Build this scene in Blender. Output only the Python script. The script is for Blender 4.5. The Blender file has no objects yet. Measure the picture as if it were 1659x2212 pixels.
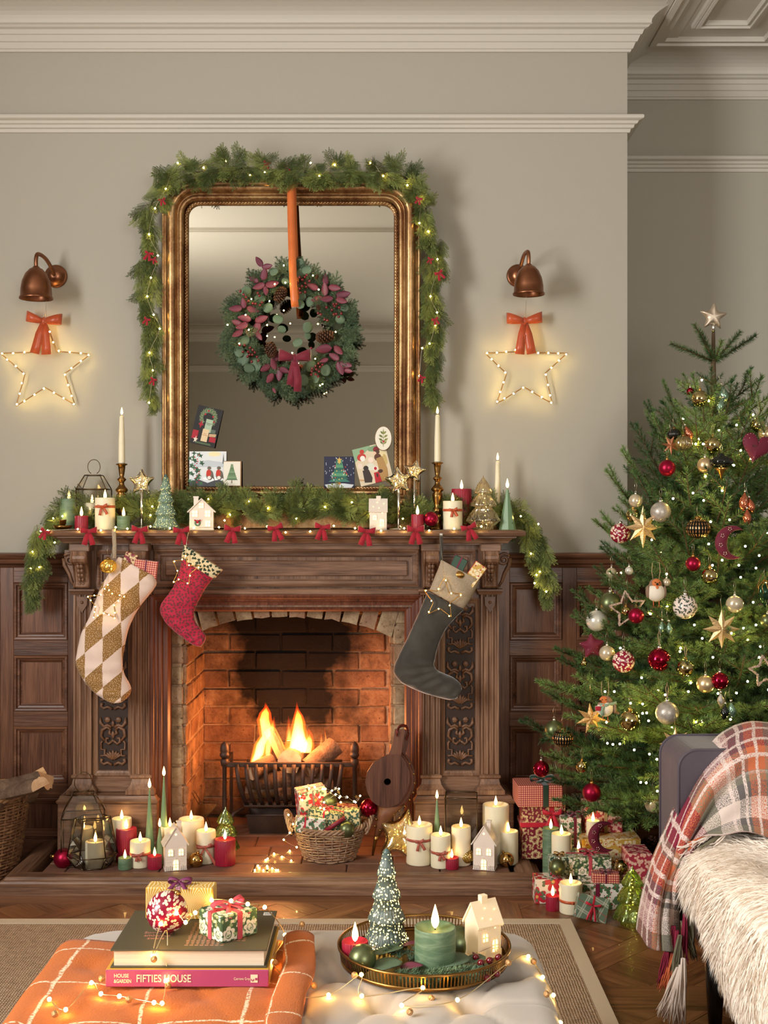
import bpy, math, random
import numpy as np
from math import sin, cos, pi, sqrt, atan2, radians
from mathutils import Vector, Matrix
R = random.Random(7)
S = bpy.context.scene
C = S.collection
# ---------------------------------------------------------------- camera, light, exposure
F, H0, W_, H_ = 2600.0, 1.36, 1659.0, 2212.0
FZ, ZH, ZM = .06, .112, 1.2953   # floor, hearth and mantel shelf heights (everything is lowered by FZ at the end)
cam = bpy.data.cameras.new('camera'); cam.sensor_fit = 'HORIZONTAL'; cam.sensor_width = 36; cam.lens = F*36/W_
cam.clip_start = .05; cam.clip_end = 50
camo = bpy.data.objects.new('camera', cam); camo.location = (0, 0, H0); camo.rotation_euler = (pi/2, 0, 0)
C.objects.link(camo); S.camera = camo
def srgb(c):
    if isinstance(c, str): c = tuple(int(c[i:i+2], 16) for i in (0, 2, 4))
    return tuple((x/255/12.92 if x/255 <= .04045 else ((x/255+.055)/1.055)**2.4) for x in c[:3])+(1,)
w = bpy.data.worlds.new('world'); S.world = w; w.use_nodes = True
w.node_tree.nodes['Background'].inputs[0].default_value = (.75, .8, .9, 1)
w.node_tree.nodes['Background'].inputs[1].default_value = .4
def area(name, loc, rot, sx, sy, e, col):
    l = bpy.data.lights.new(name, 'AREA'); l.shape = 'RECTANGLE'; l.size = sx; l.size_y = sy; l.energy = e; l.color = col
    o = bpy.data.objects.new(name, l); o.location = loc; o.rotation_euler = rot; C.objects.link(o); return o
def point(name, loc, e, col, r=.02):
    l = bpy.data.lights.new(name, 'POINT'); l.energy = e; l.color = col; l.shadow_soft_size = r
    o = bpy.data.objects.new(name, l); o.location = loc; C.objects.link(o); return o
# bare area light as assumed daylight from the left, no window is built; the area light behind the camera is added fill, not a window
area('assumed_daylight_side', (-2.6, 1.15, 1.95), (0, -pi/2, 0), 1.7, 1.2, 98, (1, .985, .955))
area('fill_light_rear', (1.9, -3.3, 1.9), (pi/2, 0, 0), 1.6, 1.9, 62, (1, .98, .94))
FIRE = (1, .36, .11)
point('fire_glow', (-.44, 4.70, .50), 3.7, FIRE, .07)
point('fire_glow', (-.31, 4.66, .50), 3.7, FIRE, .07)
S.view_settings.view_transform = 'Standard'; S.view_settings.look = 'None'
S.view_settings.exposure = 0.94; S.view_settings.gamma = 1; S.view_settings.use_curve_mapping = False
try:
    S.cycles.max_bounces = 8; S.cycles.diffuse_bounces = 4; S.cycles.glossy_bounces = 4; S.cycles.transmission_bounces = 8
    S.cycles.transparent_max_bounces = 12; S.cycles.volume_bounces = 0; S.cycles.caustics_reflective = False; S.cycles.caustics_refractive = False
    S.cycles.sample_clamp_indirect = 4; S.cycles.use_denoising = True
except Exception: pass
# ---------------------------------------------------------------- photo pixel -> point at depth Y
def PX(px, Y): return (px-829.5)*Y/F
def PZ(py, Y): return H0-(py-1106)*Y/F
def at(px, py, Y): return Vector((PX(px, Y), Y, PZ(py, Y)))
def mpx(n, Y): return n*Y/F
def depth(py, z): return F*(H0-z)/(py-1106)
def onfloor(px, py, z=.06): Y = depth(py, z); return Vector((PX(px, Y), Y, z))
# ---------------------------------------------------------------- mesh builder
class G:
    def __init__(s): s.v = []; s.f = []; s.m = []; s.s = []; s.uv = {}; s.T = None; s.k = 1
    def add(s, vs, fs, smooth=False, m=0, uv=None):
        o = len(s.v); n0 = len(s.f)
        if s.T is not None: vs = [tuple(s.T @ Vector(v)) for v in vs]
        s.v += [tuple(v) for v in vs]; s.f += [tuple(i+o for i in f) for f in fs]
        s.m += [m]*len(fs); s.s += [smooth]*len(fs)
        if uv:
            for i, u in enumerate(uv): s.uv[n0+i] = u
        return s
    def box(s, x0, x1, y0, y1, z0, z1, m=0, c=0):
        xs, ys, zs = (x0, x1), (y0, y1), (z0, z1)
        if c <= 0:
            vs = [(xs[i], ys[j], zs[k]) for i in (0, 1) for j in (0, 1) for k in (0, 1)]
            fs = [(0, 1, 3, 2), (4, 6, 7, 5), (0, 4, 5, 1), (2, 3, 7, 6), (0, 2, 6, 4), (1, 5, 7, 3)]
        else:
            vs = []; sg = (1, -1)
            for i in (0, 1):
                for j in (0, 1):
                    for k in (0, 1):
                        p = (xs[i], ys[j], zs[k]); d = (sg[i]*c, sg[j]*c, sg[k]*c)
                        for ax in range(3):
                            vs.append(tuple(p[q]+(0 if q == ax else d[q]) for q in range(3)))
            I = lambda i, j, k, a: ((i*2+j)*2+k)*3+a
            fs = [[I(0, 0, 0, 0), I(0, 0, 1, 0), I(0, 1, 1, 0), I(0, 1, 0, 0)], [I(1, 0, 0, 0), I(1, 1, 0, 0), I(1, 1, 1, 0), I(1, 0, 1, 0)],
                  [I(0, 0, 0, 1), I(1, 0, 0, 1), I(1, 0, 1, 1), I(0, 0, 1, 1)], [I(0, 1, 0, 1), I(0, 1, 1, 1), I(1, 1, 1, 1), I(1, 1, 0, 1)],
                  [I(0, 0, 0, 2), I(0, 1, 0, 2), I(1, 1, 0, 2), I(1, 0, 0, 2)], [I(0, 0, 1, 2), I(1, 0, 1, 2), I(1, 1, 1, 2), I(0, 1, 1, 2)]]
            for i in (0, 1):
                for j in (0, 1):
                    fs.append([I(i, j, 0, 0), I(i, j, 1, 0), I(i, j, 1, 1), I(i, j, 0, 1)])
                    fs.append([I(i, 0, j, 0), I(i, 1, j, 0), I(i, 1, j, 2), I(i, 0, j, 2)])
                    fs.append([I(0, i, j, 1), I(1, i, j, 1), I(1, i, j, 2), I(0, i, j, 2)])
                    for k in (0, 1): fs.append([I(i, j, k, 0), I(i, j, k, 1), I(i, j, k, 2)])
        ctr = Vector(((x0+x1)/2, (y0+y1)/2, (z0+z1)/2)); uv = []
        for n, f in enumerate(fs):
            P = [Vector(vs[q]) for q in f]; nn = (P[1]-P[0]).cross(P[2]-P[0])
            if nn.dot(sum(P, Vector())/len(P)-ctr) < 0: f = list(f)[::-1]; fs[n] = f
            P = [Vector(vs[q]) for q in f]; a = [abs(t) for t in nn]; ax = a.index(max(a))
            uv.append([(p.y, p.z) if ax == 0 else (p.x, p.z) if ax == 1 else (p.x, p.y) for p in P])
        return s.add(vs, fs, False, m, uv)
    def lathe(s, prof, n=28, c=(0, 0, 0), m=0, rib=0, rd=0, smooth=True, sy=1, cap=True):
        vs = []; fs = []; c = Vector(c)
        for r, z in prof:
            for i in range(n):
                a = 2*pi*i/n; rr = r
                if rib: rr = r*(1+rd*cos(rib*a)) if r > 1e-4 else r
                vs.append((c.x+rr*cos(a), c.y+rr*sin(a)*sy, c.z+z))
        for k in range(len(prof)-1):
            for i in range(n):
                j = (i+1) % n; fs.append((k*n+i, k*n+j, (k+1)*n+j, (k+1)*n+i))
        if cap and prof[0][0] > 1e-4: fs.append(tuple(range(n))[::-1])
        if cap and prof[-1][0] > 1e-4: fs.append(tuple(range((len(prof)-1)*n, len(prof)*n)))
        return s.add(vs, fs, smooth, m)
    def sphere(s, c, r, n=20, k=12, sc=(1, 1, 1), m=0):
        vs = []; fs = []
        for j in range(k+1):
            t = pi*j/k
            for i in range(n):
                a = 2*pi*i/n; vs.append((c[0]+r*sc[0]*sin(t)*cos(a), c[1]+r*sc[1]*sin(t)*sin(a), c[2]-r*sc[2]*cos(t)))
        for j in range(k):
            for i in range(n): q = (i+1) % n; fs.append((j*n+i, j*n+q, (j+1)*n+q, (j+1)*n+i))
        return s.add(vs, fs, True, m)
    def tube(s, pts, r, n=6, closed=False, m=0, smooth=True, flat=1):
        P = [Vector(p) for p in pts]; L = len(P); vs = []; fs = []
        rr = [q*s.k for q in (r if isinstance(r, (list, tuple)) else [r]*L)]
        up = Vector((0, 0, 1)); prev = None
        for i, p in enumerate(P):
            a = P[(i-1) % L] if (closed or i > 0) else p; b = P[(i+1) % L] if (closed or i < L-1) else p
            t = (b-a)
            t = t.normalized() if t.length > 1e-9 else Vector((0, 0, 1))
            if prev is None:
                u = t.cross(up)
                if u.length < .2: u = t.cross(Vector((0, 1, 0)))
            else: u = prev-t*prev.dot(t)
            u.normalize(); prev = u; v = t.cross(u)
            for k in range(n): q = 2*pi*k/n; vs.append(p+u*(cos(q)*rr[i])+v*(sin(q)*rr[i]*flat))
        for i in range(L if closed else L-1):
            j = (i+1) % L
            for k in range(n): q = (k+1) % n; fs.append((i*n+k, i*n+q, j*n+q, j*n+k))
        if not closed: fs.append(tuple(range(n))[::-1]); fs.append(tuple(range((L-1)*n, L*n)))
        return s.add(vs, fs, smooth, m)
    def ribbon(s, pts, wd, wid, th=.0012, m=0):
        P = [Vector(p) for p in pts]; L = len(P); vs = []; fs = []
        for i, p in enumerate(P):
            t = (P[min(i+1, L-1)]-P[max(i-1, 0)]); t = t.normalized() if t.length > 1e-9 else Vector((0, 0, 1))
            d = Vector(wd[i] if isinstance(wd, list) else wd); d = (d-t*d.dot(t))
            d = d.normalized() if d.length > 1e-6 else Vector((1, 0, 0)); n = t.cross(d)*th/2
            h = (wid[i] if isinstance(wid, (list, tuple)) else wid)/2
            vs += [p-d*h-n, p+d*h-n, p+d*h+n, p-d*h+n]
        for i in range(L-1):
            for k in range(4): q = (k+1) % 4; fs.append((i*4+k, i*4+q, i*4+4+q, i*4+4+k))
        fs += [(3, 2, 1, 0), tuple(range(L*4-4, L*4))]
        return s.add(vs, fs, True, m)
    def prism(s, poly, y0, y1, m=0, plane='XZ', smooth=False):
        n = len(poly); mp = {'XZ': lambda a, b, h: (a, h, b), 'XY': lambda a, b, h: (a, b, h), 'YZ': lambda a, b, h: (h, a, b)}[plane]
        vs = [mp(a, b, y0) for a, b in poly]+[mp(a, b, y1) for a, b in poly]
        fs = [tuple(range(n)), tuple(range(n, 2*n))[::-1]]
        for i in range(n): j = (i+1) % n; fs.append((i, i+n, j+n, j))
        ar = sum(poly[i][0]*poly[(i+1) % n][1]-poly[(i+1) % n][0]*poly[i][1] for i in range(n))
        flip = (ar > 0) != ((plane == 'XZ') == (y1 > y0))
        if plane == 'YZ': flip = (ar > 0) == (y1 > y0)
        if flip: fs = [f[::-1] for f in fs]
        uv = [[(poly[q % n][0], poly[q % n][1]) for q in f] for f in fs]
        return s.add(vs, fs, smooth, m, uv)
    def sweep(s, path, prof, closed=False, plane='XY', m=0, smooth=False, cap=True):
        """path (a,b) in plane, profile (o,h): o to the left of the path, h along the third axis"""
        L = len(path); K = len(prof); vs = []; fs = []
        mp = {'XZ': lambda a, b, h: (a, -h, b), 'XY': lambda a, b, h: (a, b, h)}[plane]
        for i in range(L):
            p = Vector(path[i])
            a = Vector(path[i-1]) if (closed or i > 0) else None; b = Vector(path[(i+1) % L]) if (closed or i < L-1) else None
            d1 = (p-a).normalized() if a is not None else None; d2 = (b-p).normalized() if b is not None else None
            if d1 is None: d1 = d2
            if d2 is None: d2 = d1
            n1 = Vector((-d1.y, d1.x)); n2 = Vector((-d2.y, d2.x)); n = (n1+n2)
            n = n.normalized() if n.length > 1e-6 else n1
            k = 1/max(.3, n.dot(n1))
            for o, h in prof: q = p+n*(o*k); vs.append(mp(q.x, q.y, h))
        for i in range(L if closed else L-1):
            j = (i+1) % L
            for k in range(K-1): fs.append((i*K+k, j*K+k, j*K+k+1, i*K+k+1))
        if not closed and cap: fs += [tuple(range(K))[::-1], tuple(range((L-1)*K, L*K))]
        return s.add(vs, fs, smooth, m)
    def pairs(s, prs, th, n=14, m=0, close=True):
        """loft through left/right pairs of points; each section is an ellipse th deep"""
        vs = []; fs = []; L = len(prs)
        for i, (a, b) in enumerate(prs):
            a = Vector(a); b = Vector(b); c = (a+b)/2; h = (b-a)/2; t = th[i] if isinstance(th, list) else th
            for k in range(n): q = 2*pi*k/n; vs.append(c-h*cos(q)+Vector((0, -1, 0))*t*sin(q))
        for i in range(L-1):
            for k in range(n): q = (k+1) % n; fs.append((i*n+k, i*n+q, i*n+n+q, i*n+n+k))
        if close: fs += [tuple(range(n))[::-1], tuple(range((L-1)*n, L*n))]
        return s.add(vs, fs, True, m)
    def puff(s, outl, t, rings=5, c=(0, 0), m=0, p=.5, smooth=True):
        """pillow on a star-shaped outline in XZ, thickness +-t along Y"""
        n = len(outl); vs = []; fs = []
        for sd in (-1, 1):
            o = len(vs); vs.append((c[0], sd*t, c[1]))
            for r in range(1, rings+1):
                q = r/rings; h = (1-q*q)**p*t*sd if r < rings else 0
                vs += [(c[0]+(a-c[0])*q, h, c[1]+(b-c[1])*q) for a, b in outl]
            I = lambda r, i: o+1+(r-1)*n+i % n
            for i in range(n):
                f = (o, I(1, i), I(1, i+1)); fs.append(f if sd > 0 else f[::-1])
                for r in range(1, rings):
                    f = (I(r, i), I(r+1, i), I(r+1, i+1), I(r, i+1)); fs.append(f if sd > 0 else f[::-1])
        return s.add(vs, fs, smooth, m)
    def grid(s, fn, nu, nv, m=0, th=0, uvs=None):
        vs = [Vector(fn(i/nu, j/nv)) for j in range(nv+1) for i in range(nu+1)]; K = nu+1
        fs = [(j*K+i, j*K+i+1, j*K+K+i+1, j*K+K+i) for j in range(nv) for i in range(nu)]
        su, sv = uvs or (1, 1)
        uv = [[((q % K)/nu*su, (q//K)/nv*sv) for q in f] for f in fs]
        s.add(vs, fs, True, m, uv)
        if th:
            nn = [Vector() for _ in vs]
            for f in fs:
                q = (vs[f[1]]-vs[f[0]]).cross(vs[f[3]]-vs[f[0]])
                for i in f: nn[i] += q
            v2 = [v-(q.normalized() if q.length > 0 else q)*th for v, q in zip(vs, nn)]
            s.add(v2, [f[::-1] for f in fs], True, m, [u[::-1] for u in uv])
            o = len(s.v)-2*len(vs); E = [i for i in range(K)]+[j*K+nu for j in range(1, nv+1)]+[nv*K+i for i in range(nu-1, -1, -1)]+[j*K for j in range(nv-1, 0, -1)]
            N = len(vs)
            for a, b in zip(E, E[1:]+E[:1]): s.f.append((o+b, o+a, o+N+a, o+N+b)); s.m.append(m); s.s.append(True)
        return s
    def mesh(s, name):
        me = bpy.data.meshes.new(name); me.from_pydata(s.v, [], s.f)
        me.polygons.foreach_set('use_smooth', s.s); me.polygons.foreach_set('material_index', s.m)
        if s.uv:
            l = me.uv_layers.new(name='UVMap'); d = [0.0]*(2*len(me.loops)); k = 0
            for i, f in enumerate(s.f):
                u = s.uv.get(i)
                for q in range(len(f)):
                    if u: d[2*k] = u[q][0]; d[2*k+1] = u[q][1]
                    k += 1
            l.data.foreach_set('uv', d)
        me.update(); return me
def obj(name, g, mats, parent=None, loc=None, rot=None, scale=None, kind=None, label=None):
    me = g if isinstance(g, bpy.types.Mesh) else g.mesh(name)
    if not me.materials:
        for m in (mats if isinstance(mats, (list, tuple)) else [mats]): me.materials.append(m)
    o = bpy.data.objects.new(name, me); C.objects.link(o)
    if parent: o.parent = parent
    if loc is not None: o.location = loc
    if rot is not None: o.rotation_euler = rot
    if scale is not None: o.scale = (scale,)*3 if isinstance(scale, (int, float)) else scale
    if kind: o['kind'] = kind
    if label: o['label'] = label
    return o
def tag(o, label, cat, group=None):
    o['label'] = label; o['category'] = cat
    if group: o['group'] = group
    return o
def thing(name, label, cat, loc=(0, 0, 0), rz=0, group=None):
    o = bpy.data.objects.new(name, None); C.objects.link(o); o.empty_display_size = .02
    o.location = loc; o.rotation_euler = (0, 0, rz) if isinstance(rz, (int, float)) else rz
    return tag(o, label, cat, group)
def struct(name, g=None, mats=None, loc=(0, 0, 0)):
    if g is None: o = bpy.data.objects.new(name, None); C.objects.link(o); o.location = loc
    else: o = obj(name, g, mats, None, loc)
    o['kind'] = 'structure'; return o
def orient(d, roll=0):
    """matrix turning local +X to direction d"""
    d = Vector(d).normalized(); u = Vector((0, 0, 1)) if abs(d.z) < .95 else Vector((0, 1, 0))
    y = u.cross(d).normalized(); z = d.cross(y)
    m = Matrix((d, y, z)).transposed()
    return (m @ Matrix.Rotation(roll, 3, 'X'))
# ---------------------------------------------------------------- materials
def nd(nt, t, ins=None, **kw):
    n = nt.nodes.new('ShaderNode'+t)
    for k, v in kw.items(): setattr(n, k, v)
    for k, v in (ins or {}).items():
        if isinstance(v, bpy.types.NodeSocket): nt.links.new(v, n.inputs[k])
        else: n.inputs[k].default_value = v
    return n
def ma(nt, op, a, b=0.0, c=0.0, clamp=False):
    n = nd(nt, 'Math', {0: a, 1: b}, operation=op, use_clamp=clamp)
    if op in ('SMOOTH_MIN', 'COMPARE', 'MULTIPLY_ADD', 'WRAP'):
        if isinstance(c, bpy.types.NodeSocket): nt.links.new(c, n.inputs[2])
        else: n.inputs[2].default_value = c
    return n.outputs[0]
def mixc(nt, f, a, b, mode='MIX'):
    n = nt.nodes.new('ShaderNodeMix'); n.data_type = 'RGBA'; n.blend_type = mode
    for i, v in ((0, f), (6, a), (7, b)):
        if isinstance(v, bpy.types.NodeSocket): nt.links.new(v, n.inputs[i])
        else: n.inputs[i].default_value = v
    return n.outputs[2]
def ramp(nt, f, stops, interp='LINEAR'):
    n = nt.nodes.new('ShaderNodeValToRGB'); nt.links.new(f, n.inputs[0]); n.color_ramp.interpolation = interp
    e = n.color_ramp.elements
    while len(e) < len(stops): e.new(.5)
    for q, (p, c) in zip(e, stops): q.position = p; q.color = c
    return n.outputs[0]
def step(nt, v, lo, hi): return nd(nt, 'MapRange', {0: v, 1: lo, 2: hi, 3: 0.0, 4: 1.0}).outputs[0]
def noise(nt, vec, sc, det=3.0, rough=.55, dist=0.0, out=0):
    return nd(nt, 'TexNoise', {'Vector': vec, 'Scale': sc, 'Detail': det, 'Roughness': rough, 'Distortion': dist}).outputs[out]
def mapping(nt, vec, scale=(1, 1, 1), rot=(0, 0, 0), loc=(0, 0, 0)):
    return nd(nt, 'Mapping', {'Vector': vec, 'Scale': scale, 'Rotation': rot, 'Location': loc}).outputs[0]
def newmat(name):
    m = bpy.data.materials.new(name); m.use_nodes = True; nt = m.node_tree
    return m, nt, nt.nodes['Principled BSDF'], nd(nt, 'TexCoord')
def bump(nt, b, h, strength=.3, dist=.01):
    n = nd(nt, 'Bump', {'Strength': strength, 'Distance': dist, 'Height': h}); nt.links.new(n.outputs[0], b.inputs['Normal'])
def setp(b, rough=.5, metal=0, spec=.5, coat=0, sheen=0, trans=0, ior=1.45, em=None, es=0, sss=0, alpha=1):
    b.inputs['Roughness'].default_value = rough; b.inputs['Metallic'].default_value = metal; b.inputs['Specular IOR Level'].default_value = spec
    b.inputs['Coat Weight'].default_value = coat; b.inputs['Sheen Weight'].default_value = sheen; b.inputs['Transmission Weight'].default_value = trans
    b.inputs['IOR'].default_value = ior; b.inputs['Alpha'].default_value = alpha
    if sheen: b.inputs['Sheen Roughness'].default_value = .4
    if em: b.inputs['Emission Color'].default_value = srgb(em); b.inputs['Emission Strength'].default_value = es
    if sss: b.inputs['Subsurface Weight'].default_value = sss; b.inputs['Subsurface Radius'].default_value = (.02, .012, .006); b.inputs['Subsurface Scale'].default_value = .6
def lin(c): return srgb(c)
def P(name, col, rough=.5, metal=0, var=None, bmp=None, rand=0, **kw):
    """var=(scale, colour2, amount) mottling; bmp=(scale, strength, distance)"""
    m, nt, b, tc = newmat(name); setp(b, rough, metal, **kw); vec = tc.outputs['Object']
    base = nd(nt, 'RGB').outputs[0]; base.default_value = lin(col)
    if var:
        f = step(nt, noise(nt, vec, var[0], 4), .5-.18, .5+.18)
        base = mixc(nt, ma(nt, 'MULTIPLY', f, var[2]), base, lin(var[1]))
    if rand:
        oi = nd(nt, 'ObjectInfo').outputs['Random']
        hs = nd(nt, 'HueSaturation', {'Hue': ma(nt, 'MULTIPLY_ADD', oi, rand*.06, .5-rand*.03), 'Value': ma(nt, 'MULTIPLY_ADD', oi, rand, 1-rand/2), 'Color': base})
        base = hs.outputs[0]
    nt.links.new(base, b.inputs['Base Color'])
    if bmp: bump(nt, b, noise(nt, vec, bmp[0], 4), bmp[1], bmp[2])
    return m
def emis(name, col, s):
    m = bpy.data.materials.new(name); m.use_nodes = True; nt = m.node_tree; nt.nodes.clear()
    e = nd(nt, 'Emission', {0: lin(col), 1: s}); o = nd(nt, 'OutputMaterial'); nt.links.new(e.outputs[0], o.inputs[0]); return m
def wood(name, cols, axis, rough=.42, sc=1.0, knots=.0, rand=.25, coat=.0, bs=.35):
    m, nt, b, tc = newmat(name); setp(b, rough, coat=coat)
    oi = nd(nt, 'ObjectInfo').outputs['Random']
    v = nd(nt, 'VectorMath', {0: tc.outputs['Object'], 1: nd(nt, 'CombineXYZ', {0: ma(nt, 'MULTIPLY', oi, 13.0), 1: ma(nt, 'MULTIPLY', oi, 7.0), 2: ma(nt, 'MULTIPLY', oi, 5.0)}).outputs[0]}, operation='ADD').outputs[0]
    s = [38*sc]*3; s[axis] = 2.6*sc; v1 = mapping(nt, v, tuple(s))
    s = [210*sc]*3; s[axis] = 9*sc; v2 = mapping(nt, v, tuple(s))
    n1 = noise(nt, v1, 1, 5, .6, .6); n2 = noise(nt, v2, 1, 3); n3 = noise(nt, v, 2.2, 3)
    f = ma(nt, 'ADD', ma(nt, 'MULTIPLY', n1, .62), ma(nt, 'MULTIPLY', n2, .38)); f = ma(nt, 'ADD', f, ma(nt, 'MULTIPLY', ma(nt, 'SUBTRACT', n3, .5), .35))
    c = ramp(nt, f, [(.26, lin(cols[0])), (.47, lin(cols[1])), (.74, lin(cols[2]))])
    c = nd(nt, 'HueSaturation', {'Value': ma(nt, 'MULTIPLY_ADD', oi, rand, 1-rand/2), 'Color': c}).outputs[0]
    nt.links.new(c, b.inputs['Base Color']); bump(nt, b, ma(nt, 'ADD', n2, n1), bs, .002)
    nt.links.new(ma(nt, 'MULTIPLY_ADD', n2, .25, rough-.12), b.inputs['Roughness'])
    return m
def petals(nt, vec, sc, n=5, size=.38, depth=.4, off=0.0, dim='2D', feat=None):
    """flower or leaf shapes scattered on a plane: returns a mask socket, a radius socket and a random colour socket"""
    v = mapping(nt, vec, (1, 1, 1), (0, 0, 0), (off, off*1.7, 0))
    vo = nd(nt, 'TexVoronoi', {'Vector': v, 'Scale': sc, 'Randomness': .75}, voronoi_dimensions='2D', feature='F1')
    d = nd(nt, 'VectorMath', {0: mapping(nt, v, (sc, sc, sc)), 1: mapping(nt, vo.outputs['Position'], (sc, sc, sc))}, operation='SUBTRACT').outputs[0]
    sp = nd(nt, 'SeparateXYZ', {0: d}); rr = nd(nt, 'SeparateColor', {0: vo.outputs['Color']})
    an = ma(nt, 'ADD', ma(nt, 'ARCTAN2', sp.outputs[1], sp.outputs[0]), ma(nt, 'MULTIPLY', rr.outputs[0], 6.28))
    lobe = ma(nt, 'ABSOLUTE', ma(nt, 'COSINE', ma(nt, 'MULTIPLY', an, n/2)))
    lim = ma(nt, 'MULTIPLY', ma(nt, 'ADD', ma(nt, 'MULTIPLY', lobe, depth), 1-depth), size)
    r = nd(nt, 'VectorMath', {0: nd(nt, 'CombineXYZ', {0: sp.outputs[0], 1: sp.outputs[1]}).outputs[0]}, operation='LENGTH').outputs['Value']
    return step(nt, ma(nt, 'SUBTRACT', lim, r), -.02, .02), r, rr.outputs[1]
def printmat(name, bg, layers, rough=.55, coord='UV', warp=.0, rot=0, sheen=0):
    """layers: (colour, scale, lobes, size, depth, offset, ring) painted one over another"""
    m, nt, b, tc = newmat(name); setp(b, rough, sheen=sheen); vec = tc.outputs[coord]
    if coord == 'Object': vec = mapping(nt, vec, rot=(pi/2, 0, 0))
    if warp:
        nz = noise(nt, vec, 30, 1, out=1); nz = nd(nt, 'VectorMath', {0: nz, 1: (.5, .5, .5)}, operation='SUBTRACT').outputs[0]
        vec = nd(nt, 'VectorMath', {0: vec, 1: nd(nt, 'VectorMath', {0: nz, 'Scale': warp}, operation='SCALE').outputs[0]}, operation='ADD').outputs[0]
    c = nd(nt, 'RGB').outputs[0]; c.default_value = lin(bg)
    for l in layers:
        if l[0] == 'swirl':
            wv = nd(nt, 'TexWave', {'Vector': vec, 'Scale': l[2], 'Distortion': 9.0, 'Detail': 1.0, 'Detail Scale': 1.2}, wave_type='BANDS', bands_direction='DIAGONAL').outputs['Fac']
            c = mixc(nt, step(nt, wv, l[3], l[3]+.12), c, lin(l[1])); continue
        mk, r, rn = petals(nt, vec, l[1], l[2], l[3], l[4], l[5])
        if len(l) > 6 and l[6]: mk = ma(nt, 'MULTIPLY', mk, step(nt, ma(nt, 'ABSOLUTE', ma(nt, 'SUBTRACT', r, l[3]*.45)), .015, .04))
        c = mixc(nt, mk, c, lin(l[0]))
    nt.links.new(c, b.inputs['Base Color']); return m
def checkmat(name, c1, c2, c3, s, rough=.6, coord='UV', duty=.5, rot=0):
    m, nt, b, tc = newmat(name); setp(b, rough); v = mapping(nt, tc.outputs[coord], (s, s, s), (0, 0, rot))
    sp = nd(nt, 'SeparateXYZ', {0: v}); a = [step(nt, ma(nt, 'ABSOLUTE', ma(nt, 'SUBTRACT', ma(nt, 'FRACT', sp.outputs[i]), .5)), duty/2+.03, duty/2-.03) for i in (0, 1)]
    c = mixc(nt, a[0], lin(c1), lin(c2)); c = mixc(nt, ma(nt, 'MULTIPLY', a[0], a[1]), mixc(nt, a[1], c, lin(c2)), lin(c3))
    nt.links.new(c, b.inputs['Base Color']); return m
# ---------------------------------------------------------------- shared materials
PAINT = P('wall_paint', (176, 170, 157), .85, spec=.2, bmp=(180, .06, .002))
WHITE = P('ceiling_paint', (205, 199, 188), .8, spec=.25)
OAKC = [(50, 32, 23), (112, 80, 60), (160, 124, 98)]
OAKH = wood('carved_oak_across', OAKC, 0); OAKV = wood('carved_oak_upright', OAKC, 2)
PANC = [(46, 26, 17), (96, 60, 42), (136, 92, 66)]
PANH = wood('panel_oak_across', PANC, 0, .36); PANV = wood('panel_oak_upright', PANC, 2, .34, rand=.3)
FLOORC = [(58, 32, 17), (112, 70, 42), (150, 103, 66)]
FLW = wood('parquet_oak', FLOORC, 0, .34, .8, rand=.45, coat=.15)
CARVE = P('carving_oak', (124, 88, 64), .38, var=(30, (70, 44, 30), .6), bmp=(90, .3, .002))
CARVEBG = P('carving_ground', (50, 32, 23), .6)
DARK = P('shadow_gap', (14, 9, 7), .9)
GOLD = P('gilt_metal', (196, 150, 84), .28, 1)
BRASS = P('aged_brass', (150, 112, 62), .3, 1, var=(14, (96, 70, 38), .6))
SILV = P('silver_cap', (215, 210, 200), .2, 1)
WIRE = P('silver_wire', (205, 195, 170), .3, 1)
BULB = emis('warm_bulb', (255, 216, 118), 50)
BULBS = emis('warm_bulb_tree', (255, 214, 112), 80)
STARBULB = emis('warm_bulb_star', (255, 222, 130), 88)
FLAME = emis('candle_flame', (255, 200, 112), 9)
LIT = emis('lit_window', (255, 220, 138), 1.9)
WICK = P('wick', (40, 30, 22), .8)
def cwp(name, g, mats, par, **k):
    return obj(name, g, mats, par, loc=-par.location, **k)
# ---------------------------------------------------------------- room shell
YW, YA, XC, XR, XL, YR, ZC = 4.60, 5.13, .93, 2.8, -2.7, -3.4, 3.262
g = G(); g.box(XL-.1, XR+.1, YR-.1, YA+.1, -.02, FZ-.012); struct('floor', g, P('subfloor', (70, 46, 30), .6))
floor = bpy.data.objects['floor']
g = G(); g.box(XL-.1, XR+.1, YR-.1, YA+.1, ZC, ZC+.1); struct('ceiling', g, WHITE)
g = G(); g.box(XL, -.80, YW, YW+.1, FZ, ZC).box(.08, XC, YW, YW+.1, FZ, ZC).box(-.80, .08, YW, YW+.1, 1.3, ZC).box(XC-.1, XC, YW+.1, YA, FZ, ZC)
struct('wall_chimney_breast', g, PAINT)
g = G(); g.box(XC-.1, XR, YA, YA+.1, FZ, ZC); struct('wall_back', g, PAINT)
g = G(); g.box(XR, XR+.1, YR, YA, FZ, ZC); struct('wall_right', g, PAINT)
g = G(); g.box(XL-.1, XL, YR, YA, FZ, ZC); struct('wall_left', g, PAINT)
g = G(); g.box(XL, XR, YR-.1, YR, FZ, ZC); struct('wall_rear', g, PAINT)
path = [(XL, YW), (XC, YW), (XC, YA), (XR, YA), (XR, YR), (XL, YR)]
prof = [(0, 3.115), (-.010, 3.115), (-.013, 3.123), (-.018, 3.125), (-.026, 3.145), (-.032, 3.147), (-.041, 3.167), (-.047, 3.169), (-.053, 3.184), (-.066, 3.188), (-.072, 3.194), (-.080, 3.197)]
prof += [(-.076+.012*sin(t*pi)-.17*t**1.6, 3.200+.058*sin(t*pi/2)**.9) for t in [i/8 for i in range(9)]]+[(-.25, ZC)]
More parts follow.
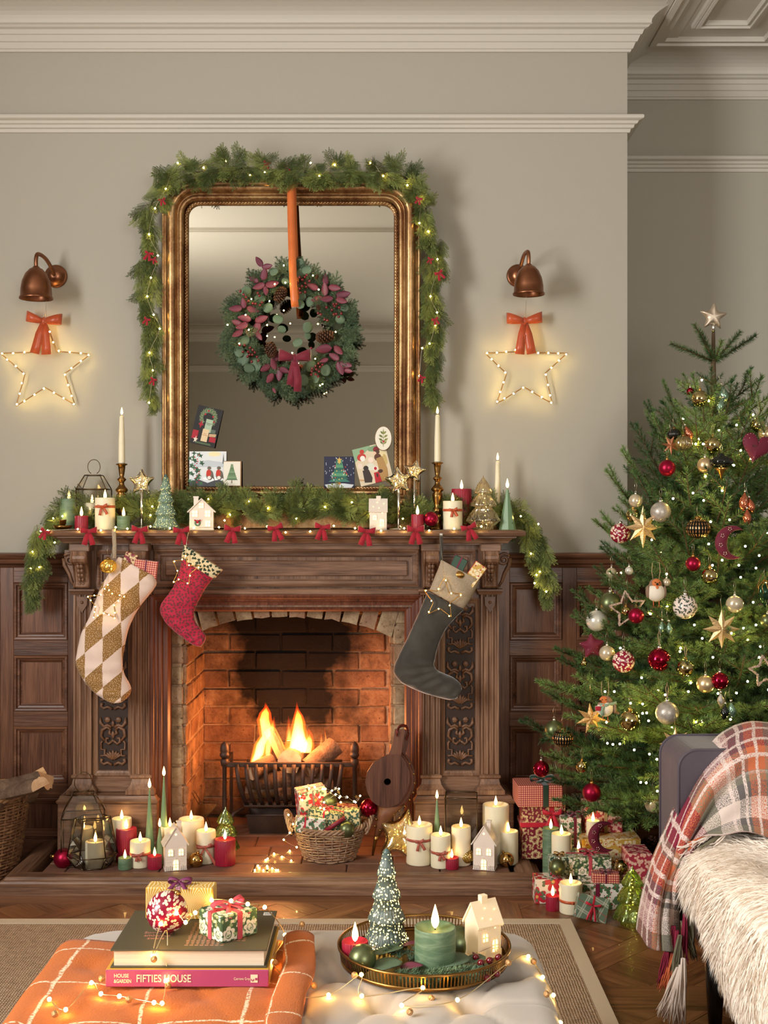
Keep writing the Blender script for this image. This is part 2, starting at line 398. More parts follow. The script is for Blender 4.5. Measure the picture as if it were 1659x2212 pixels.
g = G(); g.sweep(path, prof, True); struct('trim_cornice', g, WHITE)
prof = [(0, 2.808), (-.008, 2.808), (-.011, 2.820), (-.020, 2.823), (-.023, 2.833), (-.032, 2.836), (-.036, 2.845), (-.046, 2.848)]+[(-.046-.008*sin(t), 2.857-.009*cos(t)) for t in (0, .8, 1.57, 2.3, 3.1)]+[(0, 2.868)]
g = G(); g.sweep(path, prof, True); struct('trim_picture_rail', g, WHITE)
# sunk and raised ceiling mouldings
def ceilframe(x0, x1, y0, y1, wd, n):
    g = G(); pr = [(0, ZC)]
    for i in range(n):
        a = wd*i/n; b = wd*(i+1)/n; hh = .012+.010*(1-abs(i-n/2+.5)/(n/2))
        pr += [(-a-.001, ZC-hh), (-b+wd*.05, ZC-hh-.003), (-b+wd*.03, ZC-hh+.008)]
    pr.append((-wd, ZC)); g.sweep([(x0, y1), (x1, y1), (x1, y0), (x0, y0)], pr, True); struct('trim_ceiling', g, WHITE)
for k in range(3):
    x = 1.044+k*.62; ceilframe(x, x+.56, 1.2, 4.90, .085, 3); ceilframe(x+.155, x+.405, 1.36, 4.70, .045, 3)
ceilframe(-2.3, .6, .9, 4.0, .085, 3)
# ---------------------------------------------------------------- oak wall panelling
ROWS = [(1.092, .874), (.816, .604), (.546, .331), (.275, .128)]
def panelling(name, cols, x0, x1, Y):
    root = struct(name, loc=(0, Y, 0))
    def put(n, g, m): return obj(n, g, m, root)
    g = G(); g.box(x0, x1, -.012, -.001, FZ, 1.16); put('backing_board', g, DARK)
    xs = [x0]+[v for c in cols for v in c]+[x1]
    for i in range(0, len(xs), 2):
        if xs[i+1]-xs[i] > .01: g = G(); g.box(xs[i], xs[i+1], -.034, -.012, FZ, 1.15, c=.002); put('stile', g, PANV)
    zs = [1.15]+[v for r in ROWS for v in r]+[FZ]
    for a, b in cols:
        for i in range(0, len(zs), 2):
            g = G(); g.box(a-.0008, b+.0008, -.033, -.012, zs[i+1], zs[i], c=.0015); put('rail', g, PANH)
        for t, bt in ROWS:
            g = G(); pr = [(0, .034), (-.003, .037), (-.010, .036), (-.013, .028), (-.020, .026), (-.023, .018), (-.030, .014)]
            g.sweep([(a, t), (b, t), (b, bt), (a, bt)], [(o, h) for o, h in pr], True, 'XZ'); put('panel_moulding', g, PANH)
            g = G(); g.box(a+.028, b-.028, -.017, -.006, bt+.028, t-.028); put('panel', g, PANV)
    g = G(); pr = [(0, 1.15), (-.036, 1.15), (-.040, 1.160), (-.052, 1.166), (-.056, 1.180), (-.066, 1.188), (-.070, 1.196), (-.066, 1.203), (0, 1.205)]
    g.sweep([(x0, 0), (x1, 0)], pr, False, 'XY'); put('cap_rail', g, PANH)
    g = G(); g.sweep([(x0, 0), (x1, 0)], [(0, FZ), (-.05, FZ), (-.05, FZ+.05), (-.040, FZ+.06), (0, FZ+.064)], False, 'XY'); put('skirting', g, PANH)
    return root
panelling('wall_panelling_left', [(-1.405-.257*k, -1.20-.257*k) for k in (4, 3, 2, 1, 0)], XL, -1.12, YW)
panelling('wall_panelling_right', [(.477, .676), (.732, .905)], .40, XC+.03, YW)
panelling('wall_panelling_alcove', [(1.0+.257*k, 1.205+.257*k) for k in range(6)], XC, XR, YA)
# ---------------------------------------------------------------- parquet: square panels with a diagonal lattice
def clip(poly, x0, x1, y0, y1):
    for ax, lim, sg in ((0, x0, 1), (0, x1, -1), (1, y0, 1), (1, y1, -1)):
        out = []
        for i in range(len(poly)):
            a, b = poly[i-1], poly[i]; da, db = sg*(a[ax]-lim), sg*(b[ax]-lim)
            if (da >= 0) != (db >= 0): t = da/(da-db); out.append((a[0]+(b[0]-a[0])*t, a[1]+(b[1]-a[1])*t))
            if db >= 0: out.append(b)
        poly = out
        if len(poly) < 3: return []
    return poly
def plank(poly, ang):
    cx = sum(p[0] for p in poly)/len(poly); cy = sum(p[1] for p in poly)/len(poly)
    if abs(sum(poly[i-1][0]*poly[i][1]-poly[i][0]*poly[i-1][1] for i in range(len(poly))))/2 < .0012: return
    loc = []; 
    for x, y in poly:
        dx, dy = x-cx, y-cy; l = sqrt(dx*dx+dy*dy); q = max(0, 1-.0014/l); dx *= q; dy *= q
        loc.append((dx*cos(ang)+dy*sin(ang), -dx*sin(ang)+dy*cos(ang)))
    g = G(); g.prism(loc, -.012, R.uniform(-.0006, .0004), plane='XY'); obj('plank', g, FLW, floor, (cx, cy, FZ), (0, 0, ang))
PS = .86
for ix in range(-3, 4):
    for iy in range(-1, 3):
        X0, Y0 = -.50+ix*PS, 3.22+iy*PS
        if X0 > 2.2 or X0+PS < -1.9 or Y0 > 5.1: continue
        if Y0+PS < 3.74 and X0+PS < .55: continue
        bw = .085; A, B, Cc, D = X0, X0+PS, Y0, Y0+PS
        for q, (pl, an) in enumerate([([(A, Cc), (B, Cc), (B-bw, Cc+bw), (A+bw, Cc+bw)], 0), ([(A, D), (A+bw, D-bw), (B-bw, D-bw), (B, D)], 0), ([(A, Cc), (A+bw, Cc+bw), (A+bw, D-bw), (A, D)], pi/2), ([(B, Cc), (B, D), (B-bw, D-bw), (B-bw, Cc+bw)], pi/2)]):
            if max(p[1] for p in pl) < 3.76 and max(p[0] for p in pl) < .55: continue
            plank(pl, an)
        cx, cy = (A+B)/2, (Cc+D)/2; pt = (PS-2*bw)/sqrt(2)/2; wd = .085; h = wd/2; k45 = sqrt(.5)
        def uv(u, v): return (cx+(u-v)*k45, cy+(u+v)*k45)
        def piece(u0, u1, v0, v1, an):
            pl = clip([uv(u0, v0), uv(u1, v0), uv(u1, v1), uv(u0, v1)], A+bw, B-bw, Cc+bw, D-bw)
            if len(pl) > 2 and not (max(p[1] for p in pl) < 3.76 and max(p[0] for p in pl) < .55) and min(p[0] for p in pl) < 2.0 and min(p[1] for p in pl) < 4.9: plank(pl, an)
        for i in range(-2, 3):
            u = i*pt; piece(-2*pt-h, 2*pt+h, u-h, u+h, pi/4)
            for j in range(-2, 3): piece(u-h, u+h, j*pt+h, (j+1)*pt-h, 3*pi/4)
        for i in range(-2, 2):
            for j in range(-2, 2):
                m = (i+.5)*pt; piece(i*pt+h, m, j*pt+h, (j+1)*pt-h, 3*pi/4); piece(m, (i+1)*pt-h, j*pt+h, (j+1)*pt-h, 3*pi/4)
# ---------------------------------------------------------------- jute rug
def jute():
    m, nt, b, tc = newmat('jute_weave'); setp(b, .9, spec=.15); v = tc.outputs['Object']
    w1 = nd(nt, 'TexWave', {'Vector': mapping(nt, v, (1, .55, 1)), 'Scale': 58.0, 'Distortion': 2.5, 'Detail': 1.0}, wave_type='BANDS', bands_direction='Y').outputs['Fac']
    w2 = nd(nt, 'TexWave', {'Vector': mapping(nt, v, (1, 1, 1)), 'Scale': 42.0, 'Distortion': 2.0, 'Detail': 1.0}, wave_type='BANDS', bands_direction='X').outputs['Fac']
    h = ma(nt, 'MULTIPLY', ma(nt, 'ADD', w1, .3), ma(nt, 'ADD', w2, .3)); n1 = noise(nt, v, 60, 2)
    c = ramp(nt, ma(nt, 'ADD', ma(nt, 'MULTIPLY', h, .5), ma(nt, 'MULTIPLY', n1, .5)), [(.2, lin((112, 88, 66))), (.42, lin((164, 136, 110))), (.8, lin((200, 174, 146)))])
    nt.links.new(c, b.inputs['Base Color']); bump(nt, b, h, .8, .004); return m
rug = thing('jute_rug', 'woven natural jute rug with a pale cotton border under the ottoman', 'rug', (-.98, 2.32, FZ))
g = G(); g.box(-1.55, 1.53, -2.0, 1.445, .0005, .012, c=.002); obj('woven_field', g, jute(), rug)
g = G(); g.sweep([(-1.55, -2.0), (1.53, -2.0), (1.53, 1.445), (-1.55, 1.445)], [(.0, .001), (.0, .0145), (-.040, .0145), (-.042, .001)], True); obj('border', g, P('cotton_tape', (196, 178, 152), .9, bmp=(300, .3, .002)), rug)
# ---------------------------------------------------------------- oak mantelpiece
MC = -.358
mantel = thing('mantelpiece', 'carved dark oak mantelpiece with fluted pilasters, corbels and a moulded shelf', 'fireplace surround', (MC, YW, ZH))
def mp(n, g, m): return cwp(n, g, m, mantel)
# shelf: moulding swept round three sides
def shelfsweep(name, hw, Y, prof, m=None, hole=False):
    g = G(); g.sweep([(MC-hw, YW), (MC-hw, Y), (MC+hw, Y), (MC+hw, YW)], prof, False, 'XY'); return mp(name, g, m or OAKH)
g = G(); g.box(MC-.79, MC+.79, 4.39, YW-.002, 1.24, 1.262); g.box(MC-.853, MC+.853, 4.33, YW-.002, 1.275, 1.2952, c=.002); mp('shelf_board', g, OAKH)
shelfsweep('shelf_nosing', .86, 4.325, [(.03, 1.295), (.004, 1.295), (-.004, 1.292), (-.008, 1.284), (-.005, 1.275), (.004, 1.272), (.03, 1.272)])
shelfsweep('bed_moulding', .835, 4.35, [(.02, 1.2725), (-.002, 1.2725), (-.002, 1.266), (.012, 1.262), (.022, 1.253), (.026, 1.247), (.034, 1.246), (.05, 1.246)])
# frieze board and the raised panels
g = G(); g.box(MC-.765, MC+.765, 4.425, 4.52, 1.01, 1.247); g.box(MC-.765, MC-.48, 4.44, 4.58, .33, 1.01); g.box(MC+.48, MC+.765, 4.44, 4.58, .33, 1.01); mp('carcass', g, OAKV)
def raised(x0, x1, z0, z1, Y, deep=True, big=False):
    g = G(); pr = [(0, -Y), (0, -Y+.010), (-.006, -Y+.012), (-.012, -Y+.007), (-.018, -Y+.006), (-.020, -Y-.002)]
    if big: pr = [(0, -Y), (0, -Y+.012), (-.005, -Y+.014), (-.012, -Y+.008), (-.022, -Y+.007), (-.024, -Y+.001), (-.030, -Y-.002)]
    g.sweep([(x0, z1), (x1, z1), (x1, z0), (x0, z0)], pr, True, 'XZ'); mp('panel_moulding', g, OAKH)
    g = G(); i = .040 if big else .026
    g.box(x0+i, x1-i, Y-.007, Y-.0005, z0+i, z1-i, c=.004); mp('raised_panel', g, OAKH)
raised(MC-.485, MC+.485, 1.085, 1.222, 4.424, big=True)
for s in (-1, 1): a = MC+s*.612; raised(a-.082, a+.082, 1.085, 1.222, 4.424)
g = G(); g.box(MC-.49, MC+.49, 4.408, 4.424, 1.222, 1.246, c=.003); mp('upper_fillet', g, OAKH)
g = G(); g.box(MC-.49, MC+.49, 4.404, 4.424, 1.056, 1.078, c=.004); mp('lower_fillet', g, OAKH)
# architrave round the opening: mitred, stepping back to the brick
g = G(); pr = [(0, -4.425), (0, -4.400), (-.004, -4.398), (-.014, -4.402), (-.018, -4.412), (-.026, -4.414), (-.029, -4.422), (-.040, -4.424), (-.044, -4.436), (-.060, -4.440), (-.066, -4.455), (-.066, -4.50)]
ow = .500
g.sweep([(MC-ow, ZH), (MC-ow, 1.058), (MC+ow, 1.058), (MC+ow, ZH)], pr, False, 'XZ'); mp('architrave', g, wood('architrave_oak', [(48, 22, 13), (98, 50, 32), (136, 80, 55)], 2))
# pilasters, corbels, plinths
def scroll(cx, cz, r, turns, s=1, ph=0):
    return [(cx+s*(r*(1-t*.85))*cos(ph+t*turns*2*pi), cz+(r*(1-t*.85))*sin(ph+t*turns*2*pi)) for t in [i/26 for i in range(27)]]
for sx in (-1, 1):
    # plinth block
    x0, x1 = MC+sx*.655-.180, MC+sx*.655+.180
    if sx > 0: x0, x1 = MC+.468, MC+.830
    else: x0, x1 = MC-.830, MC-.468
    g = G(); g.box(x0, x1, 4.375, YW-.036, ZH, .300, c=.004); mp('plinth_block', g, OAKH)
    g = G(); g.sweep([(x0, YW-.04), (x0, 4.375), (x1, 4.375), (x1, YW-.04)], [(.02, .300), (-.002, .300), (-.004, .308), (.004, .316), (.008, .326), (.02, .330), (.10, .330)]); mp('plinth_moulding', g, OAKH)
    g = G(); g.box(x0+.02, x1-.02, 4.40, 4.55, .30, .331); mp('plinth_top', g, OAKH)
    for k, pc in enumerate((MC+sx*.745, MC+sx*.530)):
        hw = .033
        # flared foot
        g = G(); g.sweep([(pc-hw, 4.47), (pc-hw, 4.398), (pc+hw, 4.398), (pc+hw, 4.47)], [(.01, .331), (-.020, .331), (-.020, .346), (-.014, .352), (-.004, .366), (.0, .384), (-.006, .390), (-.006, .398), (.002, .402), (.01, .402)]); g.box(pc-hw, pc+hw, 4.40, 4.47, .331, .401); mp('pilaster_foot', g, OAKV)
        # fluted shaft: section with grooves
        sec = [(pc-hw, 4.45), (pc-hw, 4.400)]
        nf = 3; fw = (2*hw-.008)/nf
        for q in range(nf):
            a = pc-hw+.004+q*fw
            sec += [(a+.003, 4.400)]+[(a+.003+(fw-.006)*t/6, 4.400+.006*sin(pi*t/6)) for t in range(1, 6)]+[(a+fw-.003, 4.400)]
        sec += [(pc+hw, 4.400), (pc+hw, 4.45)]
        g = G(); g.prism(sec, .400, 1.060, plane='XY'); mp('pilaster_shaft', g, OAKV)
        g = G(); g.sweep([(pc-hw-.004, 4.45), (pc-hw-.004, 4.396), (pc+hw+.004, 4.396), (pc+hw+.004, 4.45)], [(.01, 1.058), (-.002, 1.058), (-.006, 1.066), (-.010, 1.072), (-.010, 1.078), (.01, 1.080)]); g.box(pc-hw, pc+hw, 4.396, 4.45, 1.058, 1.079); mp('pilaster_cap', g, OAKH)
        # small shield at the head of the flutes
        g = G(); g.prism([(pc-.020, 1.050), (pc+.020, 1.050), (pc+.018, 1.020), (pc, .992), (pc-.018, 1.020)], 4.3945, 4.401); g.sphere((pc, 4.394, 1.030), .006, 8, 6); mp('carved_shield', g, CARVE)
        # corbel: s-shaped side profile
        sp = [(4.44, 1.218), (4.345, 1.218)]+[(4.357+.018*cos(t), 1.194+.020*sin(t)) for t in (2.2, 2.8, 3.3, 3.9, 4.5)]+[(4.372, 1.165), (4.386, 1.135), (4.392, 1.105), (4.384, 1.088), (4.394, 1.081), (4.44, 1.081)]
        g = G(); g.prism(sp, pc-hw+.004, pc+hw-.004, plane='YZ'); mp('corbel', g, OAKV)
        g = G()
        for q in range(7):
            z = 1.196-q*.0165; y = 4.350+.0058*q+(.004 if q > 4 else 0)
            for s in (-1, 1): g.sphere((pc+s*.006, y, z), .0098-.0006*q, 8, 6, (.9, .55, 1.1))
        mp('carved_leaf_row', g, CARVE)
        g = G()
        for s in (-1, 1): g.tube([(pc+s*.025, y, z) for y, z in sp[1:-1]], .0035, 5)
        mp('corbel_edge', g, CARVE)
        g = G(); g.box(pc-hw-.004, pc+hw+.004, 4.352, 4.44, 1.217, 1.245, c=.003); mp('corbel_block', g, OAKH)
    # side volute bracket seen on the outer face
    vx = MC+sx*.790
    g = G(); g.tube([(a, 4.43, b) for a, b in scroll(vx+sx*.008, 1.185, .024, 1.6, sx, .6)], .006, 6); g.tube([(vx+sx*.030, 4.43, 1.190), (vx+sx*.028, 4.43, 1.165), (vx+sx*.012, 4.43, 1.135), (vx+sx*.002, 4.43, 1.105), (vx-sx*.01, 4.43, 1.085)], [.008, .008, .007, .006, .004], 6)
    g.prism([(vx-sx*.02, 1.22), (vx+sx*.028, 1.22), (vx+sx*.028, 1.17), (vx+sx*.008, 1.13), (vx-sx*.006, 1.09), (vx-sx*.02, 1.08)], 4.432, 4.47); mp('side_scroll', g, CARVE)
    # sunk carved panel between the pilasters
    cx = MC+sx*.6375; hw = .060; z0, z1 = .405, 1.03
    g = G(); g.box(cx-.078, cx+.078, 4.4285, 4.441, .335, 1.06); mp('panel_field', g, OAKV)
    g = G(); pr = [(0, -4.4285), (0, -4.414), (-.004, -4.412), (-.012, -4.418), (-.018, -4.420), (-.022, -4.430)]
    g.sweep([(cx-.074, z1+.014), (cx+.074, z1+.014), (cx+.074, z0-.014), (cx-.074, z0-.014)], pr, True, 'XZ'); mp('panel_moulding', g, OAKV)
    g = G(); g.box(cx-.053, cx+.053, 4.4262, 4.4285, z0+.006, z1-.006); mp('carving_ground', g, CARVEBG)
    g = G(); YY = 4.421; g.k = 1.45
    for kk in range(3):
        zb = z0+.015+kk*.205
        for s in (-1, 1):
            A = lambda a, b: (cx+s*a, YY, zb+b)
            g.tube([A(.004, .012), A(.020, .020), A(.034, .014), A(.044, .022), A(.040, .034)], [.004, .004, .004, .004, .005], 5)
            g.tube([A(.046, .045), A(.030, .045), A(.030, .068), A(.044, .068), A(.044, .092), A(.038, .100)], .0030, 5)
            g.tube([A(.002, .100), A(.016, .088), A(.026, .096), A(.024, .110), A(.015, .108)], .0036, 5)
            g.tube([A(.030, .100), A(.044, .118), A(.040, .140), A(.022, .150), A(.008, .140)], [.003, .004, .005, .004, .003], 5)
            g.tube([A(.006, .150), A(.020, .158), A(.034, .152), A(.046, .166), A(.046, .185)], [.004, .004, .004, .005, .002], 5)
            g.sphere(A(.020, .177), .011, 10, 6, (1, .5, 1)); g.sphere(A(.020, .177), .004, 6, 4, (1, 1.6, 1))
            for q in range(6): a = q*pi/3; g.sphere(A(.020+.0075*cos(a), .177+.0075*sin(a)), .0035, 6, 4, (1, 1.5, 1))
            for q in range(3): g.tube([A(.002, .030), A(.010+.007*q, .046+.004*(2-q)), A(.014+.010*q, .062-.006*q)], [.002, .004, .0015], 5)
            g.tube([A(.004, .120), A(.014, .128), A(.010, .142)], [.002, .0045, .002], 5)
        g.sphere((cx, YY, zb+.048), .006, 8, 6, (1, .7, 3)); g.sphere((cx, YY, zb+.122), .007, 8, 6, (1, .7, 2)); g.sphere((cx, YY, zb+.162), .006, 8, 6, (1, .7, 2)); g.sphere((cx, YY, zb+.10), .006, 8, 6)
    mp('carved_scrollwork', g, CARVE)
    g = G(); g.box(cx-.078, cx+.078, 4.418, 4.441, .331, .392, c=.003); mp('panel_base', g, OAKH)
# ---------------------------------------------------------------- brick fireplace
def brickmat(name, cols, soot=False, rough=.9):
    m, nt, b, tc = newmat(name); setp(b, rough, spec=.2); oi = nd(nt, 'ObjectInfo').outputs['Random']
    v = nd(nt, 'VectorMath', {0: tc.outputs['Object'], 1: nd(nt, 'CombineXYZ', {0: ma(nt, 'MULTIPLY', oi, 9.0), 2: ma(nt, 'MULTIPLY', oi, 4.0)}).outputs[0]}, operation='ADD').outputs[0]
    n1 = noise(nt, v, 16, 4, .65); n2 = noise(nt, v, 90, 4, .7); n3 = noise(nt, v, 7, 2)
    c = ramp(nt, ma(nt, 'ADD', ma(nt, 'MULTIPLY', n1, .7), ma(nt, 'MULTIPLY', n2, .3)), [(.32, lin(cols[0])), (.5, lin(cols[1])), (.68, lin(cols[2]))])
    c = mixc(nt, ma(nt, 'MULTIPLY', step(nt, oi, .3, .9), .5), c, lin(cols[3]))
    c = mixc(nt, step(nt, n2, .36, .31), c, lin((50, 36, 30)))
    if soot:
        gp = nd(nt, 'NewGeometry').outputs['Position']; sp = nd(nt, 'SeparateXYZ', {0: gp})
        nz = ma(nt, 'MULTIPLY', ma(nt, 'SUBTRACT', noise(nt, gp, 5, 4, .65), .5), .42)
        zt = ma(nt, 'ADD', sp.outputs[2], FZ)
        # stain: wide under the lintel, narrowing to a tongue above the logs
        wdt = ma(nt, 'ADD', .245, ma(nt, 'MULTIPLY', step(nt, zt, .60, 1.0), .13))
        dx = ma(nt, 'ABSOLUTE', ma(nt, 'SUBTRACT', sp.outputs[0], -.40)); k = step(nt, ma(nt, 'ADD', ma(nt, 'SUBTRACT', wdt, dx), nz), -.15, .12)
        k = ma(nt, 'MULTIPLY', k, step(nt, ma(nt, 'ADD', zt, ma(nt, 'MULTIPLY', nz, .5)), .30, .52))
        low = step(nt, ma(nt, 'ADD', zt, nz), .26, .12); k = ma(nt, 'MAXIMUM', ma(nt, 'MULTIPLY', k, .985), ma(nt, 'MULTIPLY', low, .7))
        c = mixc(nt, k, c, lin((11, 10, 10)))
    nt.links.new(c, b.inputs['Base Color']); bump(nt, b, ma(nt, 'ADD', n2, ma(nt, 'MULTIPLY', n1, 1.5)), .6, .006); return m
BRI = brickmat('firebox_brick', [(104, 76, 56), (158, 118, 86), (188, 152, 116), (144, 96, 70)], True)
BRO = brickmat('buff_brick', [(98, 76, 58), (150, 126, 98), (182, 162, 132), (142, 104, 86)])
MORT = brickmat('lime_mortar', [(150, 118, 92), (176, 146, 116), (190, 164, 136), (170, 140, 114)], True)
FX0, FX1, FYB, FYF = -.745, .03, 4.95, 4.50
hearth = thing('brick_fireplace', 'arched brick firebox with soot-blackened back wall inside the oak mantelpiece', 'fireplace', (-.358, 4.75, FZ))
def hp(n, g, m): return cwp(n, g, m, hearth)
g = G(); g.box(FX0-.03, FX1+.03, FYB-.004, FYB+.10, FZ, 1.29); g.box(FX0-.09, FX0+.003, FYF+.012, FYB+.05, FZ, 1.29); g.box(FX1-.003, FX1+.048, FYF+.012, FYB+.05, FZ, 1.29)
g.box(FX0-.09, FX1+.06, FYF+.05, FYB+.1, 1.2, 1.30); g.box(FX0-.14, FX0-.012, FYF+.001, FYF+.08, ZH, 1.03); g.box(FX1+.012, FX1+.16, FYF+.001, FYF+.08, ZH, 1.03); hp('mortar', g, MORT)
g = G(); g.box(FX0-.03, FX1+.03, FYF+.09, FYF+.11, 1.0, 1.25); hp('smoke_hood', g, P('soot', (12, 11, 11), .95))
def brick(x0, x1, y0, y1, z0, z1, m, ax):
    j = .0032; dx, dy, dz = (x1-x0)/2-j*(ax != 0), (y1-y0)/2-j*(ax != 1), (z1-z0)/2-j
    g = G(); g.box(-dx, dx, -dy, dy, -dz, dz, c=.005)
    g.v = [tuple(q+R.uniform(-.0022, .0022) for q in v) for v in g.v]
    off = R.uniform(-.004, .003)
    c = Vector(((x0+x1)/2, (y0+y1)/2, (z0+z1)/2)); c[1 if ax == 1 else 0] += off
    o = obj('brick', g, m, hearth); o.location = c-hearth.location; o.rotation_euler = (0, R.uniform(-.008, .008) if ax else 0, 0)
for r in range(15):
    z0 = ZH+r*.075; off = -.1075 if r % 2 else 0; x = FX0+off
    while x < FX1-.02:
        a, b = max(x, FX0), min(x+.215, FX1)
        if b-a > .025: brick(a, b, FYB-.012, FYB+.03, z0, z0+.075, BRI, 1)
        x += .215
    for side in (0, 1):
        y = FYF+.0+(-.1 if r % 2 else 0)
        while y < FYB-.02:
            a, b = max(y, FYF), min(y+.215, FYB)
            if b-a > .03 and z0 < .93: brick(*((FX0-.03, FX0+.008) if side == 0 else (FX1-.008, FX1+.03)), a, b, z0, z0+.075, BRI, 0)
            y += .215
for r in range(12):
    z0 = ZH+r*.075
    brick(FX0-.115, FX0-.002, FYF-.006, FYF+.05, z0, z0+.075, BRO, 1); brick(FX1+.002, FX1+.115, FYF-.006, FYF+.05, z0, z0+.075, BRO, 1)
brick(FX0-.115, FX0-.002, FYF-.006, FYF+.05, ZH+.9, 1.03, BRO, 1); brick(FX1+.002, FX1+.115, FYF-.006, FYF+.05, ZH+.9, 1.03, BRO, 1)
xc = (FX0+FX1)/2; nv = 12; hwid = (FX1-FX0)/2+.002
arch = lambda x: .968-.075*abs((x-xc)/hwid)**2.2
for i in range(nv):
    a = xc-hwid+2*hwid*i/nv; b = a+2*hwid/nv; j = .004
    tl = (a+b)/2; lean = (tl-xc)*.10
    g = G(); g.prism([(a+j, arch(a)+R.uniform(-.004, .004)), ((a+b)/2, arch((a+b)/2)+R.uniform(-.002, .004)), (b-j, arch(b)+R.uniform(-.004, .004)), (b-j+lean, 1.03), (a+j+lean, 1.03)], FYF-.006+R.uniform(-.004, .002), FYF+.09); hp('voussoir_brick', g, BRO)
g = G(); g.prism([(FX0-.02, .99), (FX1+.02, .99), (FX1+.02, 1.05), (FX0-.02, 1.05)], FYF+.004, FYF+.09); hp('lintel_mortar', g, MORT)
# hearth stones
STONE = P('hearth_tile', (126, 88, 68), .7, var=(8, (92, 66, 54), .8), bmp=(60, .4, .003), rand=.3)
hs = thing('hearth', 'raised hearth of worn reddish stone tiles in front of the firebox', 'hearth', (-.37, 4.6, 0))
g = G(); g.box(-1.19, .44, 4.175, 4.375, FZ, ZH-.006); g.box(-.83, .11, 4.376, 4.495, FZ, ZH-.006); g.box(FX0+.004, FX1-.004, 4.496, FYB-.02, FZ, ZH-.006); cwp('hearth_bed', g, P('hearth_mortar', (70, 54, 46), .9), hs)
for r, (ya, yb, n, o, xa, xb) in enumerate([(4.172, 4.275, 5, .25, -1.19, .44), (4.275, 4.374, 5, .75, -1.19, .44), (4.376, 4.495, 3, .3, -.825, .108), (4.497, 4.64, 3, .0, FX0+.01, FX1-.01), (4.64, 4.79, 3, .5, FX0+.01, FX1-.01), (4.79, 4.93, 3, .0, FX0+.01, FX1-.01)]):
    wd = (xb-xa)/n
    for k in range(-1, n+1):
        p = xa+(k+o)*wd; a, b = max(p, xa), min(p+wd, xb)
        if b-a < .03: continue
        g = G(); g.box(a+.002, b-.002, ya+.002, yb-.002, ZH-.02, ZH-.0003+R.uniform(-.0008, .0), c=.003); cwp('hearth_tile', g, STONE, hs)
# oak fender round the hearth
fender = thing('hearth_fender', 'low moulded oak fender framing the hearth on the parquet', 'fender', (-.39, 4.1, FZ))
FXL, FXR, FY = -1.317, .548, 4.077
FP = [(FXL, 4.55), (FXL, FY), (FXR, FY), (FXR, 4.55)]
pr = [(o, h+FZ) for o, h in [(.0, .0005), (0, .032), (.010, .036), (.014, .043), (.022, .046), (.028, .054), (.040, .0575), (.066, .059), (.082, .056), (.090, .046), (.092, .0005)]]
OAKY = wood('fender_oak', OAKC, 1)
for nm, pa in (('fender_front', FP[1:3]), ('fender_side', FP[:2]), ('fender_side', FP[2:])):
    g = G(); g.sweep(pa, pr)
    if nm == 'fender_front': g.v = [((x+(y-FY)) if x < 0 else (x-(y-FY)), y, z) for x, y, z in g.v]
    else: g.v = [(x, y if y > 4.4 else y+abs(x-(FXL if x < 0 else FXR))+.0008, z) for x, y, z in g.v]
    cwp(nm, g, OAKH if nm == 'fender_front' else OAKY, fender)
# ---------------------------------------------------------------- iron fire grate, ash pan, logs, flames
IRON = P('wrought_iron', (58, 48, 44), .55, .6, var=(30, (84, 62, 52), .5), bmp=(120, .25, .002))
grate = thing('fire_grate', 'wrought iron fire basket grate with acorn finials and curved front bars', 'fire grate', (-.365, 4.65, ZH))
YG = 4.65
for px in (485, 766):
    x = PX(px, YG); g = G(); g.lathe([(.014, 0), (.014, .012), (.0085, .02), (.0085, .264), (.013, .269), (.016, .279), (.016, .292), (.010, .296)], 12, (x, YG, ZH)); po = cwp('post', g, IRON, grate)
    g = G(); g.lathe([(.006, 0), (.013, .003), (.0185, .010), (.0185, .018), (.015, .022), (.0175, .028), (.0165, .044), (.011, .058), (.004, .064), (.0005, .067)], 14, (x, YG, .408)); cwp('acorn_finial', g, IRON, grate)
x0, x1 = PX(485, YG), PX(766, YG)
g = G(); g.box(x0, x1, YG-.006, YG+.006, .375, .393, c=.002); cwp('top_bar', g, IRON, grate)
for i in range(12):
    xt = PX(512+i*20.6, YG); xb = PX(532+i*17.0, YG)
    pts = [(xt+(xb-xt)*t**1.3, YG-.008-.028*sin(t*pi*.9)+.05*t*t, .386-.165*t) for t in [k/8 for k in range(9)]]
    g = G(); g.ribbon(pts, (1, 0, 0), .0155, .006); cwp('grate_bar', g, IRON, grate)
g = G(); g.box(PX(525, YG), PX(730, YG), YG+.030, YG+.046, .214, .228); g.box(PX(520, YG), PX(735, YG), YG+.20, YG+.216, .214, .36)
for k in range(9): g.box(PX(532+k*23, YG), PX(540+k*23, YG), YG+.035, YG+.215, .220, .230)
cwp('bottom_grille', g, IRON, grate)
for s, bx in ((-1, 508), (1, 752)):
    x = PX(bx, YG); g = G(); g.tube([(x+s*.005, YG+.01, .300), (x-s*.0, YG-.005, .25), (x-s*.012, YG-.03, .222), (x-s*.02, YG-.045, .238)] if 0 else [(x-s*.03, YG, .215), (x+s*.0, YG-.03, .205), (x+s*.018, YG-.04, .18), (x+s*.022, YG-.04, .14), (x+s*.022, YG-.04, ZH+.008)], .007, 7); cwp('foot', g, IRON, grate)
for s in (0, 1):
    x = x0 if s == 0 else x1; g = G(); g.box(x-.006, x+.006, YG, YG+.216, .378, .390); g.box(x-.006, x+.006, YG+.205, YG+.216, ZH+.001, .38); cwp('side_bar', g, IRON, grate)
pan = thing('ash_pan', 'black rectangular iron ash pan under the grate', 'ash pan', (PX(600, 4.70), 4.715, ZH+.001))
g = G(); hx, hy = .118, .055
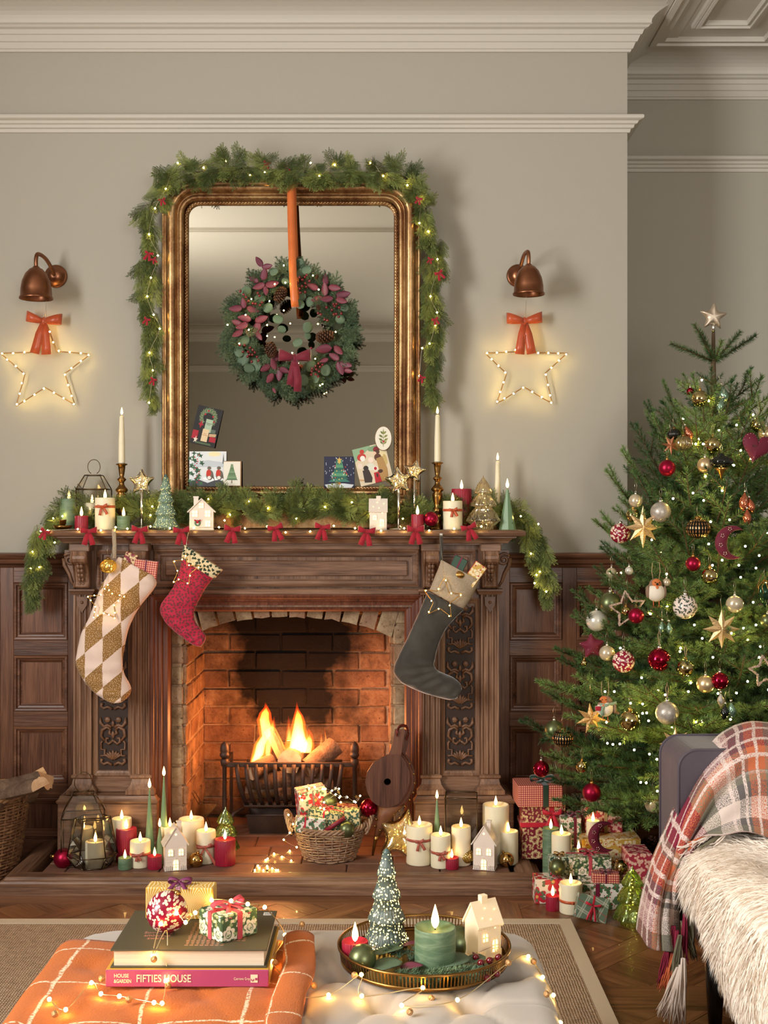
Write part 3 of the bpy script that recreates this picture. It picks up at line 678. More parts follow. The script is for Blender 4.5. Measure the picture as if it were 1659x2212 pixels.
g.add([(-hx+.012, -hy+.01, 0), (hx-.012, -hy+.01, 0), (hx-.012, hy-.01, 0), (-hx+.012, hy-.01, 0), (-hx, -hy, .072), (hx, -hy, .072), (hx, hy, .072), (-hx, hy, .072), (-hx+.006, -hy+.006, .072), (hx-.006, -hy+.006, .072), (hx-.006, hy-.006, .072), (-hx+.006, hy-.006, .072), (-hx+.016, -hy+.014, .01), (hx-.016, -hy+.014, .01), (hx-.016, hy-.014, .01), (-hx+.016, hy-.014, .01)],
      [(3, 2, 1, 0), (0, 1, 5, 4), (1, 2, 6, 5), (2, 3, 7, 6), (3, 0, 4, 7), (4, 5, 9, 8), (5, 6, 10, 9), (6, 7, 11, 10), (7, 4, 8, 11), (8, 9, 13, 12), (9, 10, 14, 13), (10, 11, 15, 14), (11, 8, 12, 15), (12, 13, 14, 15)])
obj('pan_body', g, IRON, pan); g = G(); g.tube([(-hx, -hy, .072), (hx, -hy, .072), (hx, hy, .072), (-hx, hy, .072)], .004, 6, True); obj('rolled_rim', g, IRON, pan)
BARK = P('log_bark', (84, 62, 48), .95, var=(22, (128, 104, 84), .8), bmp=(55, 1, .008))
SPLIT = wood('split_wood', [(140, 98, 60), (196, 150, 104), (222, 184, 140)], 0, .7, .8, bs=.8)
ENDG = P('log_end_grain', (204, 178, 146), .8, var=(40, (160, 128, 96), .6), bmp=(100, .3, .002))
def log(name, label, p0, p1, r, kind='round', seed=0, group=None, cat='log'):
    p0, p1 = Vector(p0), Vector(p1); L = (p1-p0).length; rr = random.Random(seed); t = thing(name, label, cat, p0, 0, group)
    t.rotation_euler = orient(p1-p0, rr.uniform(0, 6)).to_euler()
    n = 14; secs = 7; a1 = {'round': 2*pi, 'half': pi, 'wedge': 1.25}[kind]; vs = []; fs = []; wob = [rr.uniform(-.08, .08) for _ in range(n+1)]
    pts = [(cos(a1*k/n)*(1+wob[k]), sin(a1*k/n)*(1+wob[k])) for k in range(n+(kind != 'round'))]
    if kind == 'wedge': pts.append((.05, .05))
    N = len(pts)
    for s in range(secs+1):
        for k, (y, z) in enumerate(pts): q = r*(1+rr.uniform(-.04, .04)); vs.append((L*s/secs, y*q, z*q))
    for s in range(secs):
        for k in range(N): j = (k+1) % N; fs.append((s*N+k, s*N+j, s*N+N+j, s*N+N+k))
    split = [f for i, f in enumerate(fs) if kind != 'round' and (i % N) >= n]; bark = [f for f in fs if f not in split]
    g = G(); g.add(vs, bark, True); obj('bark', g, BARK, t)
    if split: g = G(); g.add(vs, split); obj('split_face', g, SPLIT, t)
    g = G(); g.add(vs[:N], [tuple(range(N))[::-1]]); obj('end_grain', g, ENDG, t); g = G(); g.add(vs[-N:], [tuple(range(N))]); obj('end_grain', g, ENDG, t)
    return t
A4 = lambda px, py, Y: tuple(at(px, py, Y))
log('firewood_log', 'round log with pale sawn end facing out at the centre of the grate', A4(626, 1646, 4.665), A4(640, 1630, 4.84), .046, 'round', 3, 'logs in the grate')
log('firewood_log', 'split log leaning up to the left behind the flames', A4(628, 1650, 4.73), A4(588, 1568, 4.80), .045, 'wedge', 5, 'logs in the grate')
log('firewood_log', 'split log with orange face leaning just left of the centre log', A4(608, 1660, 4.70), A4(575, 1590, 4.76), .04, 'wedge', 8, 'logs in the grate')
log('firewood_log', 'dark bark log at the right of the grate, tilted upward', A4(664, 1662, 4.70), A4(722, 1612, 4.78), .042, 'round', 9, 'logs in the grate')
log('firewood_log', 'short log with rough bark at the left end of the grate', A4(540, 1668, 4.68), A4(585, 1645, 4.76), .034, 'round', 11, 'logs in the grate')
for i, (xa, ya, xb, yb) in enumerate([(540, 1690, 700, 1680), (600, 1712, 720, 1700), (530, 1720, 640, 1716)]):
    log('firewood_log', ['long log lying behind the middle of the grate bars', 'lower log behind the right grate bars', 'lowest log behind the left grate bars'][i], A4(xa, ya, 4.74), A4(xb, yb, 4.76), .036, 'half' if i else 'round', 20+i, 'logs in the grate')
def flamemat(name, c0, c1, s):
    m = bpy.data.materials.new(name); m.use_nodes = True; nt = m.node_tree; nt.nodes.clear()
    gz = nd(nt, 'SeparateXYZ', {0: nd(nt, 'TexCoord').outputs['Generated']}).outputs[2]
    n = noise(nt, mapping(nt, nd(nt, 'TexCoord').outputs['Object'], (40, 40, 12)), 1, 2)
    c = ramp(nt, ma(nt, 'ADD', gz, ma(nt, 'MULTIPLY', ma(nt, 'SUBTRACT', n, .5), .6)), [(.1, lin(c0)), (.85, lin(c1))])
    e = nd(nt, 'Emission', {0: c, 1: s}); o = nd(nt, 'OutputMaterial'); nt.links.new(e.outputs[0], o.inputs['Volume']); return m
FO = flamemat('flame_outer', (255, 120, 30), (255, 70, 12), 34); FI = flamemat('flame_inner', (255, 215, 120), (255, 150, 50), 120)
fire = thing('log_fire', 'bright orange and yellow flames rising from the logs in the grate', 'fire', A4(625, 1650, 4.74))
def flame(pts, Y, th=.024, inner=True):
    """pts: (left px, right px, py) from the bottom to the tip"""
    def build(k, tt, cut):
        pr = []; n = len(pts)
        use = pts[:n-cut]
        for i, (a, b, y) in enumerate(use):
            c = (a+b)/2; h = (b-a)/2*k
            if i == len(use)-1: h = .4
            pr.append((at(c-h, y, Y), at(c+h, y, Y)))
        # resample smoothly
        fin = []
        for i in range(len(pr)-1):
            for s in range(3):
                t = s/3; t = t*t*(3-2*t) if 0 else t
                fin.append((pr[i][0].lerp(pr[i+1][0], t), pr[i][1].lerp(pr[i+1][1], t)))
        fin.append(pr[-1]); ths = [max(.001, tt*min(1, (b-a).length/.05)*(1 if 0 < i < len(fin)-1 else .5)) for i, (a, b) in enumerate(fin)]
        g = G(); g.pairs(fin, ths, 12); return g
    o = cwp('flame', build(1, th, 0), FO, fire)
    if inner: cwp('flame_core', build(.62, th*.62, 1), FI, fire)
flame([(540, 556, 1648), (543, 575, 1630), (548, 580, 1608), (560, 590, 1590), (556, 592, 1568), (554, 588, 1555), (560, 586, 1540), (570, 580, 1528), (572, 574, 1517)], 4.72)
flame([(570, 586, 1632), (570, 590, 1610), (576, 590, 1588), (580, 596, 1570), (588, 594, 1556), (592, 593, 1546)], 4.73, .014)
flame([(612, 672, 1625), (614, 678, 1606), (620, 668, 1590), (626, 662, 1574), (630, 660, 1560), (634, 655, 1546), (638, 646, 1532), (640, 642, 1516)], 4.72)
flame([(646, 678, 1626), (650, 680, 1612), (658, 678, 1598), (662, 676, 1586), (664, 668, 1572)], 4.70, .016)
flame([(616, 632, 1600), (618, 630, 1580), (620, 628, 1562), (622, 624, 1545)], 4.74, .010)
flame([(688, 698, 1610), (690, 698, 1600), (692, 696, 1590), (694, 695, 1584)], 4.76, .006)
flame([(700, 708, 1602), (701, 706, 1592), (700, 704, 1582), (701, 702, 1572)], 4.77, .005)
flame([(538, 552, 1656), (540, 556, 1640), (546, 560, 1624), (552, 558, 1606)], 4.70, .012)
# ---------------------------------------------------------------- gilt mirror
def giltmat():
    m, nt, b, tc = newmat('worn_gilt'); setp(b, .34, .85); v = tc.outputs['Object']
    n1 = noise(nt, v, 7, 5, .65, .4); n2 = noise(nt, v, 120, 3, .7); n3 = noise(nt, mapping(nt, v, (30, 30, 3)), 1, 3)
    c = ramp(nt, ma(nt, 'ADD', ma(nt, 'MULTIPLY', n1, .6), ma(nt, 'ADD', ma(nt, 'MULTIPLY', n2, .2), ma(nt, 'MULTIPLY', n3, .2))), [(.36, lin((98, 60, 46))), (.46, lin((140, 102, 68))), (.56, lin((178, 142, 98))), (.68, lin((206, 174, 126)))])
    nt.links.new(c, b.inputs['Base Color']); nt.links.new(ma(nt, 'MULTIPLY_ADD', n2, .3, .2), b.inputs['Roughness']); bump(nt, b, n2, .25, .002); return m
GILT = giltmat()
MX, MY = -.347, 4.50
mirror = thing('mantel_mirror', 'large arched-corner gilt mirror with a beaded inner edge standing on the mantel shelf', 'mirror', (MX, 4.52, 1.296))
def rrect(x0, x1, z0, z1, r, n=8):
    p = [(x0, z0), (x1, z0)]
    p += [(x1-r+r*cos(t), z1-r+r*sin(t)) for t in [pi/2*i/n for i in range(n+1)]]
    p += [(x0+r-r*sin(t), z1-r+r*cos(t)) for t in [pi/2*i/n for i in range(n+1)]]
    return p
ox0, ox1, oz0, oz1 = MX-.484, MX+.484, 1.357, PZ(385, MY)
g = G(); g.sweep(rrect(ox0, ox1, oz0, oz1, .135), [(.0, -4.555), (.0, -4.50), (.003, -4.492), (.008, -4.490), (.010, -4.496), (.014, -4.498), (.018, -4.486), (.026, -4.474), (.038, -4.466), (.050, -4.470), (.056, -4.480), (.058, -4.490), (.062, -4.494), (.066, -4.488), (.072, -4.482), (.080, -4.486), (.084, -4.500), (.0845, -4.507)], True, 'XZ', smooth=True)
cwp('frame', g, GILT, mirror)
g = G(); g.sweep(rrect(ox0+.084, ox1-.084, oz0+.084, oz1-.084, .06), [(0, -4.507), (0.0, -4.503), (.012, -4.503), (.014, -4.507), (.016, -4.512)], True, 'XZ', smooth=True); cwp('inner_slip', g, GILT, mirror)
bp = rrect(ox0+.0905, ox1-.0905, oz0+.0905, oz1-.0905, .054, 12); bp.append(bp[0]); g = G(); acc = 0
for (a, b), (c, d) in zip(bp, bp[1:]):
    l = sqrt((c-a)**2+(d-b)**2); s = acc
    while s < l: q = s/l; g.sphere((a+(c-a)*q, 4.503, b+(d-b)*q), .0048, 8, 6); s += .0118
    acc = s-l
cwp('bead_moulding', g, GILT, mirror, kind='stuff')
g = G(); g.box(MX-.47, MX+.47, 4.495, 4.555, 1.297, 1.36, c=.004); cwp('base_rail', g, GILT, mirror)
g = G(); g.prism(rrect(ox0+.09, ox1-.09, oz0+.09, oz1-.09, .055), 4.513, 4.52); cwp('mirror_glass', g, P('mirror_silvering', (196, 192, 180), .015, 1), mirror)
g = G(); g.prism(rrect(ox0+.02, ox1-.02, oz0+.02, oz1-.02, .115), 4.522, 4.56); cwp('back_board', g, DARK, mirror)
# ---------------------------------------------------------------- sprigs of greenery
def greenmat(name, c0, c1, rand=.35, rough=.55):
    m, nt, b, tc = newmat(name); setp(b, rough, spec=.35); oi = nd(nt, 'ObjectInfo').outputs['Random']
    n = noise(nt, tc.outputs['Object'], 25, 2); c = mixc(nt, step(nt, ma(nt, 'ADD', ma(nt, 'MULTIPLY', n, .6), ma(nt, 'MULTIPLY', oi, .4)), .3, .7), lin(c0), lin(c1))
    c = nd(nt, 'HueSaturation', {'Value': ma(nt, 'MULTIPLY_ADD', oi, rand, 1-rand/2), 'Color': c}).outputs[0]
    nt.links.new(c, b.inputs['Base Color']); return m
CYP = greenmat('cypress_green', (68, 84, 42), (126, 136, 70)); FIR = greenmat('fir_green', (70, 100, 76), (112, 134, 98)); STEM = P('twig_bark', (84, 66, 44), .8)
def cypress(seed, L=.12):
    r = random.Random(seed); g = G(); vs = []; fs = []
    def leaf(p, d, l, w, n):
        s = d.cross(n).normalized()*w; i = len(vs); vs.extend([p-s*.4, p+d*l*.45-s, p+d*l, p+d*l*.45+s, p+s*.4]); fs.append((i, i+1, i+2, i+3, i+4))
    bend = r.uniform(-.4, .4); p = Vector((0, 0, 0)); d = Vector((1, 0, 0)); N = Vector((0, 0, 1)); st = []
    n = 10
    for k in range(n):
        st.append(p.copy()); t = k/n
        for s in (-1, 1):
            l = L*.50*(1-.70*t)*r.uniform(.7, 1.2); sd = (d*.75+Vector((0, s, 0))*.8+N*r.uniform(-.35, .45)).normalized(); q = p.copy(); m = max(3, int(l/.0046)); nn = (N+Vector((0, s*r.uniform(-.4, .4), 0))).normalized()
            for j in range(m):
                q = q+sd*(l/m); sd = (sd+d*.05+N*r.uniform(-.05, .08)).normalized()
                for s2 in (-1, 1): ld = (sd*.8+sd.cross(nn)*s2*.75+N*r.uniform(-.3, .4)).normalized(); leaf(q, ld, .0078*(1-.4*j/m), .0011, nn)
            leaf(q, sd, .009, .0013, nn)
        p = p+d*(L/n); d = (d+Vector((0, bend*.12, -.02+r.uniform(-.03, .03)))).normalized()
    st.append(p); leaf(p, d, .014, .0025, N)
    m0 = len(vs); f0 = list(fs)
    for an, sc_, dx in ((.75, .85, .012), (-.7, .8, .02)):
        o_ = len(vs); vs += [Vector((dx+v.x*sc_, (v.y*cos(an)-v.z*sin(an))*sc_, (v.y*sin(an)+v.z*cos(an))*sc_)) for v in vs[:m0]]; fs += [tuple(i+o_ for i in f) for f in f0]
    g.add(vs, fs, False, 0); g.tube(st, [.0012]*(len(st)-1)+[.0005], 4, m=1); me = g.mesh('cypress_sprig'); me.materials.append(CYP); me.materials.append(STEM); return me
CY = [cypress(i, .125) for i in range(5)]
def needles(vs, fs, p, d, n, L, nl, r, w=.0016, up=.25, ang=.75, flat=0):
    d = d.normalized(); a = d.orthogonal().normalized(); b = d.cross(a)
    for k in range(n):
        t = (k+r.random())/n; q = 2*pi*r.random(); rad = a*cos(q)+b*sin(q)+Vector((0, 0, up)); rad = (rad-Vector((0, 0, rad.z*flat))).normalized()
        nd_ = (d*(1-ang*.6)+rad*ang).normalized(); l = nl*r.uniform(.75, 1.1)*(1-.45*max(0, t-.8)/.2*.6); o = p+d*(L*t)
        s = nd_.cross(Vector((r.uniform(-1, 1), r.uniform(-1, 1), r.uniform(-1, 1)))).normalized()*w/2
        i = len(vs); vs.extend([o-s, o+s, o+nd_*l*.75+s*.6, o+nd_*l]); fs.append((i, i+1, i+2, i+3))
def firsprig(seed, L=.10, nl=.015, dens=1500, sides=3):
    r = random.Random(seed); vs = []; fs = []; g = G(); needles(vs, fs, Vector(), Vector((1, 0, 0)), int(L*dens), L, nl, r, .0017, .2); g.tube([(0, 0, 0), (L, 0, 0)], .0012, 4, m=1)
    for k in range(sides):
        for s in (-1, 1):
            x = L*(.12+.22*k); l = L*.55*(1-k*.2); d = Vector((.75, s*.65, r.uniform(-.1, .25))); needles(vs, fs, Vector((x, 0, 0)), d, int(l*dens), l, nl*.9, r, .0017, .2)
            g.tube([(x, 0, 0), tuple(Vector((x, 0, 0))+d.normalized()*l)], .001, 4, m=1)
    g.add(vs, fs, False, 0); me = g.mesh('fir_sprig'); me.materials.append(FIR); me.materials.append(STEM); return me
FS = [firsprig(i) for i in range(3)]
def lerp_path(pts, t):
    ls = [(Vector(b)-Vector(a)).length for a, b in zip(pts, pts[1:])]; T = sum(ls)*t
    for (a, b), l in zip(zip(pts, pts[1:]), ls):
        if T <= l: return Vector(a).lerp(Vector(b), T/l), (Vector(b)-Vector(a)).normalized()
        T -= l
    return Vector(pts[-1]), (Vector(pts[-1])-Vector(pts[-2])).normalized()
def bulbmesh(r=.0036, m=None, nm='bulb'):
    g = G(); g.sphere((0, 0, 0), r, 8, 6); me = g.mesh(nm); me.materials.append(m or BULB); return me
BM = bulbmesh(.0031); BT = bulbmesh(.0035, BULBS); BS = bulbmesh(.0027, STARBULB)
VELV = P('red_velvet', (170, 12, 38), .75, sheen=.8, var=(40, (120, 6, 24), .5))
SATIN = P('rust_satin', (196, 88, 50), .32, sheen=.3, var=(25, (150, 58, 30), .4)); PINKSAT = P('rose_satin', (170, 84, 66), .35, sheen=.3)
def bowg(g, w, h=.012, tail=.04, th=.001, spread=.35, c=(0, 0, 0), loops=1, y=0):
    """ribbon bow facing -Y; w is its full width"""
    cx, cy, cz = c
    for s in (-1, 1):
        pts = []; wd = []; N = 14
        for i in range(N+1):
            t = i/N; a = 2*pi*t; x = s*(w/2)*(.5-.5*cos(a)); yy = -sin(a)*w*.14; pts.append((cx+x, cy+yy-.002, cz+.10*w*(.5-.5*cos(a))+.0*a)); wd.append(h*(.45+.75*(.5-.5*cos(a))))
        g.ribbon(pts, (0, 0, 1), wd, th)
        if tail: g.ribbon([(cx+s*.001, cy-.003, cz), (cx+s*tail*spread*.5, cy-.006, cz-tail*.4), (cx+s*tail*spread*.8, cy-.004, cz-tail*.75), (cx+s*tail*spread, cy-.007, cz-tail)], (1, 0, 0), [h*.5, h*.9, h, h*1.05], th)
    g.sphere((cx, cy-.003, cz), h*.42, 8, 6, (.8, .7, 1.1)); return g
def wire(root, pts, r=.0006, m=None, nm='wire'):
    g = G(); g.tube(pts, r, 4); return cwp(nm, g, m or WIRE, root)
def smooth(pts, k=6):
    P_ = [Vector(p) for p in pts]; out = []
    for i in range(len(P_)-1):
        a, b, c, d = P_[max(i-1, 0)], P_[i], P_[i+1], P_[min(i+2, len(P_)-1)]
        for q in range(k): t = q/k; out.append(.5*((2*b)+(c-a)*t+(2*a-5*b+4*c-d)*t*t+(3*b-3*c+d-a)*t**3))
    return out+[P_[-1]]
def garland(name, label, pts, n, wid, dep, hang, grp=None, dens=None, sc=(.8, 1.15), dirfn=None):
    path = smooth(pts, 5); root = thing(name, label, 'garland', path[len(path)//2]); rr = random.Random(n)
    g = G(); g.tube(path, .003, 6); cwp('core_wire', g, STEM, root)
    for i in range(n):
        t = (i+rr.random())/n; p, d = lerp_path(path, t); e = min(1, min(t, 1-t)/.09+.12)
        side = Vector((-d.z, 0, d.x)); off = rr.uniform(-1, 1); q = p+side*(off*wid*.45*e)+Vector((0, rr.uniform(-dep, dep*.3)*.8, 0))
        dr = dirfn(p, d, off, side, rr) if dirfn else (d*.5+side*off*.8+Vector((0, rr.uniform(-.5, .0), -.8*hang)))
        dr = dr+Vector((rr.uniform(-.25, .25), rr.uniform(-.3, .1), rr.uniform(-.25, .25)))
        s = rr.uniform(*sc)*(.75+.25*e)
        o = obj('cypress_sprig', rr.choice(CY), [], root, q-root.location-dr.normalized()*.03*s, orient(dr, rr.uniform(-.9, .9)+pi/2*0).to_euler(), s)
        mw = orient(dr, rr.uniform(-1.0, 1.0))
        # face the flat frond to the room
        X = dr.normalized(); Yf = Vector((rr.uniform(-.4, .4), -1, rr.uniform(-.3, .5))); Zc = X.cross(Yf).normalized(); M3 = Matrix((X, Zc, X.cross(Zc))).transposed(); o.rotation_euler = M3.to_euler()
    return root
mg = [at(px, py, y) for px, py, y in [(333, 880, 4.52), (322, 820, 4.50), (332, 740, 4.50), (322, 660, 4.50), (318, 580, 4.50), (330, 520, 4.50), (322, 460, 4.49), (345, 415, 4.47), (400, 380, 4.45), (470, 366, 4.44), (560, 364, 4.44), (640, 374, 4.44), (720, 374, 4.44), (800, 374, 4.45), (862, 378, 4.46), (910, 420, 4.48), (926, 480, 4.49), (942, 560, 4.50), (934, 640, 4.50), (944, 720, 4.50), (928, 800, 4.50), (936, 870, 4.52)]]
def mdir(p, d, off, side, rr):
    top = p.z > 2.50
    if top: return Vector((rr.uniform(-1, 1), -.2, .25 if off > 0.2 else -.5))
    return Vector((rr.uniform(-.45, .45), -.2, -1))
garland('mirror_garland', 'green cypress garland draped over the top and down both sides of the gilt mirror', mg, 300, .060, .03, 1, dirfn=mdir, sc=(.52, .80))
mm = [at(px, py, y) for px, py, y in [(66, 1300, 4.50), (72, 1255, 4.48), (82, 1205, 4.47), (92, 1160, 4.47), (120, 1122, 4.49), (180, 1112, 4.49), (300, 1108, 4.49), (420, 1100, 4.465), (520, 1097, 4.46), (620, 1097, 4.455), (720, 1095, 4.46), (820, 1100, 4.47), (930, 1108, 4.49), (1040, 1112, 4.49), (1120, 1124, 4.48), (1150, 1150, 4.48), (1172, 1200, 4.47), (1180, 1250, 4.48), (1178, 1290, 4.50)]]
def gdir(p, d, off, side, rr):
    if p.z < 1.31 or p.x < -1.21 or p.x > .50: return Vector((rr.uniform(-.4, .4), -.2, -1))
    return Vector((rr.uniform(-1, 1), rr.uniform(-.3, .1), rr.uniform(-.15, .9) if off > -.2 else rr.uniform(-.1, .3)))
garland('mantel_garland', 'long green cypress garland lying along the mantel shelf and trailing off both ends', mm, 300, .062, .035, 1, dirfn=gdir, sc=(.62, .92))
# fairy lights in both garlands
def lights(name, label, pts, root=None, wirepath=None, mesh=None, group=None, cat='string lights', wr=.0006, wm=None):
    root = root or thing(name, label, cat, pts[len(pts)//2], group=group)
    for p in pts: obj('bulb', mesh or BM, [], root, Vector(p)-root.location)
    if wirepath is not False: wire(root, wirepath or smooth(pts, 4), wr, wm)
    return root
ml = [(322, 870), (330, 800), (323, 762), (345, 710), (332, 680), (318, 640), (326, 600), (341, 552), (322, 506), (335, 450), (358, 408), (384, 352), (440, 362), (488, 348), (540, 378), (572, 372), (671, 352), (690, 380), (723, 356), (800, 352), (828, 380), (880, 400), (908, 430), (906, 482), (925, 500), (945, 560), (943, 590), (930, 640), (944, 675), (940, 702), (928, 742), (912, 752), (906, 812)]
string = lights('bow_string_lights', 'warm string light with tiny red bows threaded through the mirror garland', [at(a, b, 4.43 if b < 420 else 4.455) for a, b in ml])
for i, (a, b, s) in enumerate([(577, 352, .8), (350, 432, .7), (322, 548, .9), (332, 560, .6), (318, 690, .7), (332, 820, .7), (948, 590, .9), (940, 690, .7), (912, 815, .7), (930, 560, .6), (620, 360, .6), (905, 430, .7)]):
    g = G(); bowg(g, .035*s, .011*s, .03*s, spread=.4); obj('velvet_bow', g, VELV, string, at(a, b, 4.43 if b < 420 else 4.445)-string.location, (0, R.uniform(-.5, .5), 0))
gl = [(70, 1192), (66, 1228), (85, 1225), (88, 1147), (118, 1172), (135, 1115), (115, 1120), (325, 1113), (329, 1094), (344, 1137), (450, 1078), (485, 1124), (497, 1112), (538, 1083), (579, 1098), (640, 1120), (702, 1095), (760, 1085), (800, 1110), (870, 1120), (1163, 1132), (1147, 1196), (1166, 1235), (1159, 1242), (1180, 1278), (1155, 1260), (1125, 1115)]
lights('fairy_lights', 'warm fairy lights hidden in the greenery along the mantel shelf', [at(a, b, 4.425) for a, b in gl], wirepath=False)
# string light with red velvet bows along the shelf edge
fb = [(103, 1146), (168, 1143), (218, 1146), (250, 1139), (275, 1142), (325, 1137), (367, 1141), (419, 1140), (473, 1139), (529, 1141), (577, 1137), (617, 1150), (670, 1148), (721, 1136), (767, 1141), (823, 1147), (873, 1141), (927, 1146), (981, 1142), (1040, 1137)]
sfr = lights('red_bow_lights', 'silver wire string light with red velvet bows running along the mantel shelf edge', [at(a, b, 4.308) for a, b in fb])
for a, b, s, r in [(192, 1150, 1, .0), (302, 1147, 1, .05), (392, 1149, 1, -.05), (502, 1146, 1, .1), (595, 1143, .95, -.25), (697, 1141, .95, .1), (792, 1150, 1.05, .1), (898, 1147, 1.05, .0), (1013, 1142, .95, -.3), (98, 1150, .6, .4)]:
    g = G(); bowg(g, .058*s, .019*s, .048*s, .0018, spread=.32); obj('velvet_bow', g, VELV, sfr, at(a, b-2, 4.300)-sfr.location, (0, r, 0))
# ---------------------------------------------------------------- wreath
def wz(x, y): return 440+x*.22905, 500+y*.22905
WC = at(627, 713, 4.42)
wreath = thing('christmas_wreath', 'fir wreath with burgundy leaves, eucalyptus, berries and pinecones hanging before the mirror', 'wreath', WC)
rr = random.Random(5)
g = G(); g.tube([(WC.x+.185*cos(a), 4.435, WC.z+.185*sin(a)) for a in [2*pi*i/32 for i in range(32)]], .028, 8, True); cwp('ring', g, P('moss_ring', (44, 50, 32), .95, bmp=(80, .8, .005)), wreath)
for i in range(210):
    a = 2*pi*(i+rr.random())/210; rad = rr.uniform(.150, .212); p = Vector((rad*cos(a), .012-rr.random()*.035, rad*sin(a)))
    dr = Vector((cos(a)*(.9 if rad > .17 else -.35)-sin(a)*.7, rr.uniform(-.5, .1), sin(a)*(.9 if rad > .17 else -.35)+cos(a)*.7))
    if rr.random() < .3: dr = Vector((cos(a), -.2, sin(a)))
    if rad < .17 and abs(a-pi/2) < 5: dr *= .7
    X = dr.normalized(); Zc = X.cross(Vector((0, -1, rr.uniform(-.3, .3)))).normalized(); o = obj('fir_sprig', rr.choice(FS), [], wreath, p, Matrix((X, Zc, X.cross(Zc))).transposed().to_euler(), rr.uniform(.5, .78))
def leafmesh(name, L, w, m, cup=.15, fold=.2, tip=1.0):
    g = G(); n = 8; k = 4
    def fn(u, v):
        t = u; s = (v-.5)*2; ww = w/2*(sin(pi*t**.8)**.75 if tip else sqrt(max(0, 1-(2*t-1)**2))); return (L*t, s*ww, cup*L*(t-.5)**2*-1+abs(s)*ww*fold)
    g.grid(fn, n, k, th=.0006); me = g.mesh(name); me.materials.append(m); return me
BURG = P('burgundy_leaf', (124, 58, 74), .5, var=(30, (92, 34, 50), .8), rand=.3); EUC = P('eucalyptus_leaf', (92, 112, 88), .6, var=(25, (66, 86, 64), .8), rand=.3)
LB = leafmesh('burgundy_leaf', 1, .52, BURG); LE = leafmesh('eucalyptus_leaf', 1, .82, EUC, .1, .1, 0)
def leaf(nm, me, x, y, ang, L, par, fn=wz, Y=4.385, sc=.22905, tilt=None, yo=None):
    px, py = fn(x, y); Lm = mpx(L*sc, Y); a = radians(ang); X = Vector((cos(a), (rr.uniform(-.35, .1) if tilt is None else tilt), sin(a))).normalized(); Yv = Vector((0, -1, 0)); Zc = X.cross(Yv).normalized()
    M3 = Matrix((X, Zc, -Zc.cross(X)*-1)).transposed(); M3 = Matrix((X, Zc, X.cross(Zc))).transposed() @ Matrix.Rotation(rr.uniform(-.35, .35), 3, 'X')
    p = at(px, py, Y+(rr.uniform(-.01, .01) if yo is None else yo))-X*Lm/2; obj(nm, me, [], par, p-par.location, M3.to_euler(), Lm)
for x, y, a, l in [(523, 285, 125, 115), (600, 330, 10, 110), (570, 400, 80, 130), (520, 515, 200, 130), (645, 495, 10, 140), (470, 450, 150, 110), (585, 560, -80, 100), (300, 725, 185, 135), (375, 675, 100, 110), (465, 735, -15, 130), (385, 820, 170, 140), (545, 825, 20, 140), (310, 860, 160, 110), (495, 920, -110, 150), (360, 890, 200, 130), (320, 960, 215, 130), (420, 960, -60, 90), (520, 990, -50, 100), (1150, 450, 95, 120), (1030, 520, 160, 120), (1140, 545, 90, 140), (1235, 530, -10, 130), (1065, 635, 200, 120), (1160, 635, 190, 130), (1315, 595, 10, 150), (1300, 650, -20, 120), (1130, 1110, 190, 170), (1270, 1120, -45, 130), (1230, 1180, 150, 120), (1290, 1290, -70, 150), (1340, 1255, -15, 140), (1365, 1315, -10, 90), (1135, 1215, 200, 90), (690, 1180, 60, 120), (660, 1250, 110, 120), (585, 1285, 215, 130), (710, 1345, -90, 140), (625, 1385, 240, 120), (760, 1310, -20, 110), (665, 1500, -60, 60)]: leaf('burgundy_leaf', LB, x, y, a, l, wreath)
for x, y, a, l in [(605, 720, 30, 110), (700, 825, -20, 110), (905, 310, 80, 115), (970, 365, 10, 105), (915, 395, 60, 100), (920, 615, 30, 100), (905, 685, -40, 105), (1000, 665, 70, 100), (980, 905, 80, 115), (885, 1050, 20, 110), (400, 570, 60, 120), (530, 630, -20, 120), (1325, 715, -30, 100), (1285, 830, 0, 105), (375, 1030, 20, 130), (335, 1130, 100, 120), (370, 1200, 60, 150), (460, 1260, 0, 190), (940, 1400, -70, 120), (1045, 1380, -60, 120), (1010, 1270, 60, 120), (1150, 1310, 80, 120), (735, 925, -10, 90), (980, 985, -80, 80), (770, 470, 0, 80), (660, 380, 20, 90), (430, 1290, 170, 110), (800, 330, 90, 90)]: leaf('eucalyptus_leaf', LE, x, y, a, l, wreath, Y=4.392)
BERRY = P('berry_red', (108, 14, 26), .2, coat=.6); g = G(); g.sphere((0, 0, 0), 1, 10, 8); bme = g.mesh('berry'); bme.materials.append(BERRY)
for x, y in [(345, 563), (375, 595), (398, 618), (420, 655), (465, 680), (490, 683), (510, 580), (525, 605), (530, 695), (550, 668), (905, 433), (930, 455), (955, 430), (970, 410), (995, 468), (960, 488), (928, 515), (968, 522), (885, 485), (905, 540), (913, 577), (957, 570), (1225, 685), (1253, 683), (1158, 716), (1235, 705), (1210, 740), (1278, 718), (1228, 782), (1250, 778), (1272, 805), (1298, 773), (1080, 770), (1105, 782), (1143, 830), (1168, 838), (387, 1073), (438, 1097), (420, 1135), (370, 1135), (463, 1118), (483, 1140), (433, 1162), (458, 1163), (413, 1180), (503, 1183), (515, 1218), (453, 1228), (340, 1070), (1055, 1272), (1022, 1293), (1083, 1247), (1098, 1278), (1120, 1256), (1020, 1320), (1062, 1300), (1090, 1320), (1015, 1350), (1055, 1345), (1080, 1365), (1013, 1100)]:
    obj('berry', bme, [], wreath, at(*wz(x, y), 4.372+rr.uniform(-.004, .004))-WC, scale=.0052)
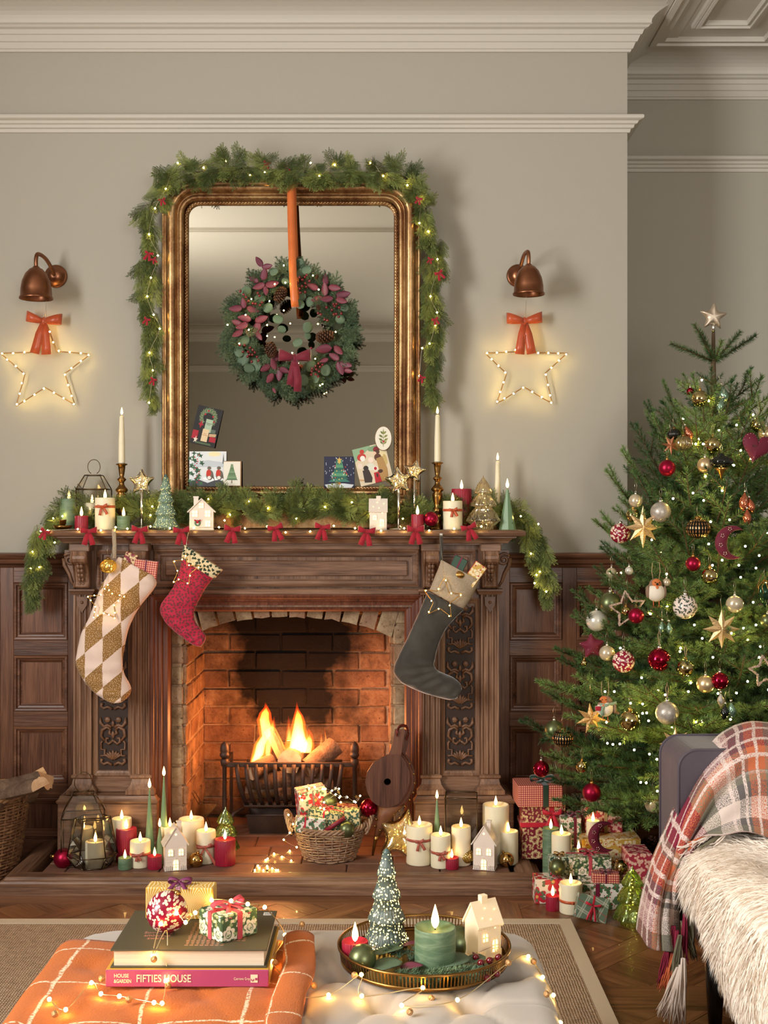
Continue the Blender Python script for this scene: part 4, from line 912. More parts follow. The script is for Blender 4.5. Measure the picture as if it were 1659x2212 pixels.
CONE = P('pinecone_scale', (120, 78, 52), .7, var=(50, (70, 42, 28), .8), rand=.2); CONED = P('pinecone_core', (52, 32, 22), .9)
def conemesh(L=.07, r=.028, n=90):
    g = G(); g.lathe([(.001, 0), (r*.55, L*.12), (r*.62, L*.4), (r*.4, L*.75), (.001, L)], 10, m=1)
    for i in range(n):
        t = i/n; a = i*2.39996; z = L*(.04+.92*t); rad = r*(sin(pi*(t*.8+.14))**.7); c = Vector((cos(a), sin(a), .25+.7*t)).normalized(); s = Vector((-sin(a), cos(a), 0)); up = c.cross(s); b = Vector((0, 0, z)); w = .0062*(1-.4*t)
        o = b+c*rad; g.add([b+s*w*.3, b-s*w*.3, o-s*w, o+c*.002, o+s*w, o-s*w*.7-up*.003, o+s*w*.7-up*.003, o+s*w*.4+up*.0015, o-s*w*.4+up*.0015], [(0, 1, 2, 8, 3, 7, 4), (2, 5, 6, 4, 3), (1, 0, 6, 5)], False, 0)
    me = g.mesh('pinecone'); me.materials.append(CONE); me.materials.append(CONED); return me
PCM = conemesh()
def cone(x, y, dx, dz, s, par, Y=4.385):
    d = Vector((dx, -.35, dz)).normalized(); M3 = orient(d) @ Matrix.Rotation(pi/2, 3, 'Y'); obj('pinecone', PCM, [], par, at(*wz(x, y), Y)-par.location-d*.035*s, M3.to_euler(), s)
cone(720, 600, .6, .8, .85, wreath); cone(635, 1110, .2, -.9, .85, wreath); cone(1150, 990, -1, -.25, .95, wreath); cone(1080, 715, .3, -.8, .3, wreath, 4.37); cone(1068, 432, .3, .8, .25, wreath, 4.37)
WBOW = P('burgundy_velvet', (122, 16, 42), .7, sheen=.9, var=(30, (86, 8, 28), .5))
g = G(); bowg(g, .115, .036, 0, .002); sc_ = at(*wz(860, 1195), 4.352)-WC
g.ribbon([(0, -.003, 0), (-.004, -.012, -.03), (-.012, -.008, -.065), (-.016, -.010, -.098)], (1, 0, .1), [.018, .024, .026, .027], .002)
g.ribbon([(0, -.005, 0), (.006, -.014, -.04), (.012, -.012, -.08), (.010, -.012, -.122)], (1, 0, -.1), [.018, .026, .028, .028], .002); g.ribbon([(0, 0, 0), (-.002, -.004, -.05), (-.004, -.004, -.104)], (1, 0, .3), [.014, .02, .022], .002)
obj('velvet_bow', g, WBOW, wreath, sc_)
lights('', '', [at(*wz(x, y), 4.362) for x, y in [(755, 320), (770, 483), (670, 497), (620, 657), (450, 637), (395, 787), (225, 880), (598, 882), (425, 927), (598, 985), (335, 1057), (835, 1145), (1030, 415), (1085, 548), (1245, 947), (1078, 872), (1052, 1200), (1097, 1453), (1120, 1440), (755, 745)]], wreath, False, bulbmesh(.0026))
ORG = P('orange_satin', (216, 116, 58), .38, sheen=.4, var=(18, (190, 92, 42), .5))
rb = thing('hanging_ribbon', 'long orange satin ribbon holding the wreath, hung over the mirror top', 'ribbon', at(627, 380, 4.45))
g = G(); pts = [at(626, 366, 4.48), at(627, 374, 4.455), at(628, 400, 4.452), at(629, 470, 4.425), at(631, 540, 4.395), at(633, 600, 4.37), at(636, 650, 4.365), at(638, 664, 4.385)]; g.ribbon(smooth(pts, 4), (1, 0, 0), .0275, .0012); cwp('front_strand', g, ORG, rb)
g = G(); pts = [at(632, 366, 4.485), at(633, 376, 4.47), at(635, 470, 4.435), at(638, 560, 4.405), at(640, 640, 4.39), at(638, 662, 4.395)]; g.ribbon(smooth(pts, 4), (1, .3, 0), .022, .0012); cwp('rear_strand', g, ORG, rb)
# ---------------------------------------------------------------- greeting cards propped in the mirror
def card(label, px, py, w, h, rot, bg, Y, shapes, oval=False, edge=None):
    t = thing('greeting_card', label, 'card', at(px, py, Y), (radians(-4), radians(rot), 0), 'greeting cards in the mirror')
    W, Hh = mpx(w, Y), mpx(h, Y); out = [(W/2*cos(a), Hh/2*sin(a)) for a in [2*pi*i/36 for i in range(36)]] if oval else [(-W/2, -Hh/2), (W/2, -Hh/2), (W/2, Hh/2), (-W/2, Hh/2)]
    if edge: g = G(); g.prism([(a*1.07+(.002 if not oval else 0), b*1.05) for a, b in out], -.0004, .0004); obj('card_back', g, P('card_edge', edge, .6), t)
    g = G(); g.prism(out, -.0012, -.0005); obj('card_front', g, P('card_paper', bg, .6), t)
    by = {}
    for k, (col, poly) in enumerate(shapes):
        if isinstance(poly[0], (int, float)): x, y, rx, ry = poly; poly = [(x+rx*cos(a), y+ry*sin(a)) for a in [2*pi*i/10 for i in range(10)]]
        by.setdefault(col, []).append((k, poly))
    for col, pl in by.items():
        g = G()
        for k, poly in pl: g.prism([(a*W/2, b*Hh/2) for a, b in poly], -.00165-k*.000012, -.0011)
        obj('printed_shape', g, P('card_ink', col, .6), t, kind='stuff')
    return t
rr = random.Random(4)
def star(cx, cz, R1, r1, n, ph=pi/2): return [(cx+(R1 if i % 2 == 0 else r1)*cos(ph+pi*i/n), cz+(R1 if i % 2 == 0 else r1)*sin(ph+pi*i/n)) for i in range(2*n)]
def text(s, size, m, par, loc, rot=(pi/2, 0, 0), ext=.0002, align='CENTER', name='lettering', sx=1, off=0):
    cu = bpy.data.curves.new(name, 'FONT'); cu.body = s; cu.size = size; cu.extrude = ext; cu.align_x = align; cu.align_y = 'CENTER'; cu.offset = off; cu.materials.append(m)
    tmp = bpy.data.objects.new(name, cu); C.objects.link(tmp); bpy.context.view_layer.update()
    me = bpy.data.meshes.new_from_object(tmp.evaluated_get(bpy.context.evaluated_depsgraph_get())); bpy.data.objects.remove(tmp)
    if not me.materials: me.materials.append(m)
    o = bpy.data.objects.new(name, me); C.objects.link(o); o.parent = par; o.location = loc; o.rotation_euler = rot; o.scale = (sx, 1, 1); return o
sh = []
for i in range(26):
    a = pi*(i/25)*1.5-.25*pi; x, z = .0+.55*cos(a), .45+.38*sin(a); sh.append(('7c8a66' if i % 2 else '56684a', star(x, z, .2, .08, 5, a)))
for x, z in [(-.3, .6), (.35, .55), (.5, .3), (-.1, .8)]: sh.append(('b02030', (x, z, .07, .05)))
sh += [('a81c2c', [(-.95, -.75), (-.5, -.75), (-.5, -.3), (-.95, -.3)]), ('a81c2c', [(.45, -.75), (.95, -.75), (.95, -.5), (.45, -.45)]), ('c8a880', [(.35, -.5), (.9, -.45), (.9, -.3), (.35, -.35)]), ('5a6a5c', [(.4, -.3), (.8, -.3), (.8, -.1), (.4, -.1)]),
       ('a9bfa4', [(-.12, -.3), (.42, -.3), (.42, .38), (-.12, .38)]), ('e2c9a0', [(-.2, -.8), (.3, -.8), (.3, -.15), (-.2, -.15)]), ('a81c2c', star(-.45, .05, .22, .1, 4)), ('e6d8c8', star(-.6, -.78, .2, .08, 5)), ('4f6244', [(-.6, -.95), (.7, -.95), (.6, -.85), (-.5, -.86)])]
c1 = card('dark greeting card with a holly wreath over two books and red parcels', 446, 921, 55, 84, 13, (28, 26, 28), 4.502, sh)
TXT = P('print_ink', (60, 70, 60), .6)
for s, z, x in [('Christmas', .0125, .006), ('Story', .0075, .006)]: text(s, .0062, TXT, c1, (x, -.0022, z))
for s, z in [('Merry', -.028), ('Christmas', -.034)]: text(s, .0045, P('print_ink_red', (170, 60, 40), .6), c1, (.002, -.0022, z))
sh = [('f2e6b8', (.35, .85, .35, .14)), ('c4ccd2', [(-1, .3), (0, .5), (1, .35), (1, .1), (-1, .1)]), ('70767a', [(.78, .3), (.84, .9), (.9, .3)]), ('44484c', [(-1, -1), (1, -1), (1, -.75), (.5, -.6), (0, -.8), (-.5, -.6), (-1, -.7)]), ('ffffff', [(-.3, -.5), (1, -.45), (1, -.6), (.7, -.62), (.3, -.66), (-.2, -.62)])]
for i in range(24):
    x, z = -.75+.25*sin(i*1.1)+.2*rr.random()*(i % 3), .9-i*.075; sh.append(('3f6b48' if i % 2 else '2c5238', star(x, z, .15, .06, 4, i)))
for i in range(14): sh.append(('c02434', (-.75+.3*rr.random(), .8-i*.12, .035, .035)))
for x in (.08, .6): sh += [('6e6458', (x+.03, -.35, .2, .3)), ('c83420', (x-.03, -.25, .13, .22)), ('6e6458', (x-.0, .05, .11, .1)), ('5a5046', [(x+.12, -.4), (x+.32, -.7), (x+.2, -.3)]), ('f0ece4', (x, -.5, .1, .1))]
card('square greeting card with two robins on a snowy holly fence', 449, 1013, 80, 76, 0, (226, 230, 232), 4.500, sh)
sh = [('7a5a3c', [(-.06, -.8), (.06, -.8), (.04, -.5), (-.04, -.5)])]+[(['5f7d5a', '7f9a74', '6c8a62'][i % 3], [(-.72+i*.082, -.55+i*.15), (.72-i*.082, -.55+i*.15), (.28-i*.02, -.2+i*.14), (-.28+i*.02, -.2+i*.14)]) for i in range(8)]+[('6c8a62', [(-.04, .6), (.04, .6), (0, .85)])]
card('small cream greeting card showing one plain fir tree', 501, 1023, 36, 52, 0, (236, 230, 216), 4.492, sh, edge=(150, 112, 70))
sh = [('dfe4ea', [(-.8, -1), (.8, -1), (.95, -.8), (.3, -.72), (-.3, -.72), (-.95, -.8)])]+[('c9d0dc', (rr.uniform(-.95, .95), rr.uniform(-.3, .95), .018, .05)) for _ in range(34)]+[(['3f7e6c', '2e6658', '5c9a74'][i % 3], [(-.72+i*.09, -.62+i*.18), (.72-i*.09, -.62+i*.18), (.2, -.3+i*.18), (-.2, -.3+i*.18)]) for i in range(7)]+[('d9b45a', star(0, .78, .2, .08, 5)), ('d9b45a', star(0, .62, .14, .05, 4)), ('b47838', (0, -.72, .12, .07))]+[(['d94a4a', 'f0d070', 'e8e8f0'][i % 3], (rr.uniform(-.5, .5), rr.uniform(-.55, .4), .035, .035)) for i in range(26)]
card('navy greeting card with a jewelled green tree and stars', 733, 1020, 66, 68, 0, (36, 40, 66), 4.503, sh)
sh = [('8fb08c', [(-1, .3), (.1, .9), (.1, 1), (-1, 1)]), ('7fa07a', (.3, .8, .4, .15)), ('e8d8a8', (.7, .4, .25, .4)), ('c8b070', (.8, .1, .12, .3)), ('c43c34', (-.55, .5, .28, .2)), ('f2efe8', (-.5, .42, .16, .15)), ('c43c34', (-.45, .78, .14, .12)), ('f2ddd0', (-.05, .25, .17, .15)), ('ead8c8', (-.75, .05, .15, .16)), ('dfe0d0', (-.15, -.1, .25, .2)), ('c8a070', [(-1, -.6), (-.5, -.75), (-.5, -.82), (-1, -.7)]),
      ('8a2430', (.42, .72, .2, .16)), ('5a3428', (.42, .58, .17, .14)), ('e6c4a8', (.28, .52, .1, .12)), ('5e3826', (.4, .3, .22, .2)), ('b08a54', [(.28, .25), (.68, .3), (.8, -.4), (.72, -1), (.22, -1), (.3, -.4)]), ('4a2c20', (.35, -.45, .16, .1)), ('332a26', (-.45, -.12, .16, .14)), ('3a302c', [(-.68, -.2), (-.3, -.22), (-.2, -.7), (-.3, -.92), (-.72, -.85)]), ('b8202c', [(-.05, -.45), (.25, -.45), (.3, -1), (-.1, -1)]), ('f0e8e0', (.1, -.25, .15, .13)), ('b8202c', (.1, -.25, .09, .09)), ('3a2c28', (.12, -.62, .06, .12))]
card('tilted vintage greeting card with a woman in a brown coat and children', 805, 1003, 72, 82, -14, (222, 206, 178), 4.497, sh)
sh = [('7c8450', [(-.03, -.7), (.03, -.7), (.02, .6), (-.02, .6)])]
for z, s in [(.45, .6), (.15, .9), (-.15, .95), (-.4, .7)]:
    for q in (-1, 1): sh.append(('8a8f4c' if q > 0 else '6e7840', [(0, z-.12), (q*.25*s, z+.14), (q*.62*s, z+.16), (q*.45*s, z-.02)]))
sh += [('8a8f4c', [(-.12, .4), (0, .85), (.12, .4)])]+[('b02838', (x, z, .09, .06)) for x, z in [(-.05, -.22), (.08, -.25), (.0, -.32)]]
card('small oval cream greeting card with a holly sprig in a scalloped border', 828, 947, 35, 51, 0, (236, 230, 214), 4.491, sh, True, (120, 92, 56))
# ---------------------------------------------------------------- copper wall lamps
COPM = P('aged_copper', (160, 108, 80), .33, 1, var=(9, (116, 74, 54), .8))
def walllamp(label, rx, ry, sx_, y0, y1, w):
    t = thing('wall_lamp', label, 'lamp', at(rx, ry, 4.598), 0, 'copper wall lamps'); ro = t.location; Ys = 4.44
    g = G(); g.T = Matrix.Translation(Vector((ro.x, 4.599, ro.z))) @ Matrix.Rotation(pi/2, 4, 'X'); g.lathe([(.044, 0), (.044, .004), (.040, .008), (.036, .009), (.034, .015), (.028, .018), (.026, .024), (.010, .028), (.001, .029)], 32); cwp('wall_rose', g, COPM, t)
    c = at(sx_, y0, Ys); g = G(); pts = smooth([(ro.x, 4.575, ro.z), (ro.x*.75+c.x*.25, 4.545, ro.z+.03), (ro.x*.5+c.x*.5, 4.50, c.z+.045), (c.x*.9+ro.x*.1, 4.455, c.z+.050), (c.x, Ys, c.z+.030), (c.x, Ys, c.z)], 5); g.tube(pts, .0075, 10); cwp('arm', g, COPM, t)
    h = mpx(y1-y0, Ys); r = mpx(w, Ys)/2; zb = c.z-h
    prof = [(r*1.04, 0), (r*1.07, .002), (r*1.06, .006), (r*.99, .010), (r*.97, h*.3), (r*.88, h*.55), (r*.68, h*.78), (r*.42, h*.92), (r*.22, h*.97), (r*.2, h), (.001, h+.002)]
    g = G(); g.T = Matrix.Translation(Vector((c.x, Ys, zb))); g.lathe(prof, 36, cap=False); g.lathe([(r*1.03, .001), (r*.93, .010), (r*.92, h*.3), (r*.83, h*.52), (r*.6, h*.75), (.001, h*.9)], 36, cap=False); cwp('bell_shade', g, COPM, t)
    return t
walllamp('copper bell wall lamp to the left of the mirror, above the left light star', 121, 597, 78, 576, 646, 68)
walllamp('copper bell wall lamp to the right of the mirror, above the right light star', 1119, 596, 1142, 571, 637, 65)
STW = P('star_wire', (150, 112, 66), .4, .8)
def lightstar(label, tips, Y, mesh, per, wr=.0022, thread=None, loc=None, group='wire light stars', round_=0):
    """tips: ten px points alternating outer and inner"""
    t = thing('light_star', label, 'star', at(*tips[0], Y), group=group); P_ = [at(a, b, Y) for a, b in tips]
    g = G(); cl = P_+[P_[0]]; wp = []
    for a, b in zip(cl, cl[1:]):
        for q in range(10): p = a.lerp(b, q/10); wp.append(p+Vector((R.uniform(-1, 1), 0, R.uniform(-1, 1)))*.0004)
    g.tube(wp, wr, 5, True); cwp('wire_frame', g, STW, t)
    for a, b in zip(cl, cl[1:]):
        for q in range(per): p = a.lerp(b, (q+.15)/per); obj('bulb', mesh, [], t, p+Vector((R.uniform(-1, 1)*.002, -.003, R.uniform(-1, 1)*.002))-t.location)
    if thread: g = G(); g.tube([P_[0], at(*thread, Y-.10 if thread[1] < 660 else Y)], .0005, 4); cwp('hanging_thread', g, WIRE, t)
    return t
def startips(pts): return pts
SL = [(112, 688), (121, 758), (195, 765), (140, 807), (162, 874), (98, 837), (35, 877), (54, 809), (1, 763), (75, 761)]
lightstar('wire star of warm lights on the left wall, below the left copper lamp', [(98, 692), (123, 759)]+SL[2:9]+[(75, 761)], 4.575, BS, 3, thread=(100, 650))
lightstar('wire star of warm lights on the right wall, below the right copper lamp', [(1135, 694), (1158, 762), (1225, 763), (1178, 806), (1193, 872), (1132, 836), (1073, 872), (1094, 807), (1048, 763), (1112, 760)], 4.575, BS, 3, thread=(1137, 640))
for lb, px, py in (('rust satin bow tied on top of the left wall star', 95, 694), ('rust satin bow tied on top of the right wall star', 1133, 694)):
    t = thing('satin_bow', lb, 'bow', at(px, py, 4.553), (0, R.uniform(-.1, .1), 0), 'rust satin bows on the light stars'); g = G(); bowg(g, .135, .034, .125, .001, spread=.18); obj('ribbon', g, SATIN, t)
# ---------------------------------------------------------------- candles
def waxmat(name, c, c2, rough=.45, rustic=False, sss=.12):
    m, nt, b, tc = newmat(name); setp(b, rough, sss=sss); v = tc.outputs['Object']
    n = noise(nt, mapping(nt, v, (12, 12, 60) if rustic else (9, 9, 9)), 1 if rustic else 1, 4, .65, 1.2)
    c_ = mixc(nt, ma(nt, 'MULTIPLY', step(nt, n, .4, .68), .8 if rustic else .35), lin(c), lin(c2)); nt.links.new(c_, b.inputs['Base Color'])
    if rustic: bump(nt, b, n, .35, .002)
    return m
CREAM = waxmat('cream_wax', (238, 228, 198), (226, 212, 172)); GRN = waxmat('sage_wax', (86, 112, 84), (132, 152, 120), .5, True); REDW = waxmat('berry_wax', (150, 28, 52), (132, 20, 44), .4); GCONE = waxmat('sage_smooth_wax', (118, 148, 112), (106, 136, 102), .35)
g = G(); g.lathe([(.0005, 0), (.0042, .004), (.0062, .010), (.0060, .016), (.0042, .024), (.0020, .032), (.0003, .038)], 12); FLM = g.mesh('flame'); FLM.materials.append(FLAME)
g = G(); g.lathe([(.0012, -.004), (.0012, .004)], 6); WKM = g.mesh('wick'); WKM.materials.append(WICK)
def candle(kind, label, px, top, base, w, z0=None, Y=None, fl=1.0, ribbon=None, group=None, rz=0):
    """px column, px rows of rim and foot, px width; Y from the row of the foot unless given"""
    if Y is None: yf = depth(base, z0); r = mpx(w, yf)/2; Y = yf+r
    r = mpx(w, Y)/2; h = PZ(top, Y)-z0; x = PX(px, Y); t = thing({'c': 'pillar_candle', 'g': 'pillar_candle', 'r': 'ribbed_candle', 'k': 'cone_candle', 't': 'taper_candle'}[kind], label, 'candle', (x, Y, z0), rz, group)
    g = G()
    if kind == 'c': g.lathe([(r*.97, 0), (r, .003), (r, h-.004), (r*.97, h), (r*.90, h-.001), (r*.80, h-.006), (r*.3, h-.008), (.001, h-.008)], 40); m = CREAM; zt = h-.008
    elif kind == 'g': g.lathe([(r*.98, 0), (r, .002), (r, h-.002), (r*.98, h), (r*.90, h-.003), (r*.3, h-.007), (.001, h-.007)], 40); m = GRN; zt = h-.007
    elif kind == 'r':
        nr = max(18, int(r*1000)*1); n = nr*4; g.lathe([(r*.985, 0), (r, .001), (r, h-.001), (r*.985, h)], n, rib=nr, rd=.022, cap=False); g.lathe([(r*.985, h), (r*.8, h-.004), (r*.3, h-.005), (.001, h-.005)], 40, cap=False); m = REDW; zt = h-.005
    elif kind == 'k':
        n = 8 if h < .17 else 28; g.lathe([(r, 0), (r*.98, .002), (r*.55, h*.48), (r*.13, h*.985), (r*.09, h), (.0005, h)], n, smooth=n > 10); m = GCONE; zt = h
    else: g.lathe([(r, 0), (r, .004), (r*.93, h*.5), (r*.66, h-.004), (r*.4, h), (.0005, h)], 24); m = CREAM; zt = h
    obj('wax', g, m, t); obj('wick', WKM, [], t, (0, 0, zt)); obj('flame', FLM, [], t, (0, 0, zt+.003), scale=fl*(.82 if r < .02 and kind not in 'c' else .92))
    if ribbon:
        zr, mat_, bw, tl = ribbon; zr *= h; g = G(); hw = .0045; g.lathe([(r+.0004, zr-hw), (r+.0016, zr-hw), (r+.0016, zr+hw), (r+.0004, zr+hw)], 40); obj('ribbon_band', g, mat_, t)
        g = G(); bowg(g, bw, .010, tl, .0008, spread=.45); obj('ribbon_bow', g, mat_, t, (0, -r-.003, zr), (0, -.15, 0))
    return t
BW0 = bulbmesh(.0024, emis('warm_bulb_soft', (255, 210, 110), 15))
HC = [('c', 'cream pillar candle inside the square lantern on the hearth', 180, 1787, 1864, 41, .92), ('c', 'cream pillar candle inside the faceted wire lantern on the hearth', 206, 1816, 1880, 43, 1),
 ('c', 'cream pillar candle behind the tall ribbed red candle, left end of the hearth', 263, 1767, 1860, 43, 1), ('r', 'tall ribbed red candle standing before a cream one, left side of the hearth', 273, 1789, 1866, 43, 1),
 ('g', 'short sage green candle at the front of the left hearth group', 270, 1852, 1881, 29, .9), ('k', 'tall sage taper cone candle, shorter of the two on the hearth left', 323, 1704, 1862, 25, 1),
 ('k', 'tallest sage taper cone candle beside the left hearth pillar', 354, 1678, 1858, 25, 1), ('k', 'short faceted sage cone candle just left of the left hearth house', 345, 1788, 1868, 28, .9),
 ('c', 'cream pillar candle half hidden behind the left hearth house chimney', 367, 1783, 1862, 40, .95), ('c', 'widest cream pillar candle behind and right of the left hearth house', 413, 1768, 1856, 55, 1),
 ('r', 'small ribbed red candle in front of the left hearth house', 334, 1848, 1880, 30, .9), ('r', 'ribbed red candle before the green glass tree, right end of the left hearth group', 486, 1812, 1873, 44, 1),
 ('c', 'cream pillar candle in front of the open square glass lantern', 996, 1784, 1872, 42, 1), ('k', 'sage taper cone candle behind the right hearth candles', 944, 1727, 1862, 26, .9),
 ('r', 'small ribbed red candle at the front of the right hearth group', 976, 1852, 1880, 30, .9), ('c', 'tallest and widest cream pillar candle at the right end of the hearth', 1071, 1737, 1867, 57, 1),
 ('c', 'cream pillar candle at the far right end of the hearth, behind the gold bauble', 1098, 1794, 1870, 43, 1)]
for k, lb, px, tp, bs, w_, fl in HC: candle(k, lb, px, tp, bs, w_, ZH, fl=fl, group='candles along the hearth')
for lb, px, tp, bs, w_, rib in [('cream pillar candle tied with a rose ribbon, left hearth group', 303, 1815, 1877, 44, (.52, PINKSAT, .045, .018)), ('cream pillar candle with a long draped rose ribbon bow beside the gold bauble', 445, 1793, 1868, 42, (.55, PINKSAT, .055, .075)),
  ('wide cream pillar candle with a thin rose ribbon beside the glass star', 906, 1780, 1872, 57, (.64, PINKSAT, .03, .03)), ('cream pillar candle with a rose ribbon bow behind the small red candle, right hearth', 952, 1802, 1878, 43, (.48, PINKSAT, .035, .022))]:
    candle('c', lb, px, tp, bs, w_, ZH, ribbon=rib, group='candles along the hearth')
MCN = [('g', 'sage green pillar candle at the left end of the mantel shelf', 149, 1077, 1140, 39, 4.47), ('c', 'cream pillar candle inside the small brass lantern on the mantel', 199, 1086, 1138, 36, 4.50), ('r', 'small ribbed red candle before the lantern, left end of the mantel', 176, 1114, 1141, 28, 4.39),
 ('g', 'small sage green candle at the foot of the left brass candlestick', 267, 1114, 1141, 28, 4.38), ('r', 'small ribbed red candle left of the matte red bauble on the mantel', 902, 1111, 1140, 27, 4.38), ('r', 'tall ribbed red candle behind the ribboned candle, right end of the mantel', 997, 1056, 1137, 42, 4.48),
 ('k', 'faceted sage cone candle at the right end of the mantel shelf', 1096, 1056, 1138, 38, 4.40)]
for k, lb, px, tp, bs, w_, Y in MCN: candle(k, lb, px, tp, bs, w_, ZM, Y=Y, group='candles along the mantel')
candle('c', 'cream pillar candle with a rust ribbon bow, left side of the mantel', 227, 1075, 1141, 43, ZM, Y=4.40, ribbon=(.72, SATIN, .035, .03), group='candles along the mantel')
candle('c', 'cream pillar candle with a rust ribbon tie, right side of the mantel', 978, 1082, 1139, 42, ZM, Y=4.40, ribbon=(.68, SATIN, .03, .024), group='candles along the mantel')
def stick(label, tl, px, Y, top, ctop, cw=14):
    t = thing('candlestick', label, 'candlestick', (PX(px, Y), Y, ZM), 0, 'brass candlesticks'); k = mpx(1, Y); h = PZ(top, Y)-ZM; q = h/.232
    g = G(); g.lathe([(r_*1.0, z*q) for r_, z in [(.030, 0), (.031, .004), (.027, .010), (.018, .016), (.014, .026), (.016, .032), (.012, .040), (.0115, .052), (.017, .060), (.0185, .066), (.016, .072), (.012, .078), (.015, .090), (.0185, .112), (.0195, .122), (.014, .128), (.0225, .134), (.0235, .140), (.017, .147), (.010, .156), (.009, .166), (.016, .173), (.0165, .177), (.008, .184), (.010, .196), (.0125, .212), (.0135, .224), (.021, .227), (.0215, .230), (.012, .232), (.001, .232)]], 28); obj('turned_stem', g, BRASS, t)
    c = candle('t', tl, px, ctop, top, cw, ZM+h, Y=Y, fl=.9, group='tall white taper candles'); return t
stick('turned brass candlestick holding a white taper on the left of the mantel', 'tall white taper candle in the left brass candlestick', 263, 4.46, 1001, 898)
stick('turned brass candlestick holding a white taper on the right of the mirror', 'tall white taper candle in the right brass candlestick', 945, 4.46, 998, 896)
t = thing('candle_holder', 'low brass holder of the taper behind the glass tree at the mantel right', 'candlestick', (PX(1075, 4.50), 4.50, ZM)); g = G(); g.lathe([(.026, 0), (.027, .003), (.018, .008), (.010, .014), (.012, .03), (.016, .036), (.001, .036)], 24); obj('holder_body', g, BRASS, t)
candle('t', 'white taper candle rising behind the sage cone at the mantel right', 1075, 996, 1116, 14, ZM+.0362, Y=4.50, fl=.9, group='tall white taper candles')
t = thing('chamberstick', 'small empty brass chamberstick at the left end of the mantel', 'candlestick', (PX(134, 4.375), 4.385, ZM)); g = G(); g.lathe([(.012, 0), (.030, .006), (.036, .016), (.0345, .016), (.028, .009), (.008, .006), (.007, .016), (.012, .02), (.0125, .034), (.015, .037), (.010, .037), (.009, .024), (.001, .024)], 28); obj('dish_and_socket', g, BRASS, t)
# ---------------------------------------------------------------- glass and ceramic ornaments
def thinglass(name, tint=(250, 250, 248), gl=.16):
    m = bpy.data.materials.new(name); m.use_nodes = True; nt = m.node_tree; nt.nodes.clear()
    a = nd(nt, 'BsdfTransparent', {0: lin(tint)}); b = nd(nt, 'BsdfGlossy', {0: (1, 1, 1, 1), 1: .04}); f = ma(nt, 'MULTIPLY_ADD', nd(nt, 'Fresnel', {'IOR': 1.5}).outputs[0], .9, gl*.2, clamp=True)
    x = nd(nt, 'MixShader', {0: f, 1: a.outputs[0], 2: b.outputs[0]}); o = nd(nt, 'OutputMaterial'); nt.links.new(x.outputs[0], o.inputs[0]); return m
GLASS = thinglass('clear_glass'); LEAD = P('dark_brass_frame', (96, 80, 60), .35, 1)
def mercmat(name, tint, silver, wave=5.0):
    m = bpy.data.materials.new(name); m.use_nodes = True; nt = m.node_tree; nt.nodes.clear(); tc = nd(nt, 'TexCoord').outputs['Object']
    n = noise(nt, mapping(nt, tc, (40, 40, 24)), 1, 3, .5, wave); k = step(nt, n, .50, .60)
    a = nd(nt, 'BsdfTransparent', {0: lin(tint)}); b = nd(nt, 'BsdfGlossy', {0: lin(silver), 1: .12}); tr = nd(nt, 'BsdfTranslucent', {0: lin(tint)})
    x0 = nd(nt, 'MixShader', {0: .45, 1: a.outputs[0], 2: tr.outputs[0]}); f = ma(nt, 'MAXIMUM', ma(nt, 'MULTIPLY', k, .75), ma(nt, 'MULTIPLY_ADD', nd(nt, 'Fresnel', {'IOR': 1.5}).outputs[0], 1.0, .08, clamp=True))
    x = nd(nt, 'MixShader', {0: f, 1: x0.outputs[0], 2: b.outputs[0]}); o = nd(nt, 'OutputMaterial'); nt.links.new(x.outputs[0], o.inputs[0]); return m
MERC = mercmat('mercury_glass', (255, 248, 230), (240, 234, 222)); GRNG = mercmat('green_swirl_glass', (196, 226, 176), (196, 216, 180))
def tiered(r, h, tiers, tip=.12, drop=.10):
    p = [(r*.55, 0), (r*.60, h*.03), (r*.58, h*.06)]; z0 = .06; n = len(tiers)
    for i, (rb, zb) in enumerate(tiers):
        zt = tiers[i+1][1] if i < n-1 else .985; ri = tiers[i+1][0]*.55 if i < n-1 else .03
        p += [(r*rb*.92, h*(zb-.012)), (r*rb, h*(zb+.005)), (r*rb*.97, h*(zb+.03)), (r*(rb*.62+ri*.38), h*(zb+(zt-zb)*.5)), (r*ri*1.05, h*(zt-.02))]
    return p+[(r*.03, h*.985), (.0005, h)]
def glasstree(label, px, top, base, w, z0, Y, m, tiers, ribs=10, rd=.05, twist=0, bulbs=8, nm='glass_tree'):
    r = mpx(w, Y)/2; h = PZ(top, Y)-z0; t = thing(nm, label, 'ornament', (PX(px, Y), Y, z0)); g = G(); n = 60
    prof = tiered(r, h, tiers); vs = []
    g.lathe(prof, n, rib=ribs, rd=rd)
    if twist: g.v = [(x*cos(z/h*twist)-y*sin(z/h*twist), x*sin(z/h*twist)+y*cos(z/h*twist), z) for x, y, z in g.v]
    obj('glass_body', g, m, t); rq = random.Random(px)
    pts = [Vector((rq.uniform(-.3, .3)*r*(1-i/bulbs), rq.uniform(-.3, .3)*r*(1-i/bulbs), h*(.1+.72*i/bulbs))) for i in range(bulbs)]
    for p in pts: obj('bulb', BW0, [], t, p, scale=.75)
    return t
glasstree('mercury glass fir tree ornament lit from inside at the mantel right', 1044, 1027, 1136, 74, ZM, 4.39, MERC, [(1, .16), (.76, .44), (.52, .68)], 14, .045, .8, 9)
glasstree('small green swirled glass tree ornament behind the ribbed red hearth candle', 487, 1743, 1850, 60, ZH, depth(1852, ZH)+.03, GRNG, [(1, .14), (.85, .42), (.62, .68)], 9, .05, .6, 6)
